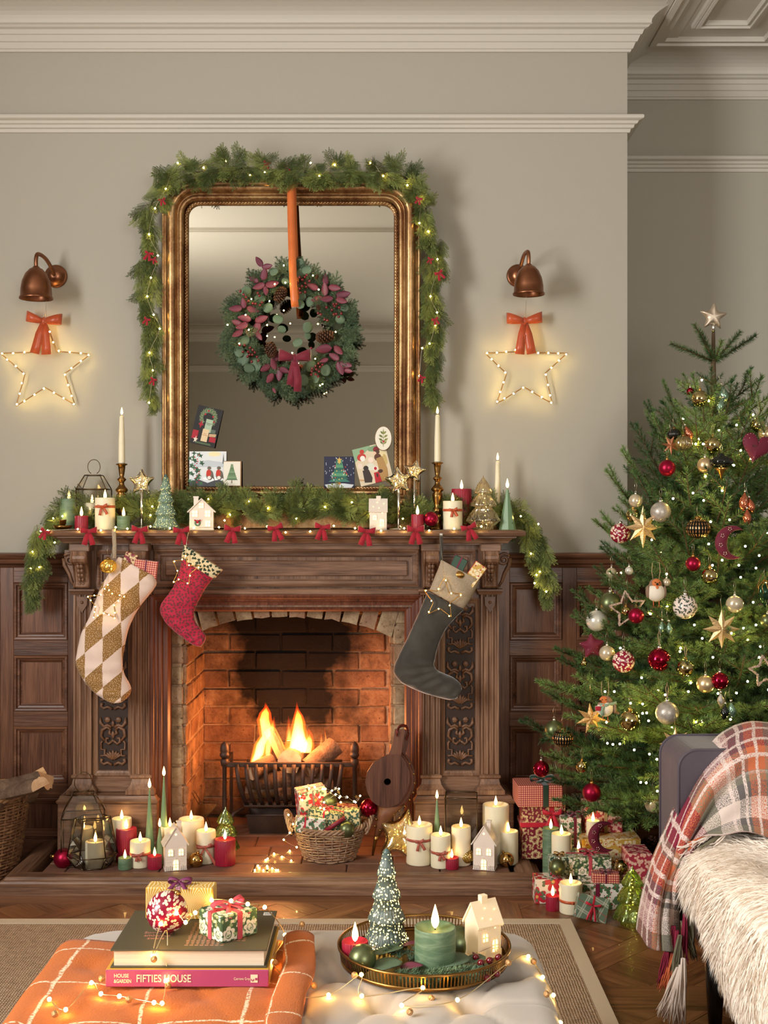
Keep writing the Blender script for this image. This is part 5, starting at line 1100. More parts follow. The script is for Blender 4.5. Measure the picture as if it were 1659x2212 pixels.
def cermat(name, c, dots, es, sc):
    m, nt, b, tc = newmat(name); setp(b, .3, coat=.4); b.inputs['Base Color'].default_value = lin(c)
    if dots:
        vo = nd(nt, 'TexVoronoi', {'Vector': tc.outputs['Object'], 'Scale': sc, 'Randomness': .8}).outputs['Distance']; k = step(nt, vo, dots, dots*.7)
        b.inputs['Emission Color'].default_value = lin((255, 226, 130)); nt.links.new(ma(nt, 'MULTIPLY', k, es), b.inputs['Emission Strength'])
    return m
def certree(label, px, top, base, w, z0, Y, m, nt_=4, ribs=30):
    r = mpx(w, Y)/2; h = PZ(top, Y)-z0; t = thing('ceramic_tree', label, 'ornament', (PX(px, Y), Y, z0)); p = [(r*.62, 0), (r*.62, h*.02)]
    for i in range(nt_):
        za, zb = h*(.03+.92*i/nt_), h*(.03+.92*(i+1)/nt_); ra = r*(1-.78*i/nt_); rb = r*(1-.78*(i+1)/nt_)*.80
        p += [(ra*.90, za), (ra, za+h*.008), (ra*.985, za+h*.03), ((ra+rb)/2*.98, (za+zb)/2), (rb*1.0, zb-h*.004)]
    g = G(); g.lathe(p, ribs*4, rib=ribs, rd=.030); obj('ribbed_body', g, m, t)
    g = G(); g.lathe([(p[-1][0]*1.02, h*.945), (p[-1][0]*.8, h*.965), (r*.10, h*.985), (.0005, h)], 20); obj('tip', g, P('dark_teal_glaze', (84, 104, 100), .3), t); return t
certree('small ribbed green ceramic tree ornament between the star and house on the mantel', 358, 1024, 1139, 56, ZM, 4.40, cermat('green_glaze', (108, 134, 116), .22, 2.2, 190), 4, 26)
STARG = mercmat('silvered_star_glass', (255, 248, 232), (240, 236, 228), 8)
def puffstar(g, cx, cz, R_, t, ri=.5, y=0, rings=6, p=.6, ph=pi/2, k=5):
    out = []
    pts = star(cx, cz, R_, R_*ri, 5, ph); n = len(pts)
    for i in range(n):
        a, b = pts[i], pts[(i+1) % n]; pv = pts[i-1]
        out.append((a[0]*.9+(pv[0]+b[0])*.05, a[1]*.9+(pv[1]+b[1])*.05))
        for q in range(1, k): out.append((a[0]+(b[0]-a[0])*q/k, a[1]+(b[1]-a[1])*q/k))
    o = len(g.v); g.puff(out, t, rings, (cx, cz), p=p)
    if y: g.v[o:] = [(a, b+y, c) for a, b, c in g.v[o:]]
    return g
def starstand(label, px, py, R_, Y, base, ph=pi/2):
    t = thing('glass_star_stand', label, 'ornament', (PX(px, Y), Y, ZM), 0, 'silvered stars on stands'); zc = PZ(py, Y)-ZM; r = mpx(R_, Y); g = G(); puffstar(g, 0, zc, r, .018, .52, ph=ph); obj('silvered_star', g, STARG, t)
    g = G(); g.lathe([(.0055, .012), (.0050, zc*.5), (.0060, zc-r*.55)], 14); obj('stem', g, SILV, t); g = G(); g.lathe([(.036, 0), (.037, .003), (.028, .008), (.010, .012), (.006, .016), (.001, .016)], 32); obj('base', g, SILV, t)
    for i in range(9): a = i*2.4; obj('bulb', BW0, [], t, (r*.32*cos(a), -.006, zc+r*.32*sin(a)*(.5+.5*(i % 2))), scale=.6)
starstand('silvered glass star on a slim stand at the left of the mantel', 306, 1041, 31, 4.42, 1135)
starstand('nearer silvered glass star on a stand at the right of the mantel', 861, 1038, 33, 4.40, 1137, pi/2+.15)
starstand('farther and higher silvered glass star on a stand by the mirror edge', 895, 1018, 27, 4.46, 1133, pi/2-.2)
CERW = P('white_ceramic', (238, 222, 208), .35, sss=.15, coat=.2)
def house(label, px, base, w, ztop, z0, Y, style='gable', rz=0, wreath_=False, emb=False, roofm=None, wall=None):
    """w: px width of the front"""
    W = mpx(w, Y)*.92; t = thing('ceramic_house', label, 'ornament', (PX(px, Y), Y, z0), rz, 'white ceramic tealight houses'); H = (PZ(ztop, Y)-z0); d = W*.8; m = wall or CERW
    if style == 'gable':
        ze = H*.56; zr = H*.90; g = G(); g.prism([(-W/2, 0), (W/2, 0), (W/2, ze), (0, zr), (-W/2, ze)], -d/2, d/2); g.box(-W*.52, W*.52, -d*.52, d*.52, 0, H*.02)
        for k in range(1, 9): g.box(-W*.497, W*.497, -d/2-.0006, -d/2, ze*k/9, ze*k/9+.0008)
        obj('walls', g, m, t)
        for s in (-1, 1):
            L = sqrt((W*.56)**2+(zr-ze)**2); g = G(); nx, nz = (zr-ze), W/2; l = sqrt(nx*nx+nz*nz); nx, nz = s*nx/l, nz/l; a = (0+nx*.0, zr+.0005); b = (s*W*.57, zr-(zr-ze)*1.14)
            g.prism([(a[0], a[1]), (b[0], b[1]), (b[0]+nx*.004, b[1]+nz*.004), (0, a[1]+.0045)][::s], -d*.57, d*.57); obj('roof_slope', g, m, t)
        g = G(); cx = -W*.24 if wreath_ else W*.18; g.box(cx-W*.10, cx+W*.10, -W*.10, W*.08, zr-(zr-ze)*.6, H-.002, c=.001); g.box(cx-W*.12, cx+W*.12, -W*.12, W*.10, H-.006, H, c=.001); obj('chimney', g, m, t)
        if wreath_: wins = [(-W*.27, ze*.86, .11, .12, 0), (W*.27, ze*.86, .11, .12, 0), (0, zr*.80, .09, .10, 0), (W*.27, ze*.33, .11, .12, 0)]
        else: wins = [(-W*.24, ze*.68, .11, .14, 1), (W*.24, ze*.68, .11, .14, 1), (0, ze*.02+.006, .12, .24, 2)]
        y = -d/2
    else:
        ze = H*.58; zr = H*.88; g = G(); g.prism([(-d/2, 0), (d/2, 0), (d/2, ze), (0, zr), (-d/2, ze)], -W/2, W/2, plane='YZ'); g.box(-W*.51, W*.51, -d*.52, d*.52, 0, H*.02); obj('walls', g, m, t)
        for s in (-1, 1):
            g = G(); b = (s*d*.60, zr-(zr-ze)*1.2); g.prism([(0, zr+.0005), b, (b[0]+s*.002, b[1]+.004), (0, zr+.005)][::s], -W*.55, W*.55, plane='YZ')
            if s < 0:
                for k in range(9): g.sphere((-W*.5+W*k/8, b[0], b[1]+.001), W*.07, 8, 5, (1, .3, .6))
            obj('roof_slope', g, m, t)
        g = G(); g.box(-W*.12, W*.16, -d*.1, d*.18, zr-.012, H, c=.001); obj('chimney', g, m, t); g = G()
        for x, k in ((-.28, .35), (.05, .25), (.33, .6), (-.05, .7)): yy = -d*.6*(1-k)-.003; zz = zr-(zr-ze)*1.2*(1-k)+.0035; g.sphere((x*W, yy, zz+.001), W*.035, 8, 5, (1, .6, .6))
        obj('star_hole', g, LIT, t, kind='stuff')
        wins = [(-W*.2, ze*.62, .11, .13, 1), (W*.22, ze*.10+.008, .12, .22, 2)]; y = -d/2
        g = G(); g.sphere((W*.24, y, ze*.86), W*.045, 10, 6, (1, .15, 1)); obj('round_hole', g, LIT, t)
    for x, z, ww, hh, ar in wins:
        ww *= W; hh *= W*1.05; f = G()
        if ar == 2: z += hh*.5+.004
        pn = G(); poly = [(x-ww, z-hh), (x+ww, z-hh)]+([(x+ww*cos(a), z+hh*.55+ww*.75*sin(a)) for a in [pi*i/8 for i in range(9)]] if ar else [(x+ww, z+hh), (x-ww, z+hh)])
        pn.prism(poly, y-.0004, y-.0012); fr = obj('window', pn, LIT, t); f.box(x-.0011, x+.0011, y-.0024, y-.001, z-hh, z+hh*(1.2 if ar else 1)); f.box(x-ww, x+ww, y-.0024, y-.001, z-.0011, z+.0011); 
        if ar == 2: f.box(x-ww, x+ww, y-.0024, y-.001, z-hh*.5, z-hh*.5+.002)
        f.sweep(poly, [(0, -y-.0), (0, -y+.0026), (-.0012, -y+.0026), (-.0018, -y)], True, 'XZ'); obj('glazing_bar', f, m, fr)
    if style == 'gable' and not wreath_: g = G(); g.sphere((0, y, zr*.84), W*.05, 10, 6, (1, .2, 1)); obj('round_hole', g, LIT, t)
    if not wreath_:
        g = G()
        for s in (-1, 1):
            for k in range(4): xx = s*W*(.22+.08*k); g.box(xx-W*.022, xx+W*.022, y-.004, y-.001, .002, .016+.002*(k % 2)); 
            g.box(min(s*W*.18, s*W*.5), max(s*W*.18, s*W*.5), y-.003, y-.001, .008, .011)
        obj('picket_fence', g, m, t, kind='stuff')
    else:
        g = G(); cz = ze*.36; cx = -W*.16
        for i in range(16): a = 2*pi*i/16; g.sphere((cx+.0085*cos(a), y-.002, cz+.0085*sin(a)), .0032, 6, 4)
        obj('door_wreath', g, P('wreath_green_glaze', (90, 124, 100), .4), t); g = G(); bowg(g, .022, .005, .008, c=(cx, y-.005, cz+.008)); obj('wreath_bow', g, VELV, t)
        g = G(); g.prism([(cx-.008, .003), (cx+.008, .003), (cx+.008, cz-.004), (cx-.008, cz-.004)], y-.0004, y-.0012); obj('door', g, CERW, t)
    return t
house('white ceramic house with a tiny green door wreath on the mantel', 436, 1140, 55, 1072, ZM, 4.38, wreath_=True, rz=.10)
house('white ceramic house with star-pierced roof at the right of the mantel', 817, 1139, 40, 1071, ZM, 4.38, 'eaves', rz=0)
house('white ceramic house with arched lit windows in the left hearth group', 378, 1880, 50, 1773, ZH, depth(1881, ZH)+.03, rz=.28)
house('white ceramic house with arched lit windows in the right hearth group', 1048, 1878, 50, 1771, ZH, depth(1880, ZH)+.03, rz=-.25)
# baubles
def ballmat(name, c, rough, metal=.8, **k): return P(name, c, rough, metal, **k)
MB = {'mred': ballmat('matte_burgundy', (150, 18, 52), .34), 'sred': ballmat('shiny_burgundy', (150, 16, 44), .07, .9), 'mgreen': ballmat('matte_olive', (104, 112, 78), .36), 'gold': ballmat('shiny_olive_gold', (190, 176, 124), .07, 1), 'champ': ballmat('matte_champagne', (216, 190, 148), .33), 'pearl': ballmat('pearl_champagne', (206, 192, 164), .22, .5, coat=.5), 'sgold': ballmat('polished_gold', (206, 170, 104), .08, 1),
      'crack': P('crackled_silver', (186, 178, 166), .35, .4, var=(60, (150, 140, 130), .9), bmp=(120, .5, .002)), 'white': ballmat('pale_pearl', (214, 210, 196), .3, .3, var=(40, (180, 176, 164), .5))}
MB['wleaf'] = printmat('white_leaf_print', (224, 208, 196), [((58, 70, 58), 75, 2, .38, .9, 0, 0), ((58, 70, 58), 62, 3, .30, .9, .3, 0)], .3, 'Object'); MB['bleaf'] = printmat('burgundy_leaf_print', (134, 20, 48), [((226, 206, 186), 72, 2, .38, .9, 0, 0), ((226, 206, 186), 60, 3, .30, .9, .3, 0)], .25, 'Object')
MB['green'] = ballmat('dark_green_glass', (34, 64, 44), .15, .7); MB['copper'] = ballmat('copper_glass', (190, 110, 80), .2, .8); MB['sgreen'] = ballmat('soft_green_glass', (130, 160, 136), .2, .7); MB['black'] = ballmat('black_glass', (22, 26, 22), .12, .3, coat=.5)
TW = P('twine', (176, 150, 116), .9); 
def bauble(label, px, py, r, kind, Y, hang=None, rest=None, nm='bauble', group='baubles', tilt=0, tw=None):
    t = thing(nm, label, 'bauble', at(px, py, Y), (0, tilt, 0), group); rr_ = mpx(r, Y); g = G(); g.sphere((0, 0, 0), rr_, 28, 18); obj('ball', g, MB[kind], t)
    k = max(.7, min(1.3, rr_/.03)); g = G(); g.lathe([(.0058*k, rr_-.0025*k), (.0058*k, rr_+.004*k), (.0045*k, rr_+.0055*k), (.001, rr_+.006*k)], 12); g.tube([(.0030*k*cos(a), 0, rr_+.0085*k+.0030*k*sin(a)) for a in [2*pi*i/8 for i in range(8)]], .0006, 4, True); obj('cap', g, SILV if kind not in ('mred', 'gold', 'sgold') else GOLD, t)
    if hang: g = G(); hz = rr_+.011*k; g.tube([(-.001, 0, hz-.002), (-.004, -.001, hz+hang*.6), (0, 0, hz+hang), (.004, .001, hz+hang*.6), (.001, 0, hz-.002)], .0011 if tw else .0005, 4); obj('hanging_loop', g, TW if tw else WIRE, t)
    return t
bauble('matte burgundy bauble beside the small ribbed red candle on the mantel', 931, 1121, 16, 'mred', 4.38, tilt=1.2)
bauble('large matte burgundy bauble at the left end of the hearth', 138, 1854, 22, 'mred', depth(1877, ZH)+.03, tilt=-1.4)
bauble('shiny gold bauble right of the left hearth house', 423, 1858, 16, 'sgold', depth(1875, ZH)+.02, tilt=.3)
bauble('shiny gold bauble right of the right hearth house', 1094, 1857, 16.5, 'sgold', depth(1875, ZH)+.02, tilt=-.4)
def ribbedorn(label, px, py, r, Y, m, loc=None, squash=.88, cap=True, tilt=0, hang=None, par=None, ribs=22, cat='ornament', group=None):
    t = thing('ribbed_ornament', label, cat, at(px, py, Y), (0, tilt, 0), group); rr_ = mpx(r, Y); g = G(); g.lathe([(max(.0005, rr_*sin(a)), -rr_*squash*cos(a)) for a in [pi*i/14 for i in range(15)]], ribs*4, rib=ribs, rd=.045); obj('ribbed_glass', g, m, t)
    g = G(); z = rr_*squash; g.lathe([(rr_*.30, z-rr_*.08), (rr_*.30, z+rr_*.10), (rr_*.2, z+rr_*.18), (.0005, z+rr_*.2)], 16); obj('cap', g, BRASS, t)
    if hang: g = G(); g.tube([(0, 0, z+rr_*.2), (-.004, 0, z+hang*.6), (0, 0, z+hang), (.004, 0, z+hang*.6), (0, 0, z+rr_*.2)], .0007, 4); obj('hanging_loop', g, WIRE, t)
    return t
GLIT = mercmat('gold_lit_glass', (255, 232, 160), (232, 206, 140), 2)
t = ribbedorn('gold mercury ribbed bauble lit inside, between the right hearth candles', 1007, 1850, 17.5, depth(1874, ZH)+.035, GLIT, tilt=-.5)
for i in range(6): obj('bulb', BW0, [], t, (.012*cos(i*2), .0, .010*sin(i*1.7)), scale=.7)
t = thing('glass_star', 'large mercury glass star lit inside leaning behind the ribboned hearth candle', 'ornament', at(868, 1806, 4.30), (radians(-12), 0, 0)); g = G(); puffstar(g, 0, 0, .104, .026, .52, ph=pi/2-.25, p=.45); obj('star_body', g, mercmat('lit_star_glass', (255, 248, 206), (238, 230, 200), 7), t)
for i in range(12): a = i*2.4; obj('bulb', BW0, [], t, (.05*cos(a)*(i % 3+1)/3, 0, .05*sin(a)*(i % 3+1)/3), scale=.8)
# ---------------------------------------------------------------- lanterns
def bars(g, segs, r=.0022):
    for a, b in segs: g.tube([a, b], r, 4)
def boxlantern(label, px, base, w, bh, z0, Y, roof, ring, rz=.0, wmul=1, group='glass lanterns', opentop=False):
    W = mpx(w, Y)/2*wmul; D = W*.85; Hb = bh; t = thing('glass_lantern', label, 'lantern', (PX(px, Y), Y, z0), rz, group); c = [(-W, -D), (W, -D), (W, D), (-W, D)]; g = G()
    for i in range(4):
        a, b = c[i], c[(i+1) % 4]; bars(g, [((a[0], a[1], .003), (b[0], b[1], .003)), ((a[0], a[1], Hb), (b[0], b[1], Hb)), ((a[0], a[1], .003), (a[0], a[1], Hb))])
    obj('lantern_frame', g, LEAD, t)
    for i in range(4):
        a, b = Vector(c[i]), Vector(c[(i+1) % 4]); n = Vector(((b-a).y, -(b-a).x)).normalized()*.0006; g = G(); g.add([(a.x-n.x, a.y-n.y, .004), (b.x-n.x, b.y-n.y, .004), (b.x-n.x, b.y-n.y, Hb), (a.x-n.x, a.y-n.y, Hb)], [(0, 1, 2, 3)]); obj('glass_pane', g, GLASS, t)
    if roof:
        k, hr = roof; g = G()
        for i in range(4):
            a, b = c[i], c[(i+1) % 4]; bars(g, [((a[0], a[1], Hb), (a[0]*k, a[1]*k, Hb+hr)), ((a[0]*k, a[1]*k, Hb+hr), (b[0]*k, b[1]*k, Hb+hr))])
        obj('roof_frame', g, LEAD, t)
        for i in range(4): a, b = c[i], c[(i+1) % 4]; g = G(); g.add([(a[0], a[1], Hb), (b[0], b[1], Hb), (b[0]*k, b[1]*k, Hb+hr), (a[0]*k, a[1]*k, Hb+hr)], [(0, 1, 2, 3)]); obj('roof_pane', g, GLASS, t)
        g = G(); g.tube([(W*.42*cos(a), 0, Hb+hr+.004+W*.5+W*.5*sin(a)) for a in [-pi*.35+1.7*pi*i/20 for i in range(21)]], .0016, 5); g.sphere((-W*k*.8, 0, Hb+hr), .004, 6, 4); g.sphere((W*k*.8, 0, Hb+hr), .004, 6, 4); obj('carrying_ring', g, LEAD, t)
    return t
Yl = 4.50; boxlantern('small brass and glass lantern with a ring handle at the mantel left', 203, 1140, 64, PZ(1057, Yl)-ZM, ZM, Yl, (.52, mpx(30, Yl)), 1)
Yl = depth(1872, ZH)+.055; boxlantern('tall square glass lantern with sloped roof and carrying ring, left end of the hearth', 180, 1864, 88, PZ(1760, Yl)-ZH, ZH, Yl, (.5, mpx(46, Yl)), 1, rz=.2)
Yl = depth(1868, ZH)+.055; boxlantern('open-topped square glass lantern standing behind cream candles at the hearth right', 996, 1864, 68, PZ(1718, Yl)-ZH, ZH, Yl, None, None, rz=-.08)
Yl = depth(1882, ZH)+.05; t = thing('faceted_lantern', 'faceted wire and glass terrarium lantern at the left front of the hearth', 'lantern', (PX(200, Yl), Yl, ZH), .25, 'glass lanterns')
W = mpx(53, Yl); n = 6; rings = [(W*.70, .003), (W*1.0, PZ(1846, Yl)-ZH), (W*.72, PZ(1766, Yl)-ZH)]; g = G(); g2 = []
for i in range(n):
    a0, a1 = 2*pi*i/n, 2*pi*(i+1)/n
    Pn = [[(r*cos(a), r*sin(a)*.8, z) for a in (a0, a1)] for r, z in rings]
    bars(g, [(Pn[0][0], Pn[0][1]), (Pn[1][0], Pn[1][1]), (Pn[2][0], Pn[2][1]), (Pn[0][0], Pn[1][0]), (Pn[1][0], Pn[2][0])], .0021)
    for k in (0, 1): g2.append([Pn[k][0], Pn[k][1], Pn[k+1][1], Pn[k+1][0]])
obj('lantern_frame', g, LEAD, t)
for q in g2: g = G(); g.add(q, [(0, 1, 2, 3)]); obj('glass_pane', g, GLASS, t)
Yl = 4.62; t = thing('star_lantern', 'empty star-shaped wire and glass lantern behind the wide cream hearth candle', 'lantern', at(418, 1790, Yl), 0, 'glass lanterns'); g = G(); sp = star(0, 0, .105, .05, 5, pi/2+.12)
for y in (-.022, .022): g.tube([(a, y, b) for a, b in sp], .0018, 4, True)
for a, b in sp: g.tube([(a, -.022, b), (a, .022, b)], .0018, 4)
obj('wire_frame', g, LEAD, t); g = G(); g.prism(sp, -.0215, -.0225); obj('glass_pane', g, GLASS, t); t.location.z = ZH+.105*.83
# ---------------------------------------------------------------- stockings
def fabric_diamond():
    m, nt, b, tc = newmat('harlequin_patchwork'); setp(b, .85, sheen=.3); v = tc.outputs['Object']; sp = nd(nt, 'SeparateXYZ', {0: v}); x, z = sp.outputs[0], sp.outputs[2]
    u = ma(nt, 'MULTIPLY', x, 1/.064); w_ = ma(nt, 'MULTIPLY', ma(nt, 'SUBTRACT', z, ma(nt, 'MULTIPLY', x, .85)), 1/.088)
    ch = ma(nt, 'MODULO', ma(nt, 'ADD', ma(nt, 'FLOOR', ma(nt, 'ADD', u, 20.5)), ma(nt, 'FLOOR', ma(nt, 'ADD', w_, 20.0))), 2.0); k = step(nt, ch, .4, .6)
    mk, r, rn = petals(nt, mapping(nt, v, rot=(pi/2, 0, 0)), 150, 2, .22, .8)
    och = mixc(nt, mk, lin((140, 100, 42)), lin((236, 216, 190))); n = noise(nt, v, 300, 2); c = mixc(nt, k, och, lin((228, 204, 190)))
    c = mixc(nt, ma(nt, 'MULTIPLY', n, .2), c, lin((160, 120, 90))); nt.links.new(c, b.inputs['Base Color']); bump(nt, b, n, .3, .001); return m
LEO = printmat('leopard_print', (176, 30, 60), [((58, 42, 44), 95, 3, .36, .3, 0, 1), ((96, 60, 48), 95, 3, .12, .3, 0, 0)], .8, 'Object', .01, sheen=.3)
LEOC = printmat('cream_leopard_print', (222, 202, 160), [((44, 58, 40), 70, 3, .40, .4, 0, 0)], .8, 'Object', .01, sheen=.3)
VELVG = P('charcoal_velvet', (62, 58, 50), .75, sheen=1, var=(14, (42, 38, 34), .8), bmp=(20, .25, .01)); LINEN = P('linen', (176, 158, 134), .9, var=(220, (144, 126, 104), .7), bmp=(400, .3, .001))
def stocking(label, body, cuff, mb, mc, Y, th=.032, wr=.005):
    c = at(*[sum(q[0][i]+q[1][i] for q in body)/len(body)/2 for i in (0, 1)], Y); t = thing('stocking', label, 'stocking', c, 0, 'christmas stockings'); rq = random.Random(len(label))
    def part(nm, pr, m, t0, t1):
        P_ = [(at(*a, Y), at(*b, Y)) for a, b in pr]; fin = []
        k = 5
        for i in range(len(P_)-1):
            for s in range(k):
                q = s/k; L = []
                for e in (0, 1):
                    p0, p1, p2, p3 = P_[max(i-1, 0)][e], P_[i][e], P_[i+1][e], P_[min(i+2, len(P_)-1)][e]; L.append(.5*((2*p1)+(p2-p0)*q+(2*p0-5*p1+4*p2-p3)*q*q+(3*p1-3*p2+p3-p0)*q**3))
                fin.append(L)
        fin.append(P_[-1]); N = len(fin); ths = [(t0+(t1-t0)*min(1, i/4))*(1-.1*sin(i*1.3))*(.35 if (i == N-1 and nm == 'stocking_leg') else 1) for i in range(N)]
        g = G(); g.pairs([tuple(x) for x in fin], ths, 26); g.v = [(x+rq.uniform(-1, 1)*.0006, y+wr*sin(x*70+z*45)*.8+rq.uniform(-1, 1)*.0005, z) for x, y, z in g.v]; cwp(nm, g, m, t)
    part('stocking_leg', body, mb, th*.8, th)
    if cuff: part('cuff', cuff, mc, th*1.0, th*1.0)
    return t
s1 = stocking('long harlequin stocking in ochre and pale pink hanging at the left pilaster', [((256, 1203), (332, 1244)), ((234, 1240), (338, 1264)), ((213, 1278), (312, 1298)), ((196, 1325), (288, 1334)), ((175, 1370), (272, 1382)), ((164, 1425), (266, 1426)), ((171, 1452), (268, 1455)), ((192, 1484), (283, 1486)), ((222, 1508), (277, 1506)), ((245, 1519), (262, 1517))], None, fabric_diamond(), None, 4.275, .034)
s2 = stocking('small red leopard-print stocking with a cream cuff near the firebox corner', [((393, 1203), (462, 1248)), ((388, 1230), (455, 1256)), ((374, 1268), (438, 1281)), ((346, 1310), (423, 1312)), ((352, 1337), (419, 1332)), ((372, 1360), (424, 1347)), ((398, 1380), (437, 1363)), ((416, 1392), (444, 1374)), ((434, 1398), (442, 1386))], [((398, 1177), (482, 1231)), ((395, 1190), (473, 1240)), ((392, 1204), (463, 1251))], LEO, LEOC, 4.285, .026)
s3 = stocking('dark grey velvet stocking with a linen cuff and gifts at the right pilaster', [((924, 1278), (1001, 1318)), ((906, 1320), (974, 1345)), ((886, 1365), (952, 1380)), ((863, 1412), (940, 1422)), ((850, 1445), (938, 1438)), ((862, 1470), (946, 1448)), ((890, 1487), (960, 1455)), ((925, 1500), (980, 1464)), ((965, 1511), (994, 1476)), ((986, 1508), (998, 1488))], [((953, 1209), (1036, 1254)), ((942, 1240), (1022, 1284)), ((927, 1275), (1002, 1316))], VELVG, LINEN, 4.275, .032)
for t, m, a, b, w_ in ((s1, LINEN, (246, 1150), (247, 1206), .014), (s3, VELVG, (953, 1161), (952, 1212), .012)):
    g = G(); g.ribbon([at(a[0], a[1]-8, 4.318), at(*a, 4.300), at((a[0]+b[0])/2+1, (a[1]+b[1])/2, 4.285), at(*b, 4.272)], (1, 0, 0), w_, .0018); cwp('hanging_loop', g, m, t)
g = G(); g.tube([at(408, 1145, 4.31), at(405, 1160, 4.298), at(402, 1180, 4.285)], .0016, 5); cwp('hanging_loop', g, LINEN, s2)
# presents
def present(label, size, m, loc, rot=(0, 0, 0), rib=None, rw=.012, cross=(1, 1), bow=.05, name='wrapped_present', off=(0, 0), group='wrapped presents', bowm=None):
    dx, dy, dz = size; t = thing(name, label, 'present', loc, rot, group); g = G(); g.box(-dx/2, dx/2, -dy/2, dy/2, 0, dz, c=.0022); obj('wrapped_box', g, m, t)
    if rib:
        e = .0012
        if cross[0]: x = off[0]*dx; g = G(); g.box(x-rw/2, x+rw/2, -dy/2-e, dy/2+e, -e*0, dz+e); obj('ribbon', g, rib, t)
        if cross[1]: y = off[1]*dy; g = G(); g.box(-dx/2-e, dx/2+e, y-rw/2, y+rw/2, 0, dz+e); obj('ribbon', g, rib, t)
        if bow:
            for k in (0, 1): g = G(); g.T = Matrix.Rotation(-pi/2*.7, 4, 'X') @ Matrix.Rotation(k*.0, 4, 'Y'); 
            bowg(g, bow, rw*.9, bow*.5, spread=.7); obj('ribbon_bow', g, bowm or rib, t, (off[0]*dx, off[1]*dy-.004, dz+e+.004))
    return t
GINR = checkmat('red_gingham_paper', (150, 40, 56), (196, 92, 84), (232, 190, 150), 130); BURF = printmat('burgundy_floral_paper', (122, 24, 44), [((196, 166, 118), 70, 2, .42, .86, .2, 0), ((214, 190, 140), 24, 6, .42, .35, 0, 1), ((122, 24, 44), 24, 5, .16, .3, 0, 0)], .45, warp=.012)
GRNF = printmat('green_floral_paper', (62, 88, 60), [((150, 166, 120), 60, 2, .44, .85, .2, 0), ((232, 222, 206), 26, 6, .40, .32, 0, 1), ((120, 140, 100), 26, 5, .12, .3, 0, 0), ((226, 216, 196), 52, 4, .24, .5, .5, 0)], .45, warp=.01)
HOLL = printmat('holly_paper', (232, 224, 212), [((66, 96, 66), 34, 3, .44, .6, 0, 0), ((88, 116, 80), 40, 2, .40, .8, .3, 0), ((170, 32, 48), 60, 1, .13, .1, .6, 0)], .5, warp=.01)
YELF = printmat('yellow_floral_paper', (206, 162, 72), [((240, 222, 184), 22, 5, .42, .5, 0, 1), ((236, 214, 170), 36, 2, .40, .85, .3, 0), ((184, 60, 54), 40, 4, .14, .4, .6, 0)], .45, warp=.014)
PINL = printmat('pink_leaf_paper', (174, 52, 70), [((236, 190, 172), 44, 2, .44, .86, 0, 0), ((232, 180, 160), 36, 3, .36, .8, .3, 0)], .45)
POIN = printmat('poinsettia_paper', (226, 212, 194), [((186, 40, 56), 15, 6, .50, .55, 0, 0), ((96, 110, 84), 34, 2, .34, .85, .5, 0), ((216, 170, 90), 15, 1, .08, .1, 0, 0)], .45)
LEAFG = printmat('green_sprig_paper', (214, 198, 146), [((60, 84, 66), 62, 2, .48, .86, 0, 0), ((66, 92, 72), 70, 2, .44, .86, .33, 0)], .5); DKGF = printmat('dark_green_leaf_paper', (56, 78, 64), [((196, 206, 180), 70, 3, .42, .8, 0, 0), ((186, 196, 170), 80, 2, .42, .86, .4, 0)], .5)
TART = None
def tartan(name, bg, l1, l2, s, rough=.5):
    m, nt, b, tc = newmat(name); setp(b, rough); v = mapping(nt, tc.outputs['UV'], (s, s, s), (0, 0, .35)); sp = nd(nt, 'SeparateXYZ', {0: v}); c = lin(bg); f = []
    for i in (0, 1):
        fr = ma(nt, 'FRACT', sp.outputs[i])
        for p, w_, cc in ((.2, .035, l1), (.32, .035, l1), (.7, .018, l2)): k = step(nt, ma(nt, 'ABSOLUTE', ma(nt, 'SUBTRACT', fr, p)), w_+.012, w_); c = mixc(nt, ma(nt, 'MULTIPLY', k, .6), c, lin(cc))
    nt.links.new(c, b.inputs['Base Color']); return m
TART = tartan('green_tartan_paper', (96, 116, 96), (190, 190, 170), (170, 60, 60), 19)
RRED = P('red_ribbon', (190, 26, 50), .6, sheen=.4); RBUR = P('burgundy_ribbon', (112, 18, 52), .5, sheen=.4); RGRN = P('dark_green_ribbon', (24, 56, 44), .45, sheen=.4); RNAT = P('checked_natural_ribbon', (190, 160, 110), .8); RPINK = P('pink_lace_ribbon', (190, 70, 84), .7)
Y3 = 4.268
present('small dark green parcel poking out of the grey velvet stocking', (.05, .02, .05), P('green_foil', (44, 74, 56), .4), at(984, 1232, Y3), (0, .45, 0), RBUR, .006, bow=0, group='gifts in the stockings')
present('yellow and white patterned parcel poking out of the grey velvet stocking', (.045, .025, .085), YELF, at(1010, 1262, Y3), (0, .62, 0), RRED, .010, (0, 1), 0, group='gifts in the stockings')
ribbedorn('gold ribbed bauble tucked in the top of the grey velvet stocking', 992, 1242, 11, Y3-.012, GOLD, group='gifts in the stockings')
present('red gingham parcel poking out of the harlequin stocking', (.082, .022, .075), GINR, at(312, 1256, 4.283), (0, .12, 0), RBUR, .006, bow=0, group='gifts in the stockings')
present('burgundy floral parcel behind the gingham one in the harlequin stocking', (.045, .018, .05), BURF, at(276, 1224, 4.285), (0, .35, 0), group='gifts in the stockings')
ow = ribbedorn('gold lit ribbed bauble hanging on the harlequin stocking', 234, 1223, 17.5, 4.225, GLIT, group=None, hang=.05)
for i in range(7): obj('bulb', BW0, [], ow, (.012*cos(i*2), .0, .012*sin(i*1.7)), scale=.7)
lightstar('small gold wire light star pinned on the harlequin stocking', [(232, 1262), (240, 1283), (271, 1286), (246, 1306), (250, 1335), (226, 1323), (202, 1336), (207, 1311), (188, 1288), (218, 1286)], 4.232, BW0, 2, .0015, thread=(246, 1160), group='small gold light stars')
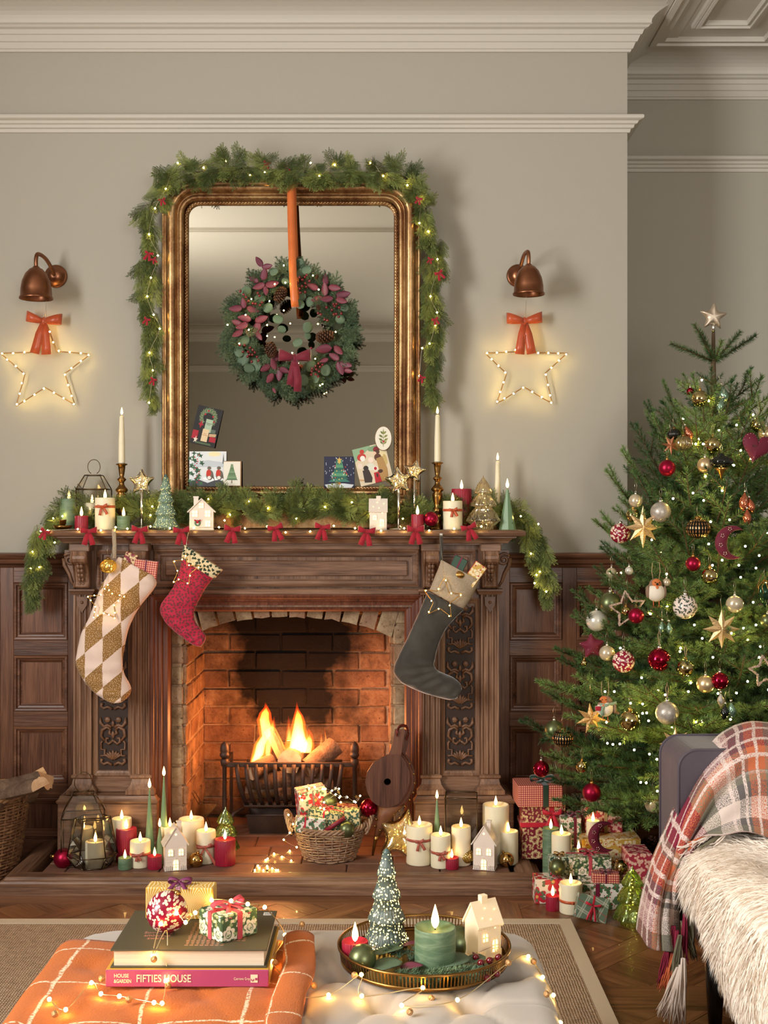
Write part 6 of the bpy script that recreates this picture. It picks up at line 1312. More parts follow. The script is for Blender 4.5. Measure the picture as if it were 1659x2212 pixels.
lightstar('small gold wire light star left of the leopard stocking, part hidden', [(402, 1196), (404, 1222), (432, 1222), (410, 1240), (408, 1262), (388, 1251), (373, 1260), (384, 1236), (374, 1212), (392, 1210)], 4.245, BW0, 1, .0014, thread=(404, 1160), group='small gold light stars')
lightstar('small gold wire light star pinned on the grey velvet stocking', [(960, 1248), (970, 1280), (998, 1283), (972, 1302), (975, 1333), (950, 1314), (925, 1326), (936, 1302), (916, 1274), (944, 1277)], 4.232, BW0, 1, .0015, thread=(950, 1160), group='small gold light stars')
for t in bpy.data.objects:
    if t.get('group') == 'small gold light stars':
        for ch in t.children:
            if ch.name.startswith('wire_frame'): ch.data.materials[0] = GOLD
# ---------------------------------------------------------------- wicker baskets, bellows, log pile
WICK1 = P('grey_wicker', (132, 100, 76), .75, var=(30, (176, 146, 118), .8), rand=.35); WICK2 = P('brown_wicker', (112, 76, 50), .75, var=(30, (158, 118, 84), .8), rand=.35)
def basket(label, c, r0, r1, h, rows, stakes, m, ry=.82, sr=.0034, handles=True, hh=.05):
    t = thing('wicker_basket', label, 'basket', c); stakes += stakes % 2
    def rad(z): return r0+(r1-r0)*(z/h)**.85
    for i in range(rows):
        z = sr+(h-2*sr)*i/(rows-1); n = stakes*4; g = G(); rz = rad(z); ph = i*pi
        g.tube([((rz+.0028*cos(stakes/2*a+ph))*cos(a), (rz+.0028*cos(stakes/2*a+ph))*sin(a)*ry, z+.0016*sin(a*5+i)) for a in [2*pi*q/n for q in range(n)]], sr*R.uniform(.85, 1.1), 5, True); obj('wicker_strand', g, m, t)
    for i in range(stakes):
        a = 2*pi*(i+.0)/stakes; g = G(); g.tube([(rad(z)*cos(a), rad(z)*sin(a)*ry, z) for z in [h*q/6 for q in range(7)]], sr*.8, 5); obj('stake', g, m, t)
    for k in range(3):
        n = 120; g = G(); g.tube([((r1+.003+.006*cos(14*a+k*2.09))*cos(a), (r1+.003+.006*cos(14*a+k*2.09))*sin(a)*ry, h+.006*sin(14*a+k*2.09)+.002+(.012*abs(cos(a))**4 if handles else 0)) for a in [2*pi*q/n for q in range(n)]], sr*1.35, 6, True); obj('rim_strand', g, m, t)
    g = G(); g.lathe([(.001, .002), (rad(0)*.97, .002), (rad(0)*.97, .006), (.001, .006)], 28, sy=ry); obj('base', g, m, t)
    if handles:
        for s in (-1, 1):
            hd = []
            for k in range(3):
                g = G(); P_ = []
                for q in range(31):
                    u = q/30; a = pi*u; bx = s*(r1+.004+.022*sin(a)); by = -.055*cos(a); bz = h-.012+(hh+.012)*sin(a)**.8; P_.append((bx+.0055*cos(u*22+k*2.09)*s, by, bz+.0055*sin(u*22+k*2.09)))
                g.tube(P_, .0042, 6); hd.append(g)
            for g in hd: obj('handle', g, m, t)
    return t
bc = Vector((PX(712, 4.34), 4.34, ZH+.001)); basket('grey wicker basket of wrapped gifts and baubles at the middle of the hearth', bc, .088, .130, .116, 13, 26, WICK1)
BG = 'gifts in the wicker basket'
def inb(px, py, Y): return at(px, py, Y)
present('tall orange and white floral parcel at the back left of the wicker basket', (.105, .07, .11), POIN, inb(676, 1764, 4.38), (.12, -.12, .3), P('grey_ribbon', (120, 104, 108), .5), .006, bow=0, group=BG)
present('sage leaf-print parcel with a red tassel bow in the middle of the wicker basket', (.125, .07, .08), LEAFG, inb(705, 1792, 4.33), (.1, .12, -.35), RRED, .006, bow=.045, group=BG)
present('white holly-print parcel at the front left of the wicker basket', (.105, .05, .055), HOLL, inb(668, 1798, 4.285), (-.1, .12, .15), RRED, .006, (1, 0), 0, off=(-.2, 0), group=BG)
present('small pink floral parcel at the back right of the wicker basket', (.075, .05, .05), BURF, inb(748, 1768, 4.39), (0, .1, .1), group=BG)
present('small green leaf-print parcel at the front right of the wicker basket', (.055, .04, .065), LEAFG, inb(763, 1786, 4.31), (0, -.06, -.1), group=BG)
t = thing('gift_cracker', 'slim pink and cream patterned roll lying across the wicker basket front', 'present', inb(722, 1782, 4.262), (0, radians(-35), 0), BG); g = G(); g.T = Matrix.Rotation(pi/2, 4, 'Y'); g.lathe([(.001, -.045), (.008, -.045), (.008, .045), (.001, .045)], 14); obj('paper_roll', g, BURF, t)
bauble('matte olive bauble at the back of the wicker basket', 711, 1731, 17.5, 'mgreen', 4.36, tilt=.2); bauble('matte olive bauble at the front rim of the wicker basket', 749, 1791, 18, 'mgreen', 4.262, tilt=2.4); bauble('shiny burgundy bauble at the right side of the wicker basket', 797, 1745, 20, 'sred', 4.33, tilt=.5)
hsl = [(700, 1748), (668, 1703), (648, 1720), (690, 1722), (700, 1733), (725, 1716), (733, 1723), (697, 1704), (703, 1704), (717, 1708), (732, 1704), (735, 1720), (750, 1722), (765, 1731), (778, 1719), (768, 1733), (736, 1733), (692, 1745), (653, 1728), (680, 1700)]
t = lights('star_string_lights', 'fine wire string light with tiny gold stars spilling out of the wicker basket', [at(a, b, 4.28) for a, b in hsl]); lights('', '', [at(a, b, 4.26) for a, b in [(623, 1760), (633, 1780), (626, 1799), (613, 1814), (641, 1830)]], t)
lp = [(549, 1884), (557, 1870), (577, 1871), (578, 1877), (566, 1889), (588, 1876), (596, 1880), (597, 1892), (574, 1858), (578, 1855), (592, 1845), (609, 1851), (626, 1838), (629, 1859), (592, 1844), (560, 1875)]
lights('', '', [Vector((PX(a, depth(b, ZH+.004)), max(4.18, depth(b, ZH+.004)), ZH+.004)) for a, b in lp], t)
for a, b, c in [(748, 1722, 0), (770, 1721, 1), (731, 1711, 2), (725, 1703, 3), (617, 1820, 5), (577, 1880, 6), (594, 1862, 7), (664, 1707, 8)]: g = G(); g.prism(star(0, 0, .0075, .003, 5), -.0005, .0005); obj('star_charm', g, GOLD if c % 3 else SILV, t, (at(a, b, 4.27) if b < 1815 else Vector((PX(a, depth(b, ZH+.01)), depth(b, ZH+.01), ZH+.01)))-t.location, (R.uniform(-.5, .5), c, 0))
# log basket in the left corner
lb = basket('tall brown wicker log basket in the corner left of the hearth', Vector((-1.53, 4.34, FZ+.001)), .20, .245, .28, 26, 44, WICK2, .85, .0048, True, .075)
for i, (a, b, r_, k) in enumerate([((-60, 1712, 4.26), (100, 1672, 4.22), .055, 'half'), ((-40, 1740, 4.18), (60, 1705, 4.40), .05, 'round'), ((-20, 1715, 4.36), (92, 1655, 4.44), .04, 'wedge'), ((-30, 1728, 4.30), (88, 1702, 4.12), .038, 'half')]):
    log('firewood_log', ['thick split log with flaking bark lying across the top of the log basket', 'round log sunk in the middle of the log basket', 'wedge of wood at the back of the log basket', 'split log at the front rim of the log basket'][i], at(*a), at(*b), r_, k, 40+i, 'logs in the corner basket')
# bellows
bl = thing('fire_bellows', 'round wooden fireside bellows with studded leather and brass nozzle leaning at the right jamb', 'bellows', at(842, 1838, 4.34)); BW = wood('bellows_walnut', [(48, 26, 20), (92, 56, 42), (120, 80, 62)], 2, .4)
BO = [(853, 1576), (875, 1577), (870, 1605), (864, 1629), (876, 1645), (884, 1665), (885, 1688), (880, 1708), (864, 1734), (848, 1743), (833, 1745), (815, 1740), (802, 1730), (792, 1708), (789, 1690), (793, 1668), (806, 1648), (824, 1637), (840, 1630), (847, 1610)]
def bx(pl, Y, dx=0): return [(PX(a+dx, Y), PZ(b, Y)) for a, b in pl]
def holed(pl, c, r, y0, y1):
    n = len(pl); g = G(); hp_ = [(c[0]+r*cos(atan2(b-c[1], a-c[0])), c[1]+r*sin(atan2(b-c[1], a-c[0]))) for a, b in pl]; vs = [(a, y, b) for y in (y0, y1) for L in (pl, hp_) for a, b in L]
    for i in range(n): j = (i+1) % n; g.f += [(i, n+i, n+j, j), (2*n+i, 2*n+j, 3*n+j, 3*n+i), (i, j, 2*n+j, 2*n+i), (n+i, 3*n+i, 3*n+j, n+j)]; g.m += [0]*4; g.s += [False]*4
    g.v = vs; return g
Yb = 4.285; bd = bx([p for p in BO if p[1] > 1625], Yb); g = holed(bd, (PX(837, Yb), PZ(1689, Yb)), .0125, Yb, Yb+.012); cwp('front_board', g, BW, bl)
g = G(); g.T = Matrix.Translation(Vector((PX(837, Yb), Yb+.0108, PZ(1689, Yb)))) @ Matrix.Rotation(pi/2, 4, 'X'); g.lathe([(.001, 0), (.014, 0)], 20); cwp('hole_shade_disc', g, DARK, bl)  # near-black disc painting the shade inside the bellows hole
g = G(); g.prism(bx([(853, 1576), (875, 1577), (870, 1605), (866, 1634), (838, 1634), (847, 1610)], Yb), Yb+.0002, Yb+.0118); cwp('handle', g, BW, bl)
g = G(); g.prism(bx(BO, Yb+.06, 12), Yb+.055, Yb+.067); cwp('rear_board', g, BW, bl)
g = G(); g.prism(bx([(a+6+(a-838)*.02, b) for a, b in BO if b > 1625], Yb+.03), Yb+.012, Yb+.055); cwp('leather_side', g, P('bellows_leather', (112, 62, 38), .6, var=(20, (78, 40, 26), .7)), bl)
g = G(); g.pairs([(at(818, 1742, Yb+.03), at(874, 1738, Yb+.03)), (at(814, 1765, Yb+.03), at(856, 1757, Yb+.03)), (at(812, 1785, Yb+.03), at(838, 1778, Yb+.03)), (at(808, 1806, Yb+.03), at(822, 1804, Yb+.03))], [.03, .024, .016, .011], 12); cwp('nozzle_block', g, P('nozzle_leather', (120, 74, 44), .55, var=(20, (84, 46, 28), .7)), bl)
NH = [(888, 1650), (897, 1672), (899, 1692), (896, 1712), (888, 1728), (878, 1742), (866, 1752), (854, 1760), (842, 1770), (832, 1782), (824, 1794), (816, 1770), (813, 1785)]
for a, b in NH: g = G(); g.sphere((0, 0, 0), .0042, 8, 5, (1, .6, 1)); obj('brass_stud', g, BRASS, bl, at(a-3, b, Yb+.014)-bl.location)
g = G(); g.tube([at(814, 1803, Yb+.03), at(811, 1815, Yb+.03), at(808, 1830, Yb+.035), at(805, 1848, Yb+.04)], [.009, .0065, .006, .0035], 12); g.sphere(at(812, 1812, Yb+.03), .0085, 12, 6, (1, 1, .6)); cwp('nozzle', g, BRASS, bl)
g = G(); g.ribbon(smooth([at(858, 1590, Yb-.003), at(858, 1578, Yb-.006), at(866, 1568, Yb+.01), at(878, 1570, Yb+.03), at(882, 1585, Yb+.045), at(878, 1598, Yb+.03)], 4), (0, 0, 1), .010, .002); g.sphere(at(858, 1587, Yb-.003), .003, 8, 5); cwp('leather_strap', g, P('strap_leather', (104, 36, 26), .5), bl)
# ---------------------------------------------------------------- christmas tree
TC = Vector((PX(1541, 4.20), 4.20, FZ))
tree = thing('christmas_tree', 'tall green fir tree with fairy lights in the alcove right of the fireplace', 'tree', TC)
NEED = greenmat('tree_needles', (54, 88, 50), (108, 134, 72), .4, .42)
def rad(z):
    T_ = [(.16, .36), (.30, .46), (.42, .61), (.55, .645), (.71, .59), (.99, .48), (1.24, .395), (1.5, .32), (1.71, .19), (1.80, .12), (1.9, .05)]
    for (a, b), (c, d) in zip(T_, T_[1:]):
        if z <= c: return b+(d-b)*max(0, (z-a))/(c-a)
    return .05
def branchmesh(seed, L, tw=1.0):
    r = random.Random(seed); vs = []; fs = []; g = G(); ax = []
    f = lambda t: Vector((L*t, .03*sin(3*t+seed)*L, L*(-.10*sin(pi*t)+.10*t*t)))
    ax = [f(i/8) for i in range(9)]; g.tube(ax, [.005*(1-.7*i/8)*(L/.5+.3) for i in range(9)], 5, m=1)
    for i in range(2, 8): needles(vs, fs, ax[i], ax[i+1]-ax[i], int((ax[i+1]-ax[i]).length*1300), (ax[i+1]-ax[i]).length, .021, r, .0019, .45, .85)
    needles(vs, fs, ax[8], ax[8]-ax[7], 34, .012, .016, r, .0019, 0, .5)
    n = int(L/.038)
    for k in range(n):
        t = .12+.85*k/n; p = f(t); d0 = (f(min(1, t+.05))-f(t-.05)).normalized(); s = -1 if k % 2 else 1
        l = (.05+L*.36*(1-t)**.8)*r.uniform(.8, 1.15); d = (d0*.8+Vector((0, s*.75, r.uniform(-.15, .35)))).normalized(); e = p+d*l
        g.tube([p, p+d*l*.5, e], [.0022, .0018, .001], 4, m=1); needles(vs, fs, p, d, int(l*1350), l, .020, r, .0019, .4, .85); needles(vs, fs, e, d, 16, .008, .014, r, .0019, 0, .4)
        if l > .10:
            for q in range(1, int(l/.035)):
                pp = p+d*(.035*q); l2 = (l-.035*q)*.55+.02; d2 = (d*.75+d.cross(Vector((0, 0, 1)))*(.7 if q % 2 else -.7)+Vector((0, 0, r.uniform(-.2, .3)))).normalized()
                needles(vs, fs, pp, d2, int(l2*1300), l2, .019, r, .0019, .4, .85); g.tube([pp, pp+d2*l2], .001, 3, m=1)
    g.add(vs, fs, False, 0); me = g.mesh('branch'); me.materials.append(NEED); me.materials.append(STEM); return me
BL = {.18: [branchmesh(1, .18), branchmesh(2, .18)], .34: [branchmesh(3, .34), branchmesh(4, .34)], .52: [branchmesh(5, .52), branchmesh(6, .52), branchmesh(7, .52)]}
g = G(); g.lathe([(.032, 0), (.028, .5), (.02, 1.2), (.009, 1.8), (.004, 2.0)], 12); obj('trunk', g, STEM, tree)
rr = random.Random(12); z = .40; nb = 0
while z < 1.80 and nb < 286:
    R_ = rad(z); n = max(4, int(3.5+R_*22)); a0 = rr.random()*6.28
    for k in range(n):
        a = a0+2*pi*(k+rr.uniform(-.2, .2))/n; front = sin(a) < .25
        if not front and rr.random() < .45: continue
        if cos(a) > .75 and z < 1.5 and rr.random() < .6: continue
        t = (z-.3)/1.6; el = radians(-16+t*60)+rr.uniform(-.14, .14); L = R_*rr.uniform(.88, 1.08)/max(.6, cos(el))
        d = Vector((cos(a)*cos(el), sin(a)*cos(el), sin(el))); tip = TC+d*L
        for _ in range(8):
            tip = TC+d*L
            if (tip.x < .97 and tip.y > 4.44) or tip.y > 4.97: L *= .85
            else: break
        key = min(BL, key=lambda q: abs(q-L)); nb += 1
        M3 = Matrix((d, Vector((-sin(a), cos(a), 0)), d.cross(Vector((-sin(a), cos(a), 0))))).transposed()
        obj('branch', rr.choice(BL[key]), [], tree, (0, 0, z-FZ-L*sin(el)*.55), M3.to_euler(), (L/key, min(1.2, L/key*1.05), L/key))
    z += .052+.055*R_
for px, py, k in [(1449, 742, .34), (1514, 718, .18), (1600, 716, .34), (1634, 724, .34), (1500, 700, .18), (1560, 735, .18)]:
    p0 = at(1543, 782, 4.2); d = at(px, py, 4.2+(.04 if px > 1610 else -.03))-p0; L = d.length; d.normalize(); y = Vector((0, -1, 0)).cross(d).normalized(); r_ = random.Random(px); vs = []; fs = []; g = G(); needles(vs, fs, Vector(), Vector((1, 0, 0)), int(L*2600), L, .022, r_, .0019, 0, .8); g.add(vs, fs); g.tube([(0, 0, 0), (L, 0, 0)], [.004, .002], 5, m=1)
    obj('leader_twig', g, [NEED, STEM], tree, p0-TC, Matrix((d, y, d.cross(y))).transposed().to_euler())
def front(px, py, k=.96):
    Y = 4.0
    for _ in range(12):
        X_, Z_ = PX(px, Y), PZ(py, Y); r = rad(Z_)*k; dx = X_-TC.x; Y = TC.y-sqrt(max(0, r*r-dx*dx)) if abs(dx) < r else TC.y-.04
    return Y
tl = [(1516, 821), (1494, 843), (1531, 866), (1591, 918), (1627, 896), (1503, 959), (1519, 959), (1600, 973), (1623, 991), (1585, 1005), (1497, 1065), (1454, 1077), (1520, 1081), (1535, 1127), (1576, 1123), (1409, 1122), (1531, 1175), (1428, 1194), (1596, 1221), (1539, 1221), (1600, 1247), (1633, 1227), (1440, 1240), (1627, 1301), (1405, 1326), (1633, 1350), (1606, 1357), (1580, 1368), (1517, 1379), (1386, 1464), (1492, 1475), (1487, 1494), (1615, 1472), (1551, 1498), (1591, 1497), (1437, 1501), (1388, 1541), (1397, 1540), (1401, 1557), (1362, 1519), (1327, 1494), (1307, 1494), (1504, 1560), (1517, 1558), (1578, 1554), (1324, 1608), (1339, 1607), (1370, 1620), (1403, 1629), (1384, 1690), (1396, 1691), (1420, 1709), (1419, 1640), (1310, 1560), (1340, 1400), (1560, 1210), (1610, 1180), (1655, 1260), (1560, 1060), (1640, 1200), (1470, 1400), (1540, 1420), (1640, 1420), (1500, 1350), (1660, 1490)]
for i in range(36): zz = rr.uniform(.35, 1.7); a = rr.uniform(-pi*.95, -.1); r = rad(zz)*rr.uniform(.45, .85); p = TC+Vector((r*cos(a), r*sin(a), zz-FZ)); tl.append((829.5+p.x*F/p.y, 1106-(p.z-H0)*F/p.y, p.y))
ts = thing('tree_lights', 'warm fairy lights wound through the fir tree', 'string lights', TC); pts = [at(q[0], q[1], q[2] if len(q) > 2 else front(q[0], q[1])-.005) for q in tl]
lights('', '', pts, ts, False, BT); pts.sort(key=lambda p: p.z)
g = G(); g.tube([TC+Vector(((rad(.3+1.5*i/160)*.72)*cos(i*.42), -abs(rad(.3+1.5*i/160)*.72*sin(i*.42)), .3-FZ+1.5*i/160)) for i in range(160)], .001, 4); cwp('wire', g, P('green_wire', (36, 50, 34), .6), ts)
# tree ornaments
OG = 'tree baubles'
for lb, px, py, r, k in [('shiny olive gold bauble near the tree top, below the first light', 1512, 861, 18, 'gold'), ('small red bauble peeking behind the top gold bauble', 1491, 845, 8, 'sred'), ('shiny gold bauble in the upper middle of the tree, beside the clear ribbed one', 1540, 961, 18, 'gold'), ('shiny olive gold bauble behind the burgundy heart', 1637, 918, 15, 'gold'), ('matte gold bauble overlapping the burgundy heart', 1655, 938, 17, 'champ'), ('matte burgundy bauble high on the left of the tree', 1441, 1011, 18, 'mred'),
    ('matte champagne bauble beside the black and gold onion ornament', 1523, 1005, 17, 'champ'), ('pearl champagne bauble above the eight-point star on the tree left', 1373, 1082, 15, 'pearl'), ('dark gold bauble behind the upper eight-point star', 1367, 1113, 15, 'gold'), ('burgundy bauble with white leaf sprigs at the far upper left of the tree', 1340, 1152, 22, 'bleaf'),
    ('small champagne bauble at the left edge of the tree, above the green one', 1321, 1238, 12, 'pearl'), ('small silver bauble half hidden above the felt robin', 1359, 1233, 9, 'white'), ('small matte burgundy bauble left of the burgundy moon', 1497, 1218, 16, 'mred'), ('shiny olive bauble below the burgundy moon', 1533, 1245, 18, 'gold'), ('matte dark green bauble on the left edge beside the tinsel star', 1318, 1303, 24, 'mgreen'),
    ('matte burgundy bauble seen through the tinsel star', 1374, 1330, 17, 'mred'), ('tiny gold bauble inside the tinsel star', 1352, 1320, 10, 'gold'), ('white bauble with dark leaf sprigs in the middle of the tree', 1480, 1311, 26, 'wleaf'), ('pearl champagne bauble above the ornate gold star', 1587, 1305, 19, 'pearl'), ('dark olive bauble at the right frame edge of the tree', 1658, 1341, 15, 'mgreen'),
    ('pale pearl bauble at the left edge, under the dark green one', 1289, 1341, 23, 'white'), ('small champagne bauble beside the burgundy pillow star', 1311, 1411, 17, 'pearl'), ('burgundy bauble with white leaf sprigs, lower left middle of the tree', 1347, 1429, 24, 'bleaf'), ('large shiny burgundy bauble on a twine loop in the tree middle', 1424, 1425, 25, 'sred'), ('shiny olive gold bauble on a twine loop, right of the large burgundy one', 1481, 1443, 19, 'gold'),
    ('matte champagne bauble touching a shiny burgundy one', 1524, 1478, 19, 'champ'), ('shiny burgundy bauble right of the matte champagne one', 1555, 1471, 19, 'sred'), ('crackled silver bauble with a twine bow low on the tree', 1441, 1540, 25, 'crack'), ('crackled silver bauble right of the upper eight-point star', 1427, 1106, 22, 'crack'), ('large shiny olive bauble below the scarfed robin', 1361, 1557, 23, 'gold'),
    ('matte olive bauble behind the black ribbed one, lower left of the tree', 1197, 1577, 21, 'mgreen'), ('small gold bauble hanging above the stacked presents', 1257, 1656, 13, 'gold'), ('shiny burgundy bauble hanging over the gingham present', 1169, 1661, 18, 'sred'), ('matte burgundy bauble hanging low over the presents', 1278, 1712, 20, 'mred'), ('pearl bauble hanging low beside the sofa arm', 1411, 1737, 19, 'pearl'), ('small gold bauble at the far left below the pillow star', 1262, 1432, 7, 'gold'), ('small cream bauble behind the felt robin', 1440, 1258, 9, 'pearl')]:
    Y = front(px, py)-.03
    if py > 1600: Y = max(3.78, min(Y, 3.98))
    tw = 'twine' in lb; bauble(lb, px, py, r, k, Y, hang=.035 if r < 24 else .045, group=OG, tw=tw)
BRB = P('black_bronze_rib', (30, 30, 26), .25, .6, coat=.5); CLR = mercmat('clear_rib_glass', (250, 240, 226), (226, 210, 190), 3)
def twotone(name, c1, c2, n=22):
    m, nt, b, tc = newmat(name); setp(b, .25, .75); sp = nd(nt, 'SeparateXYZ', {0: tc.outputs['Object']}); an = ma(nt, 'ARCTAN2', sp.outputs[1], sp.outputs[0])
    k = step(nt, ma(nt, 'COSINE', ma(nt, 'MULTIPLY', an, float(n))), .1, .4); k2 = step(nt, ma(nt, 'SINE', ma(nt, 'MULTIPLY', sp.outputs[2], 520.0)), -.75, -.5); c = mixc(nt, ma(nt, 'MULTIPLY', k, k2), lin(c1), lin(c2)); nt.links.new(c, b.inputs['Base Color']); return m
BB = twotone('black_bronze', (18, 24, 20), (176, 132, 88))
for lb, px, py, r, m in [('black ribbed ornament behind the copper star, upper left of the tree', 1456, 938, 14, BRB), ('clear ribbed glass ornament in the upper left of the tree', 1477, 957, 18, CLR), ('black and bronze ribbed bauble in the upper middle of the tree', 1508, 1142, 25, BB), ('black and bronze ribbed bauble at the lower left tip of the tree', 1216, 1595, 22, BB)]: ribbedorn(lb, px, py, r, front(px, py)-.03, m, hang=.05, group='ribbed tree ornaments')
def orn(nm, lb, px, py, Y=None, grp=None, rot=(0, 0, 0), k=.03): return thing(nm, lb, 'ornament', at(px, py, Y or front(px, py)-k), rot, grp)
def loop(t, h, ln=.045, m=None): g = G(); g.tube([(0, 0, h), (-.004, 0, h+ln*.6), (0, 0, h+ln), (.004, 0, h+ln*.6), (0, 0, h)], .0007, 4); obj('hanging_loop', g, m or WIRE, t)
def facet(R1, r1, n, dep, ph=pi/2, long=None):
    g = G(); p = star(0, 0, R1, r1, n, ph)
    if long: p = [(a*(1 if i != 0 and i != n else 1), b*(long if abs(a) < .001 else 1)) for i, (a, b) in enumerate(p)]
    N = len(p); vs = [(0, -dep, 0), (0, dep, 0)]+[(a, 0, b) for a, b in p]; g.add(vs, [(0, 2+i, 2+(i+1) % N) for i in range(N)]+[(1, 2+(i+1) % N, 2+i) for i in range(N)]); return g
CHS = P('champagne_metal_star', (222, 190, 140), .38, .75, bmp=(150, .6, .003)); PAPG = P('gold_paper_star', (196, 156, 100), .45, .6, bmp=(110, .8, .004))
for lb, px, py, R_, n, m, ph, lg in [('champagne eight-point star near the upper left of the tree', 1389, 1139, 40, 8, CHS, pi/2, 1.15), ('ornate gold eight-point star at the right of the tree', 1559, 1359, 41, 8, CHS, pi/2, 1.05), ('ribbed gold paper star at the lower left of the tree', 1277, 1552, 34, 7, PAPG, pi/2, 1.5), ('gold eight-point star half hidden behind the sofa arm', 1459, 1607, 36, 8, CHS, pi/2, 1)]:
    Y = front(px, py)-.035; t = orn('faceted_star', lb, px, py, Y, 'gold tree stars'); r = mpx(R_, Y); obj('star_body', facet(r, r*(.46 if n == 8 else .42), n, r*.16, ph+(.0 if n == 8 else .1), lg), m, t); loop(t, r*lg)
    g = G(); 
    for i in range(2*n): a = pi*i/n+ph; [g.sphere((r*q*cos(a), -r*.17*(1-q)-.001, r*q*sin(a)), .0011, 5, 4) for q in ((.15, .3, .45, .6) if i % 2 == 0 else (.12, .24))]
    obj('embossed_dots', g, GOLD, t, kind='stuff')
t = orn('tree_topper', 'glittery champagne star on the very top of the tree', 1541, 684, 4.20); g = G(); puffstar(g, 0, 0, mpx(33, 4.2), .016, .46, ph=pi/2-.08, p=.5); obj('star_body', g, P('glitter_champagne', (206, 190, 170), .3, .8, bmp=(500, .8, .001)), t); g = G(); g.lathe([(.006, -.055), (.007, -.02)], 10); obj('socket', g, SILV, t)
BVEL = P('ornament_velvet', (104, 14, 42), .7, sheen=.12, var=(30, (84, 8, 34), .4)); SEQ = P('silver_bead', (226, 214, 190), .2, .8)
def beads(t, out, th, flow):
    g = G()
    for a, b in out: g.sphere((a*.93, -th*.35-.0012, b*.93), .0012, 5, 4)
    for a, b in flow:
        for q in range(5): c = 2*pi*q/5; g.sphere((a+.004*cos(c), -th-.0005, b+.004*sin(c)), .0015, 5, 4, (1, .5, 1))
    obj('bead_trim', g, SEQ, t, kind='stuff')
def moon(R_, w=.62, n=18):
    pr = []
    for i in range(n+1): a = radians(62)+radians(255)*i/n; q = sin(pi*i/n)**.8; pr.append(((R_*cos(a)*1.0, R_*sin(a)), (R_*cos(a)*(1-w*q)+R_*.10*q, R_*sin(a)*(1-w*q))))
    return pr
def mkmoon(lb, px, py, R_, Y, rot):
    t = thing('moon_ornament', lb, 'ornament', at(px, py, Y), (0, rot, 0), 'burgundy velvet ornaments'); r = mpx(R_, Y); pr = moon(r); g = G(); g.pairs([(Vector((a[0], 0, a[1])), Vector((b[0], 0, b[1]))) for a, b in pr], [max(.0012, .013*sin(pi*i/18)**.6) for i in range(19)], 14); obj('velvet_body', g, BVEL, t)
    g = G()
    for i in range(1, 18):
        a, b = pr[i]
        for q in (0, 1): g.sphere((b[0]*.97+a[0]*.03, -.005, b[1]*.97+a[1]*.03), .0011, 5, 4)
    for i in (4, 7, 10, 13):
        a, b = pr[i]; c = ((a[0]*.6+b[0]*.4), (a[1]*.6+b[1]*.4))
        for q in range(5): s_ = 2*pi*q/5; g.sphere((c[0]+.005*cos(s_), -.0125, c[1]+.005*sin(s_)), .0018, 5, 4, (1, .5, 1))
    obj('bead_trim', g, SEQ, t, kind='stuff')
mkmoon('burgundy velvet crescent moon hanging at the right of the tree', 1581, 1172, 37, front(1581, 1172)-.04, .25)
mkmoon('burgundy velvet crescent moon leaning on the yellow floral present', 1304, 1808, 34, 4.005, .15)
ht = [(.85*sin(a)**3, (13*cos(a)-5*cos(2*a)-2*cos(3*a)-cos(4*a))/17) for a in [2*pi*i/36 for i in range(36)]]
t = orn('heart_ornament', 'burgundy velvet heart with beaded flowers at the upper right of the tree', 1634, 965, None, 'burgundy velvet ornaments', (0, .25, 0), .045); r = .058; hp_ = [(-a*r, b*r) for a, b in ht]; g = G(); g.puff(hp_, .016, 6, (0, -.004)); obj('velvet_body', g, BVEL, t); beads(t, hp_, .010, [(-.028, .018), (.0, .012), (.028, .02), (-.015, -.008), (.015, -.012), (.0, -.034)])
t = orn('star_ornament', 'burgundy velvet pillow star at the left edge of the tree', 1279, 1396, None, 'burgundy velvet ornaments', (0, -.1, 0)); g = G(); puffstar(g, 0, 0, .046, .014, .55, p=.5); obj('velvet_body', g, BVEL, t); beads(t, star(0, 0, .044, .024, 5), .010, [(0, .018), (.014, 0), (-.012, -.006), (0, -.016)])
TIN = P('tinsel', (206, 180, 164), .35, .7, bmp=(300, 1, .004))
for lb, px, py, R_ in [('glittering tinsel star outline at the left of the tree', 1356, 1316, 40), ('glittering tinsel star outline at the right frame edge', 1652, 1450, 34)]:
    Y = front(px, py)-.05; t = orn('tinsel_star', lb, px, py, Y, 'tinsel stars'); r = mpx(R_, Y); p = star(0, 0, r, r*.5, 5, pi/2+.15); g = G(); q_ = []
    for i in range(10):
        a, b = p[i], p[(i+1) % 10]
        for q in range(8): q_.append((a[0]+(b[0]-a[0])*q/8, rr.uniform(-1, 1)*.001, a[1]+(b[1]-a[1])*q/8))
    g.tube(q_, [.0035*rr.uniform(.6, 1.3) for _ in q_], 5, True, smooth=False)
    for _ in range(220): c = rr.choice(q_); g.sphere((c[0]+rr.uniform(-.004, .004), c[1]-rr.uniform(0, .004), c[2]+rr.uniform(-.004, .004)), .0014, 4, 3)
    obj('tinsel_outline', g, TIN, t); loop(t, r)
def glasscone(lb, px, py, h, m, rot=0):
    Y = front(px, py)-.03; t = orn('cone_ornament', lb, px, py, Y, 'glass pinecone ornaments', (0, rot, 0)); hh = mpx(h, Y); g = G(); n = 24; pf = [(max(.0005, hh*.24*sin(pi*(i/14)**.8)*(1+.06*(i % 2))), hh*(i/14-.5)) for i in range(15)]; g.lathe(pf, n, rib=8, rd=.06)
    g.v = [(x*cos(z/hh*4)-y*sin(z/hh*4), x*sin(z/hh*4)+y*cos(z/hh*4), z) for x, y, z in g.v]; obj('glass_cone', g, MB[m], t); g = G(); g.lathe([(.004, hh*.48), (.004, hh*.48+.006), (.001, hh*.48+.008)], 8); obj('cap', g, SILV, t); loop(t, hh*.5)
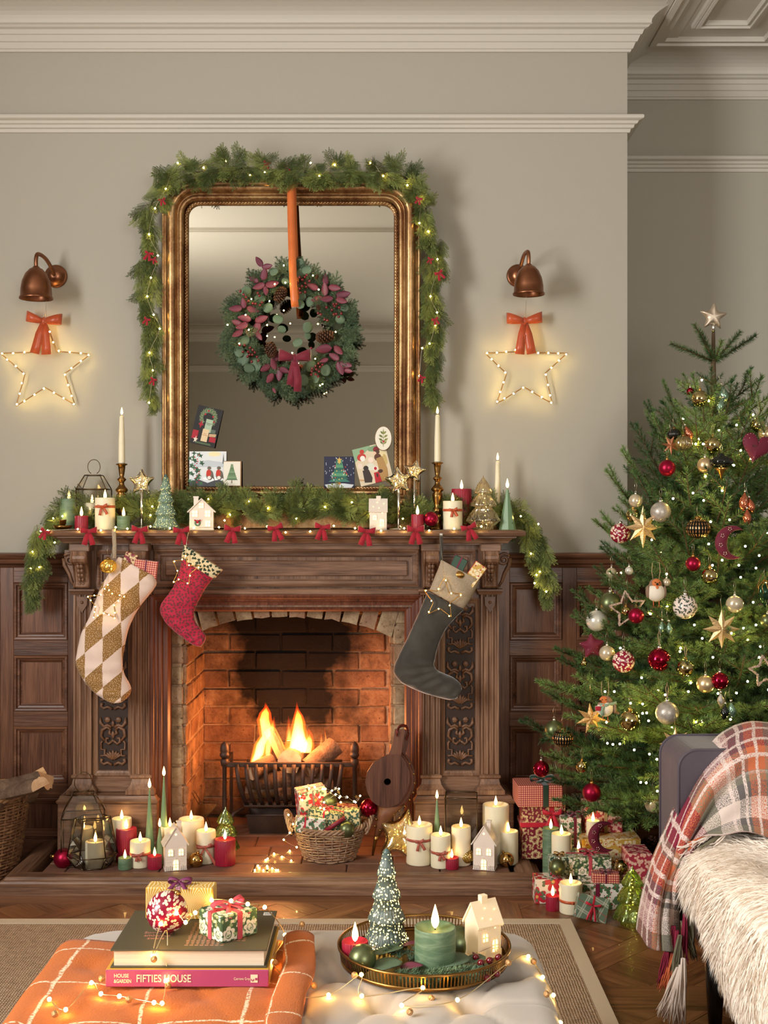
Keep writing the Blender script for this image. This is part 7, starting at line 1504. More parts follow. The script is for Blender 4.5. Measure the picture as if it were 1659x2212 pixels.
for lb, px, py, h, m, ro in [('pale green glass pinecone high on the tree', 1563, 851, 40, 'sgreen', -.2), ('second pale green glass pinecone just below the highest one', 1557, 875, 32, 'sgreen', .3), ('copper glass pinecone behind the clear ribbed ornament', 1487, 935, 34, 'copper', -.4), ('copper glass pinecone, upper of three at the tree right', 1607, 1084, 42, 'copper', .1), ('copper glass pinecone, right of three at the tree right', 1622, 1092, 34, 'copper', -.2), ('copper glass pinecone, lowest of three at the tree right', 1614, 1117, 36, 'copper', 0),
    ('pale green glass pinecone, left of a pair under the felt robin', 1429, 1355, 28, 'sgreen', .1), ('pale green glass pinecone, right of a pair under the felt robin', 1446, 1357, 28, 'sgreen', -.1), ('silvery glass pinecone below the lower shiny burgundy bauble', 1557, 1512, 30, 'crack', 0), ('dark glass pinecone hanging lowest near the plaid throw', 1565, 1538, 34, 'black', .1), ('soft green glass pinecone beside the dark one', 1581, 1533, 34, 'sgreen', -.1)]: glasscone(lb, px, py, h, m, ro)
t = orn('onion_ornament', 'black onion-shaped glass ornament with a gilded point', 1558, 1008); g = G(); g.lathe([(.001, -.006), (.020, -.004), (.036, .008), (.038, .018), (.030, .030), (.010, .036), (.008, .042), (.001, .043)], 36, rib=12, rd=.04); obj('glass_bowl', g, MB['black'], t); g = G(); g.lathe([(.0005, -.044), (.004, -.030), (.012, -.012), (.021, -.004)], 18, rib=9, rd=.1); obj('gilded_point', g, GOLD, t); loop(t, .042, .03)
t = orn('drop_ornament', 'dark green fluted drop ornament with a gold wire cap at the right frame edge', 1653, 1278); g = G(); g.lathe([(.0005, -.05), (.014, -.03), (.022, -.005), (.02, .012), (.008, .026), (.001, .028)], 36, rib=9, rd=.08); obj('glass_drop', g, MB['green'], t); g = G(); [g.tube([(.004*cos(a), .004*sin(a), .036), (.021*cos(a), .021*sin(a), .016), (.024*cos(a+.3), .024*sin(a+.3), -.004)], .0011, 4) for a in [i*.785 for i in range(8)]]; obj('wire_cap', g, GOLD, t); loop(t, .035)
t = orn('copper_star_ornament', 'copper glitter spiky ornament in the upper left of the tree', 1449, 962); obj('glitter_body', facet(.034, .012, 7, .006, .3, 1.6), P('copper_glitter', (176, 116, 82), .4, .7, bmp=(400, .8, .001)), t); loop(t, .04)
FELT = P('brown_felt', (134, 108, 88), .95, bmp=(160, .8, .004)); FW = P('cream_felt', (224, 212, 194), .95, bmp=(200, .4, .002)); FO_ = P('orange_felt', (200, 112, 58), .9); BEAK = P('beak', (30, 24, 22), .5); LEGM = P('orange_leg', (206, 96, 58), .6)
def robin(lb, px, py, s, side=False):
    Y = front(px, py)-.045; t = orn('robin_ornament', lb, px, py, Y, 'felt robins'); t.scale = (s, s, s); g = G(); g.sphere((0, 0, 0), .026, 18, 12, (1, .85, 1.0)); obj('belly', g, FW, t); g = G(); g.sphere((.004 if side else 0, .003, .022), .019, 18, 12, (1, .9, .95)); g.sphere((.006 if side else 0, .008, .004), .026, 16, 12, (1.0, .75, 1.05)); obj('back', g, FELT, t)
    hx = -.006 if side else 0; g = G(); g.sphere((hx, -.0065, .026), .0135, 14, 10, (1, .8, 1)); g.sphere((hx, -.012, .012), .008, 10, 8); obj('face', g, FO_, t); g = G(); g.lathe([(.004, 0), (.003, .004), (.0003, .010)], 8); b = obj('beak', g, BEAK, t, (hx+(-.012 if side else 0), -.016, .025), (pi/2, 0, -.8 if side else 0)); g = G(); [g.sphere((hx+q*.006, -.0175, .030), .0018, 6, 5) for q in (-1, 1)]; obj('eye', g, BEAK, t)
    for q in (-1, 1):
        g = G(); g.sphere((q*.024+(.006 if side else 0), -.001, .002), .014, 12, 8, (.4, .8, 1.3)); obj('wing', g, FELT, t); g = G(); x = q*.008; g.tube([(x, -.004, -.024), (x, -.004, -.040)], .0012, 5); [g.tube([(x, -.004, -.040), (x+k*.005, -.012, -.041)], .001, 4) for k in (-1, 0, 1)]; obj('leg', g, LEGM, t)
    if side:
        g = G(); g.ribbon(smooth([(-.018, -.012, .014), (0, -.02, .012), (.018, -.012, .015), (.036, -.004, .018)], 4), (0, 0, 1), .010, .002); g.ribbon([(-.010, -.021, .010), (-.014, -.024, -.006), (-.012, -.025, -.020)], (1, 0, 0), .011, .002); obj('scarf', g, P('sage_felt', (128, 150, 128), .9), t); g = G(); g.box(-.034, -.018, -.026, -.014, -.004, .010, c=.001); obj('tiny_gift', g, VELV, t)
        g = G(); g.prism([(.018, .0), (.046, -.014), (.044, -.020), (.014, -.010)], .0, .006); obj('tail', g, FELT, t)
    g = G(); [g.tube([(q*.008, 0, .036), (q*.012, 0, .060), (q*.010, 0, .085)], .0009, 4) for q in (-1, 1)]; obj('hanging_loop', g, TW, t)
robin('round brown felt robin with a cream belly in the middle left of the tree', 1417, 1280, 1.12); robin('felt robin in a sage scarf carrying a tiny red gift, lower left of the tree', 1307, 1530, 1.0, True)
# ---------------------------------------------------------------- presents and candles beneath the tree
def pb(label, x0, x1, yt, Y, dep, m, z0=FZ, **k):
    cx = PX((x0+x1)/2, Y); w = mpx(x1-x0, Y); h = PZ(yt, Y)-z0; return present(label, (w, dep, h), m, (cx, Y+dep/2, z0), **k)
G_ = dict(group='presents under the tree')
pb('large burgundy floral present with a red velvet ribbon, under the gingham box', 1127, 1222, 1738, 4.30, .10, BURF, .1195, rib=RRED, rw=.018, bow=.0, off=(.18, 0), **G_)
g = G(); bowg(g, .07, .016, .055, .0015); t = bpy.data.objects[[o.name for o in bpy.data.objects if o.get('label', '').startswith('large burgundy floral')][0]]; obj('ribbon_bow', g, RRED, t, (.03, -.056, .165))
g = G(); g.box(-.083, .083, -.052, .052, .115, .131); obj('ribbon', g, RRED, t)
pb('red gingham present with a dark green ribbon on top of the stack', 1117, 1214, 1697, 4.28, .13, GINR, .3105, rib=RGRN, rw=.02, cross=(1, 0), bow=.09, off=(.12, 0), rot=(0, 0, .05), **G_)
pb('tall green leaf-print present at the back of the pile', 1292, 1346, 1692, 4.43, .05, DKGF, rib=RNAT, rw=.01, cross=(1, 0), bow=0, off=(-.35, 0), **G_); pb('green leaf-print present between the floral stack and the pink one', 1238, 1272, 1720, 4.43, .05, DKGF, **G_)
pb('pink leaf-print present with a checked ribbon on the yellow one', 1264, 1345, 1737, 4.27, .10, PINL, .2225, rib=RNAT, rw=.012, cross=(1, 0), bow=.05, off=(.05, 0), **G_)
pb('holly-print present behind the cream candle', 1212, 1256, 1765, 4.25, .06, HOLL, rib=RBUR, rw=.010, cross=(1, 0), bow=.05, off=(.2, 0), **G_)
pb('large yellow floral present behind the burgundy moon', 1257, 1385, 1812, 4.19, .19, YELF, **G_)
pb('white holly-print present with a burgundy ribbon, under the green floral one', 1259, 1350, 1910, 3.93, .25, HOLL, rib=RBUR, rw=.013, cross=(1, 0), bow=0, off=(-.15, 0), **G_)
pb('green floral present with a red lace ribbon and bow', 1229, 1322, 1853, 4.02, .11, GRNF, .1447, rib=RPINK, rw=.011, bow=.06, **G_)
pb('small red gingham present with a plum ribbon on the holly one', 1282, 1340, 1890, 3.935, .06, GINR, .1447, rib=RBUR, rw=.006, bow=.04, rot=(0, 0, -.08), **G_)
pb('white poinsettia-print present with a red pompom ribbon', 1156, 1224, 1900, 3.99, .08, POIN, rib=RRED, rw=.006, cross=(1, 0), bow=.035, off=(.2, 0), **G_)
pb('small dark leaf-print present with a gold ribbon behind the olive bauble', 1187, 1232, 1851, 4.03, .04, DKGF, .1418, rib=GOLD, rw=.008, cross=(1, 0), bow=.035, **G_)
pb('pink swirl-print present behind the lit green glass tree', 1357, 1410, 1845, 3.97, .12, PINL, **G_)
present('green tartan present with a red rickrack bow, tilted at the front of the pile', (.104, .028, .076), TART, (PX(1275, 3.80), 3.815, FZ+.006), (radians(-14), radians(13), 0), RRED, .006, (1, 0), 0, **G_)
t = [o for o in bpy.data.objects if o.get('label', '').startswith('green tartan')][0]; g = G(); bowg(g, .05, .007, .045, .0016, spread=.3); obj('ribbon_bow', g, RRED, t, (0, -.018, .046))
GU = 'candles under the tree'
candle('g', 'sage green pillar candle beside the burgundy floral present', 1190, 1788, 0, 36, FZ, Y=4.19, group=GU); candle('c', 'cream pillar candle beside the sage one under the tree', 1213, 1800, 0, 43, FZ, Y=4.112, group=GU)
candle('c', 'small cream candle on top of the yellow floral present', 1281, 1772, 0, 29, .2225, Y=4.235, group=GU); candle('g', 'small sage candle behind the green floral present', 1250, 1835, 0, 30, .1447, Y=4.155, group=GU)
candle('r', 'small ribbed red candle at the front of the presents', 1194, 1934, 1970, 30, FZ, group=GU); candle('c', 'cream pillar candle with a rust ribbon at the front of the presents', 1233, 1906, 1978, 49, FZ, ribbon=(.42, SATIN, .0, 0), group=GU)
bauble('matte olive bauble resting on the poinsettia present', 1204, 1873, 18, 'mgreen', 4.0, tilt=.2, group='baubles among the presents'); bauble('shiny gold bauble resting on the holly present', 1343, 1873, 16, 'gold', 3.985, tilt=-.6, group='baubles among the presents')
glasstree('large green glass fir tree lit from inside at the right of the presents', 1366, 1870, 2010, 84, FZ, 3.79, mercmat('lit_green_glass', (214, 240, 160), (190, 214, 150), 6), [(1, .12), (.80, .42), (.56, .68)], 8, .05, .5, 12)
t = thing('pinecone', 'large dark pinecone on the floor behind the yellow present', 'pinecone', (PX(1408, 4.30), 4.30, FZ)); obj('cone_scales', PCM, [], t, scale=1.9)
# ---------------------------------------------------------------- tufted ottoman
OX0, OX1, OY0, OY1, OZ = -.69, .335, 1.45, 2.735, .425
BTN = [(-.60+.17*i+(.085 if j % 2 else 0), 1.55+.15*j) for j in range(9) for i in range(7)]; BTN = [(x, y) for x, y in BTN if OX0+.06 < x < OX1-.05 and y < OY1-.07]
def segd(x, y, a, b):
    dx, dy = b[0]-a[0], b[1]-a[1]; t = max(0, min(1, ((x-a[0])*dx+(y-a[1])*dy)/(dx*dx+dy*dy))); return sqrt((x-a[0]-t*dx)**2+(y-a[1]-t*dy)**2)
SEG = [(a, b) for i, a in enumerate(BTN) for b in BTN[i+1:] if .05 < abs(a[0]-b[0]) < .12 and .1 < abs(a[1]-b[1]) < .2]
for a in BTN:
    if a[1] > OY1-.25: SEG += [(a, (a[0], OY1))]
    if a[0] > OX1-.17: SEG.append((a, (OX1, a[1])))
def otop(x, y, k=1.0):
    e = min(x-OX0, OX1-x, OY1-y, y-OY0); z = OZ-(.035*(1-sqrt(max(0, 1-(1-max(0, e)/.05)**2))) if e < .05 else 0)
    bd = min((x-a)**2+(y-b)**2 for a, b in BTN); z -= k*.030*math.exp(-bd/.0011)
    sd = min((segd(x, y, a, b) for a, b in SEG if abs(a[0]-x)+abs(a[1]-y) < .3), default=1); return z-k*.009*math.exp(-sd/.008)
ott = thing('tufted_ottoman', 'low buttoned ottoman in pale grey velvet in the foreground', 'ottoman', ((OX0+OX1)/2, 2.1, FZ)); cxo, cyo, hx, hy = (OX0+OX1)/2, (OY0+OY1)/2, (OX1-OX0)/2, (OY1-OY0)/2
VELO = P('pale_grey_velvet', (184, 174, 164), .7, sheen=.25, var=(9, (168, 158, 150), .5))
def rr_map(u, v, r=.11):
    x, y = u*hx, v*hy; qx, qy = abs(x)-(hx-r), abs(y)-(hy-r)
    if qx > 0 and qy > 0: k = max(qx, qy)/sqrt(qx*qx+qy*qy); qx *= k; qy *= k; x = math.copysign(hx-r+qx, x); y = math.copysign(hy-r+qy, y)
    return cxo+x, cyo+y
def ofn(u, v): x, y = rr_map(2*u-1, 2*v-1); e = 1-max(abs(2*u-1), abs(2*v-1)); z = otop(x, y); return (x, y, min(z, OZ-.035*(1-sqrt(max(0, 1-max(0, 1-e*hx/.05)**2)))))
g = G(); g.grid(ofn, 110, 130); cwp('tufted_top', g, VELO, ott)
for x, y in BTN: g = G(); g.sphere((x, y, otop(x, y)+.002), .010, 10, 6, (1, 1, .45)); cwp('button', g, VELO, ott)
ol = [rr_map(cos(a)/max(abs(cos(a)), abs(sin(a))), sin(a)/max(abs(cos(a)), abs(sin(a)))) for a in [2*pi*i/96 for i in range(96)]]
g = G(); g.sweep(ol, [(0, OZ-.034), (-.004, OZ-.06), (-.003, .30), (0.004, .24), (.010, .20), (.2, .20)], True, smooth=True); cwp('side_band', g, VELO, ott); g = G(); g.tube([(x, y, OZ-.037) for x, y in ol], .004, 6, True); cwp('piping', g, VELO, ott)
for sx in (-1, 1):
    for sy in (-1, 1): g = G(); g.lathe([(.014, 0), (.026, .14)], 16, (cxo+sx*(hx-.10), cyo+sy*(hy-.10), FZ+.0005)); cwp('leg', g, P('ottoman_leg', (40, 28, 22), .4), ott)
# orange blanket
def blanketmat():
    m, nt, b, tc = newmat('orange_wool'); setp(b, .95, sheen=.08); v = tc.outputs['UV']; nz = noise(nt, v, 6, 2, out=1); v2 = nd(nt, 'VectorMath', {0: v, 1: nd(nt, 'VectorMath', {0: nz, 'Scale': .035}, operation='SCALE').outputs[0]}, operation='ADD').outputs[0]; sp = nd(nt, 'SeparateXYZ', {0: v2}); n = noise(nt, v, 240, 3); c = mixc(nt, ma(nt, 'MULTIPLY', n, .5), lin((192, 104, 42)), lin((164, 78, 26)))
    for i, s, o in ((0, 1/.195, .30), (1, 1/.18, .62)):
        d = ma(nt, 'ABSOLUTE', ma(nt, 'SUBTRACT', ma(nt, 'FRACT', ma(nt, 'MULTIPLY_ADD', sp.outputs[i], s, o)), .5)); k = step(nt, d, .022, .012); k = ma(nt, 'MULTIPLY', k, step(nt, noise(nt, v, 170, 1), .36, .5)); c = mixc(nt, k, c, lin((232, 204, 170)))
    nt.links.new(c, b.inputs['Base Color']); bump(nt, b, ma(nt, 'ADD', n, noise(nt, v, 30, 2)), .5, .004); return m
WOOL = blanketmat(); bl_ = thing('wool_blanket', 'orange wool blanket with thin cream check lines draped over the ottoman left half', 'blanket', (-.42, 2.2, OZ))
def bfn(x0, x1, y0, y1, dz):
    def f(u, v):
        x = x0+(x1-x0)*u; y = y0+(y1-y0)*v; y += .010*sin(x*14)*(1 if v > .9 else v); e = OX0+.035; lim = e
        cr = max(0, y-(OY1-.13)); xe = e+(.13-sqrt(max(0, .13**2-cr*cr)) if cr > 0 else 0)
        z = otop(max(x, xe+.02), y, .35)+dz+.0025*sin(x*23+y*9)+.002*sin(y*31)
        if x < xe:
            s = xe-x; r = .045; a = min(pi/2, s/r); X_ = xe-r*sin(a)-.008; z = OZ+dz-r*(1-cos(a))-max(0, s-r*pi/2); x = X_-.006*sin(y*22)*min(1, s*6)
        return (x, y, z)
    return f
g = G(); g.grid(bfn(-.86, -.150, 1.5, 2.60, .008), 70, 80, th=-.006, uvs=(.71, 1.1)); cwp('blanket_sheet', g, WOOL, bl_)
g = G(); g.grid(lambda u, v: (-.175+.055*cos(pi*(1-u))*.6+.006*sin(v*17)-.0*u, 1.5+1.06*v, otop(-.2, 2.0, 0)+.030+.012*sin(pi*u)+.004*sin(v*25+u*3)), 12, 60, th=.010, uvs=(.12, 1.1)); cwp('folded_edge', g, WOOL, bl_)
g = G(); rr = random.Random(2)
for i in range(260): x = rr.uniform(-.62, -.16); f = bfn(-.86, -.15, 1.5, 2.6, .010)((x+.86)/.71, 1); p = Vector(f)+Vector((0, -.004, .001)); g.tube([p, p+Vector((rr.uniform(-.003, .003), .006, .002)), p+Vector((rr.uniform(-.005, .005), .013, -.001))], .0006, 3)
cwp('fringe', g, WOOL, bl_, kind='stuff')
# books
BT0 = OZ+.0165
def book(label, x0, x1, y0, y1, z0, th, cov, spine, pages, sp_front=True, extra=None):
    t = thing('hardback_book', label, 'book', ((x0+x1)/2, (y0+y1)/2, z0)); a, b, c, d = -(x1-x0)/2, (x1-x0)/2, -(y1-y0)/2, (y1-y0)/2; k = .0028
    g = G(); g.box(a, b, c, d, 0, k, c=.0008); obj('rear_cover', g, cov, t); g = G(); g.box(a, b, c, d, th-k, th, c=.0008); obj('front_cover', g, cov, t)
    g = G(); g.box(a+.006, b-.006, c+(.004 if sp_front else .006), d-.006, k, th-k); obj('pages', g, pages, t)
    if sp_front: g = G(); g.box(a, b, c-.002, c+.003, .0004, th-.0004, c=.0012); obj('spine', g, spine, t)
    return t
def pagemat():
    m, nt, b, tc = newmat('page_edges'); setp(b, .8); w_ = noise(nt, mapping(nt, tc.outputs['Object'], (3, 3, 900)), 1, 2); nt.links.new(mixc(nt, w_, lin((236, 226, 204)), lin((176, 160, 136))), b.inputs['Base Color']); return m
PG = pagemat(); B1Z = BT0; b1 = book('rose-spined hardback book with a gold cover, bottom of the pair on the blanket', PX(228, 2.326), PX(580, 2.326), 2.328, 2.57, B1Z, .0335, P('gold_cloth_cover', (206, 152, 60), .5), P('rose_spine', (164, 66, 104), .45), PG)
CRM = P('cream_foil_print', (238, 214, 180), .5); yf = -.1231
def tx(s, px, z, size, sx=1, al='LEFT', off=0): text(s, size, CRM, b1, (PX(px, 2.326)-b1.location.x, yf-.0006, z), sx=sx, align=al, off=off)
tx('FIFTIES HOUSE', 294, .0165, .0205, .80, off=.0002); tx('HOUSE', 246, .0222, .0098, .92, off=.0002); tx('&GARDEN', 246, .0118, .0098, .74, off=.0002); tx('Catriona Gray', 505, .0165, .0068, .8)
g = G(); x = PX(549, 2.326)-b1.location.x; g.box(x-.0068, x+.0068, yf-.0008, yf, .0095, .0245); obj('publisher_mark', g, CRM, b1); g = G(); RS = P('rose_print', (150, 58, 94), .5); g.tube([(x-.003+.0022*cos(a), yf-.0009, .0165+.004*sin(a)) for a in [pi+pi*i/8 for i in range(9)]], .0009, 4); g.box(x+.002, x+.0065, yf-.0013, yf-.0007, .014, .0185); obj('mark_letter', g, RS, b1)
B2Z = B1Z+.0337; b2 = book('dark olive hardback book with cream page edges on top of the rose-spined one', PX(238, 2.335), PX(576, 2.335), 2.335, 2.565, B2Z, .0355, P('olive_cover', (74, 68, 50), .5), None, PG, False)
g = G(); y0 = 0
for k in range(16):
    for q in range(12 if k < 13 else 8): g.box(-.012+.010*q+(k % 3)*.001, -.012+.010*q+.007, .035-.0085*k, .035-.0085*k+.004, .0355, .0357) if .035-.0085*k > -.1 else None
obj('cover_text', g, P('rose_ink', (160, 120, 96), .5), b2, kind='stuff')
for i, s in enumerate(['Something', 'ambitious', 'awaits']): text(s, .017, P('rose_ink_title', (176, 116, 100), .5), b2, (-.075, .0-.016*i-.02, .0356), rot=(0, 0, 0), sx=.8)
g = G(); g.box(.125, .142, .085, .103, .0355, .0357); obj('barcode_label', g, P('label_white', (226, 222, 214), .6), b2); g = G(); [g.box(.127+.0018*i, .1278+.0018*i, .088, .100, .0357, .0358) for i in range(8)]; obj('barcode_line', g, BEAK, b2, kind='stuff')
ZB = B2Z+.0357
def deco():
    m, nt, b, tc = newmat('yellow_fan_paper'); setp(b, .5); v = mapping(nt, tc.outputs['UV'], (24, 13, 1)); sp = nd(nt, 'SeparateXYZ', {0: v}); x = ma(nt, 'ABSOLUTE', ma(nt, 'SUBTRACT', ma(nt, 'FRACT', sp.outputs[0]), .5)); y = ma(nt, 'FRACT', sp.outputs[1]); r = ma(nt, 'DIVIDE', x, ma(nt, 'ADD', ma(nt, 'ABSOLUTE', ma(nt, 'SUBTRACT', y, .5)), .06)); k = step(nt, ma(nt, 'ABSOLUTE', ma(nt, 'SUBTRACT', ma(nt, 'FRACT', ma(nt, 'MULTIPLY', r, 2.6)), .5)), .17, .10)
    nt.links.new(mixc(nt, k, lin((204, 158, 66)), lin((240, 222, 178))), b.inputs['Base Color']); return m
GB = 'gifts on the books'; CHK = checkmat('plum_check_ribbon', (110, 40, 80), (160, 100, 120), (226, 200, 196), 260)
present('yellow fan-print present with a plum checked ribbon, at the back of the books', (.142, .045, .066), deco(), (PX(392, 2.53), 2.53, ZB), (0, 0, -.04), CHK, .010, (1, 0), .05, off=(-.02, 0), group=GB)
present('green floral present with a red lace ribbon, corner forward on the books', (.088, .080, .052), GRNF, (PX(492, 2.42), 2.425, ZB), (0, 0, .75), RPINK, .012, bow=.075, group=GB)
t = thing('bauble', 'large burgundy bauble with white leaf sprigs on the books', 'bauble', (PX(361, 2.43), 2.43, ZB+.042), (0, .5, 0), GB); g = G(); g.sphere((0, 0, 0), .0415, 36, 24); obj('ball', g, MB['bleaf'], t); g = G(); g.lathe([(.007, .040), (.007, .047), (.001, .049)], 14); obj('cap', g, GOLD, t)
# ---------------------------------------------------------------- brass gallery tray
TZ = OZ+.004; TX, TY, TR = PX(916, 2.50), 2.50, .1775
tr = thing('gallery_tray', 'round brass tray with a pierced gallery rim on the ottoman', 'tray', (TX, TY, TZ)); g = G(); g.lathe([(.001, 0), (TR*.95, 0), (TR*.97, .004), (TR*.965, .0055), (TR*.94, .003), (.001, .003)], 64); obj('tray_base', g, BRASS, tr)
g = G(); g.lathe([(TR*.965, .003), (TR*.975, .003), (TR*.98, .010), (TR*.972, .010)], 72, cap=False); g.lathe([(TR*1.0, .032), (TR*1.015, .033), (TR*1.015, .037), (TR*.995, .038), (TR*.99, .033)], 72, cap=False)
for i in range(150): a = 2*pi*i/150; q = .0022/TR; r0, r1 = TR*.976, TR*1.0; g.add([(r*cos(a+s*q/2*1.1), r*sin(a+s*q/2*1.1), z) for r, z in ((r0, .009), (r1, .033)) for s in (-1, 1)]+[((r-.0014)*cos(a+s*q/2), (r-.0014)*sin(a+s*q/2), z) for r, z in ((r0, .009), (r1, .033)) for s in (-1, 1)], [(0, 1, 3, 2), (4, 6, 7, 5), (0, 2, 6, 4), (1, 5, 7, 3)])
obj('gallery_rim', g, BRASS, tr); TS = TZ+.0034; GT = 'decorations on the brass tray'
t = certree('tall dark teal ceramic tree pierced with glowing dots on the brass tray', 835, 1832, 2050, 99, TS, 2.575, cermat('teal_glaze', (84, 98, 92), .34, 3.2, 165), 4, 30)
candle('r', 'ribbed red candle at the left of the brass tray', 767, 2032, 0, 56, TS, Y=2.47, fl=1.15); candle('g', 'large sage green pillar candle at the centre of the brass tray', 940, 2001, 0, 89, TS, Y=2.452, fl=1.4)
bauble('matte olive bauble in front of the red candle on the tray', 783, 2070, 30, 'mgreen', 2.425, tilt=.9, group=GT); bauble('large matte olive bauble behind the sage candle on the tray', 988, 2034, 34, 'mgreen', 2.55, tilt=-1.2, group=GT)
CERW2 = P('glowing_ceramic', (240, 222, 196), .3, sss=.2, em=(255, 206, 120), es=.10)
house('white ceramic house with a scalloped roof at the right of the brass tray', 1043, 2075, 66, 1933, TS, 2.52, 'eaves', rz=.55, wall=CERW2)
sp = thing('greenery_spray', 'loose spray of fir, eucalyptus, burgundy leaf and berries on the brass tray', 'greenery', (TX, 2.40, TS)); rr = random.Random(3)
def lay(me, nm, px, py, ang, L, z=None, tilt=.15, sc=None): p = onfloor(px, py, z or TS+.014); obj(nm, me, [], sp, p-sp.location, (rr.uniform(-.3, .3), -tilt, radians(ang)), sc or L)
for px, py, a, L in [(808, 2062, 20, .065), (796, 2092, 10, .07), (832, 2050, 60, .05), (1006, 2078, 20, .045), (938, 2082, 5, .075), (1030, 2088, 0, .04)]: lay(LE, 'eucalyptus_leaf', px, py, a, L)
for px, py, a, L in [(820, 2098, 15, .055), (862, 2090, -5, .05), (862, 2045, 10, .06), (1020, 2060, 30, .06)]: lay(LB, 'burgundy_leaf', px, py, a, L)
for px, py, a, s in [(850, 2098, -40, .7), (880, 2102, -55, .7), (905, 2100, -20, .7), (930, 2110, 20, .6), (960, 2105, 5, .9), (930, 2104, 15, .8), (885, 2075, 60, .8), (865, 2070, 100, .7), (1000, 2098, 10, .6)]: lay(FS[0], 'fir_sprig', px, py, a, 1, sc=s, tilt=.05)
for px, py, q in [(1039, 2080, .022), (1058, 2075, .024), (1077, 2068, .028), (1073, 2103, .012), (1053, 2113, .010), (1028, 2068, .02)]: obj('berry', bme, [], sp, onfloor(px, py, TS+q)-sp.location, scale=.0075)
# fairy lights on the ottoman
def zz1(l): return [(a*.3978, 1900+b*.3978) for a, b in l]
def zz2(l): return [(620+a*.3737, 1800+b*.3737) for a, b in l]
ZL = OZ+.024
A1 = [onfloor(a, b, ZL) for a, b in zz1([(268, 650), (357, 706), (497, 560), (548, 620), (648, 633), (836, 668), (880, 672)])]+[at(*zz1([(900, 550)])[0], 2.318), at(*zz1([(830, 415)])[0], 2.33), at(*zz1([(873, 240)])[0], 2.386), at(*zz1([(958, 183)])[0], 2.39), at(*zz1([(1008, 232)])[0], 2.37), at(*zz1([(1060, 180)])[0], 2.36), at(*zz1([(1150, 112)])[0], 2.50), at(*zz1([(1255, 115)])[0], 2.40), at(*zz1([(1345, 133)])[0], 2.38), at(*zz1([(1437, 150)])[0], 2.42)]+[onfloor(a, b, ZL) for a, b in zz1([(1547, 300), (1480, 445), (1595, 560), (1645, 603), (1548, 642), (1635, 548)])]
A2 = [onfloor(a, b, OZ+.006) for a, b in zz2([(240, 935), (432, 940), (663, 995), (985, 963)])]+[at(*zz2([(430, 817)])[0], 2.335), at(*zz2([(785, 893)])[0], 2.315)]+[at(*zz2([(1395, 712)])[0], 2.52), at(*zz2([(1478, 832)])[0], 2.45), at(*zz2([(1540, 936)])[0], 2.38), at(*zz2([(1580, 1095)])[0], 2.25)]
SWI = P('silver_string', (226, 206, 160), .3, .9); OB = bulbmesh(.0042, emis('warm_bulb_front', (255, 200, 100), 40)); ol_ = lights('bead_string_lights', 'silver wire string light with filigree beads looping over books, blanket and tray', A1+A2, mesh=OB, wirepath=smooth(A1[:8]+[at(360, 2010, 2.372)]+A1[8:], 6), wr=.0011, wm=SWI)
wire(ol_, smooth([A1[-2], A2[0], A2[4], A2[1], A2[5], A2[2], A2[3], at(1098, 2080, 2.40), A2[6], A2[7], A2[8], A2[9]], 7), .0011, SWI); g = G(); g.sphere((0, 0, 0), .0066, 10, 7); bm_ = g.mesh('filigree_bead'); bm_.materials.append(P('filigree_gold', (206, 160, 110), .35, .8, bmp=(300, 1, .003)))
for p in [onfloor(a, b, ZL+.002) for a, b in zz1([(297, 730), (700, 650), (552, 537), (1493, 452), (1565, 555), (1640, 242)])]+[at(*zz1([(913, 575)])[0], 2.315), at(*zz1([(836, 432)])[0], 2.325), at(*zz1([(1025, 195)])[0], 2.36)]+[onfloor(a, b, OZ+.008) for a, b in zz2([(157, 880), (710, 1033), (1425, 740), (1500, 930)])]+[at(*zz2([(390, 820)])[0], 2.34), at(*zz2([(835, 955)])[0], 2.31), at(*zz2([(1280, 748)])[0], 2.36)]: obj('filigree_bead', bm_, [], ol_, p-ol_.location)
# ---------------------------------------------------------------- velvet sofa, fur and plaid throw
VG = P('grey_plum_velvet', (84, 75, 84), .7, sheen=.22, var=(6, (64, 56, 66), .6), bmp=(14, .15, .01)); SX = .785
sofa = thing('velvet_sofa', 'dark grey velvet sofa entering the picture at the right on black tapered legs', 'sofa', (1.2, 2.5, FZ))
r = .05; out = [(.7735, .28)]+[(.7735+r-r*cos(a), .735-r+r*sin(a)) for a in [pi/2*i/8 for i in range(9)]]+[(1.80, .735), (1.80, .28)]
g = G(); g.prism(out, 3.155, 3.366, smooth=False); cwp('arm', g, VG, sofa); g = G(); [g.tube([(a-.001, y, b+.001) for a, b in out[:-2]]+[(1.8, y, .743)], .004, 6) for y in (3.157, 3.364)]; cwp('arm_piping', g, VG, sofa)
g = G(); g.box(SX, 1.80, 1.30, 3.153, .275, .375, c=.012); cwp('seat_rail', g, VG, sofa); g = G(); g.box(SX+.012, 1.66, 1.32, 3.150, .377, .495, c=.02); cwp('seat_cushion', g, VG, sofa); g = G(); g.box(1.67, 1.85, 1.30, 3.15, .377, .86, c=.03); cwp('backrest', g, VG, sofa)
BLK = P('black_leg', (20, 18, 18), .35)
for x, y in ((.825, 3.0), (1.74, 3.0), (.825, 1.45), (1.74, 1.45)): g = G(); g.lathe([(.015, 0), (.028, .2145)], 20, (x, y, FZ+.0005)); cwp('leg', g, BLK, sofa)
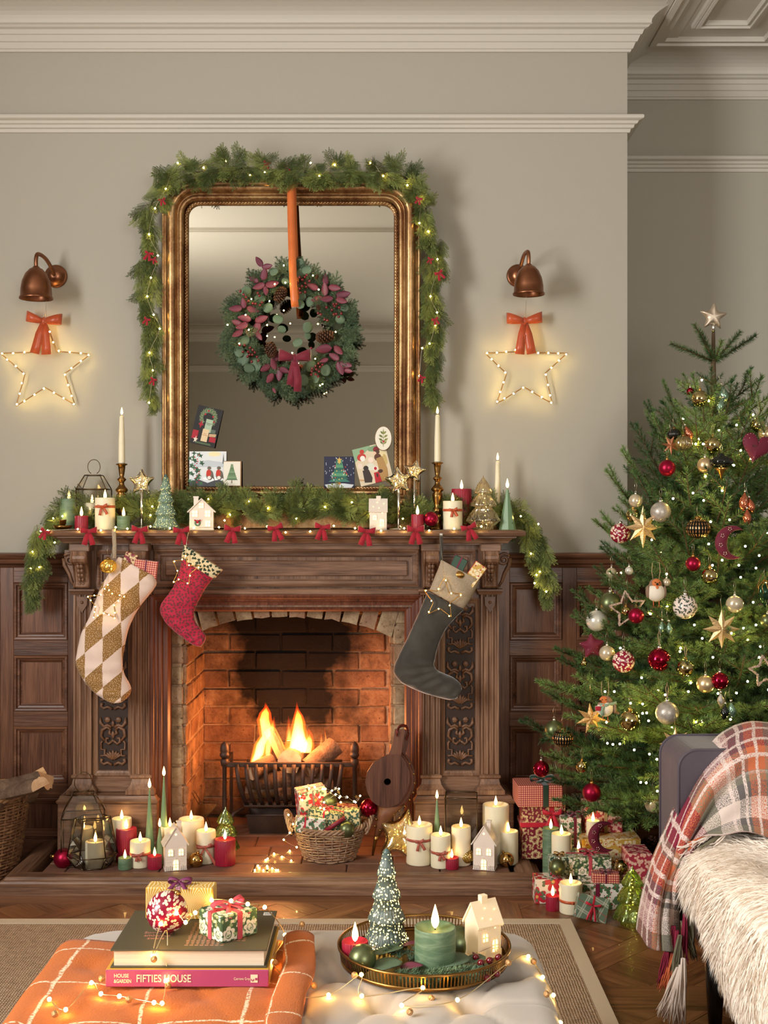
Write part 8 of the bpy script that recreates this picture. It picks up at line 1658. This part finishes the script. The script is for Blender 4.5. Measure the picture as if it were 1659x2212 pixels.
# sheepskin
FURC = [(.0, .335), (.25, .33), (.5, .30), (.8, .35), (1, .41)]
fur = thing('sheepskin_rug', 'long-haired cream sheepskin spread over the sofa seat and hanging off its edge', 'sheepskin', (1.1, 2.6, .46)); rr = random.Random(9)
def zlow(y): return .425-.15*min(1, (3.14-y)/.55)**.7
def ffn(u, v):
    y = 3.135-1.30*u; q = v*1.0; wob = .012*sin(y*9)+.008*sin(y*23)
    if q < .62: x = 1.62-(1.62-SX)*(q/.62); z = .528+.014*sin(x*9+y*5)+.008*sin(y*13)-.030*max(0, (SX+.10-x)/.10)**2
    else: t = (q-.62)/.38; x = SX-.012-.016*sin(pi*min(1, t))-.006*t; z = .500+(zlow(y)+wob-.500)*t
    return Vector((x, y, z))
FURM = P('cream_wool', (252, 241, 228), .85, sheen=.2, var=(5, (244, 226, 206), .6)); g = G(); g.grid(ffn, 60, 40); cwp('hide', g, FURM, fur)
vs = []; fs = []
for i in range(30000):
    u, v = rr.random(), rr.random()**.8; p = ffn(u, v); e = .01; a = ffn(min(1, u+e), v)-p; b = ffn(u, min(1, v+e))-p; n = b.cross(a)
    if n.length < 1e-9: continue
    n.normalize()
    if n.x > .2 or n.z < -.2: n = -n
    cl = Vector((sin(p.y*26+p.x*11), sin(p.x*24+p.y*9+2), 0))*.35; dn = (b.normalized() if b.length > 0 else Vector((0, 0, -1))); d = (n*.26+dn*.9+cl*.8+Vector((rr.uniform(-.3, .3), rr.uniform(-.3, .3), rr.uniform(-.1, .2)))).normalized(); L = rr.uniform(.026, .048)
    if v > .9: L *= .8
    m1 = p+d*L*.55; d2 = (d*.7+dn*.5+cl*.6+Vector((0, 0, -.35))).normalized(); m2 = m1+d2*L*.6; s = d.cross(Vector((rr.uniform(-1, 1), rr.uniform(-1, 1), rr.uniform(-1, 1)))).normalized()*.0010; k = len(vs)
    if m2.x > SX+.0 and m2.z < .49: continue
    vs += [p-s, p+s, m1+s, m1-s, m2]; fs += [(k, k+1, k+2, k+3), (k+3, k+2, k+4)]
g = G(); g.add(vs, fs, True); cwp('fleece', g, FURM, fur, kind='stuff')
# plaid throw
def plaid():
    m, nt, b, tc = newmat('plaid_wool'); setp(b, .95, sheen=.08); v = tc.outputs['UV']; sp = nd(nt, 'SeparateXYZ', {0: v}); bu, og, ol, cr, gr = [lin(c) for c in ((132, 30, 58), (204, 112, 74), (132, 128, 108), (226, 208, 198), (104, 98, 96))]
    A = ramp(nt, ma(nt, 'FRACT', ma(nt, 'MULTIPLY', sp.outputs[1], 2.55)), [(0, ol), (.08, bu), (.42, og), (.62, ol), (.70, gr), (.80, cr), (.93, gr)], 'CONSTANT'); B = ramp(nt, ma(nt, 'FRACT', ma(nt, 'MULTIPLY_ADD', sp.outputs[0], 2.2, .12)), [(0, bu), (.26, ol), (.34, og), (.52, gr), (.66, cr), (.86, ol)], 'CONSTANT')
    n = noise(nt, mapping(nt, v, (1, 1, 1)), 260, 2); c = mixc(nt, step(nt, n, .40, .60), A, B)
    for i, s, o in ((1, 17.0, .2), (0, 15.0, .4)):
        k = step(nt, ma(nt, 'ABSOLUTE', ma(nt, 'SUBTRACT', ma(nt, 'FRACT', ma(nt, 'MULTIPLY_ADD', sp.outputs[i], s, o)), .5)), .13, .09); pr = step(nt, ma(nt, 'FRACT', ma(nt, 'MULTIPLY', sp.outputs[i], 2.55 if i else 2.2)), .66, .60); c = mixc(nt, ma(nt, 'MULTIPLY', ma(nt, 'MULTIPLY', k, pr), step(nt, noise(nt, v, 190, 1), .3, .55)), c, lin((232, 212, 204)))
    nt.links.new(c, b.inputs['Base Color']); bump(nt, b, noise(nt, v, 330, 3), .6, .003); return m
PLM = plaid(); th = thing('plaid_throw', 'fringed plaid throw in burgundy, orange, olive and cream draped over the sofa arm', 'throw blanket', (.75, 3.1, .6))
RW = [[(1710, 1575, 3.32), (1712, 1612, 3.12), (1714, 1700, 3.08), (1715, 1822, 3.04)], [(1655, 1563, 3.33), (1658, 1600, 3.12), (1662, 1690, 3.08), (1668, 1812, 3.04)], [(1610, 1564, 3.33), (1616, 1604, 3.12), (1625, 1690, 3.08), (1632, 1802, 3.04)], [(1560, 1588, 3.30), (1572, 1628, 3.12), (1588, 1705, 3.08), (1600, 1800, 3.04)], [(1508, 1645, 3.27), (1524, 1680, 3.12), (1545, 1735, 3.08), (1562, 1808, 3.04)],
  [(1465, 1720, 3.24), (1485, 1755, 3.11), (1503, 1795, 3.07), (1520, 1812, 3.05)], [(1440, 1785, 3.20), (1458, 1825, 3.07), (1475, 1845, 3.04), (1492, 1850, 3.045)], [(1413, 1850, 3.18), (1432, 1885, 3.04), (1450, 1900, 3.02), (1470, 1905, 3.04)], [(1396, 1905, 3.16), (1416, 1940, 3.02), (1440, 1950, 3.00), (1464, 1955, 3.03)], [(1384, 1960, 3.14), (1406, 1990, 3.01), (1436, 2000, 2.99), (1463, 2005, 3.02)], [(1377, 2005, 3.12), (1404, 2045, 3.00), (1440, 2055, 2.98), (1468, 2062, 3.01)]]
def spl(a, b, c, d, t): return .5*((2*b)+(c-a)*t+(2*a-5*b+4*c-d)*t*t+(3*b-3*c+d-a)*t**3)
RP = [[at(*q) for q in row] for row in RW]
def rowat(row, v): n = len(row)-1; s = min(v*n, n-1e-6); i = int(s); return spl(row[max(i-1, 0)], row[i], row[i+1], row[min(i+2, n)], s-i)
def tfn(u, v):
    n = len(RP)-1; s = min(u*n, n-1e-6); i = int(s); Q = [rowat(RP[j], v) for j in (max(i-1, 0), i, i+1, min(i+2, n))]; p = spl(*Q, s-i); k = min(1, u*3); return p+Vector((-.004, -.012, .006))*sin(v*12+u*5)*k*.9+Vector((0, -.008, .003))*sin(v*23-u*9)*k
g = G(); g.grid(tfn, 100, 36, th=-.005, uvs=(.85, .42)); cwp('woven_sheet', g, PLM, th)
COLS = [P('fringe_burgundy', (132, 30, 58), .9), P('fringe_orange', (204, 108, 66), .9), P('fringe_olive', (112, 106, 84), .9), P('fringe_cream', (228, 212, 200), .9)]
def tassel(p0, p1, col, n=9, sp_=.007):
    g = G(); p0, p1 = Vector(p0), Vector(p1)
    for k in range(n): o = Vector((rr.uniform(-1, 1), rr.uniform(-1, 1), 0))*sp_; q = Vector((rr.uniform(-1, 1), rr.uniform(-1, 1), 0))*sp_*1.2; g.tube([p0+o*.5, p0.lerp(p1, .35)+o, p0.lerp(p1, .7)+o*.8+q*.4, p1+q+Vector((0, 0, rr.uniform(-.008, .008)))], [.0022, .0024, .002, .001], 4)
    cwp('tassel', g, col, th)
for a, b, c, d, Y, k in [(1455, 2000, 1440, 2120, 2.985, 0), (1462, 2010, 1452, 2105, 2.98, 0), (1446, 2040, 1425, 2125, 2.985, 0), (1466, 2030, 1468, 2115, 2.975, 3), (1452, 2050, 1430, 2135, 2.98, 1), (1458, 2060, 1442, 2140, 2.97, 1), (1475, 1990, 1500, 2070, 2.985, 2), (1470, 2020, 1448, 2150, 2.965, 2), (1462, 2080, 1450, 2165, 2.96, 2), (1465, 2090, 1425, 2190, 2.95, 3), (1468, 2095, 1440, 2205, 2.945, 3), (1472, 2085, 1458, 2215, 2.94, 3), (1476, 2070, 1474, 2215, 2.935, 3), (1480, 1975, 1478, 2075, 2.98, 0), (1488, 1955, 1492, 2050, 2.99, 2)]: tassel(at(a, b, Y), at(c, d, Y-.01), COLS[k], 16, .008)
for i in range(14): u = rr.uniform(.36, .62); p = tfn(u, 1); tassel(p, p+Vector((rr.uniform(-.06, -.02), rr.uniform(-.03, 0), rr.uniform(-.03, -.01))), COLS[rr.choice((1, 2, 3, 3))], 5, .005)
# ---------------------------------------------------------------- set the floor at zero
for o in list(S.objects):
    if o.parent is None: o.location.z -= FZ
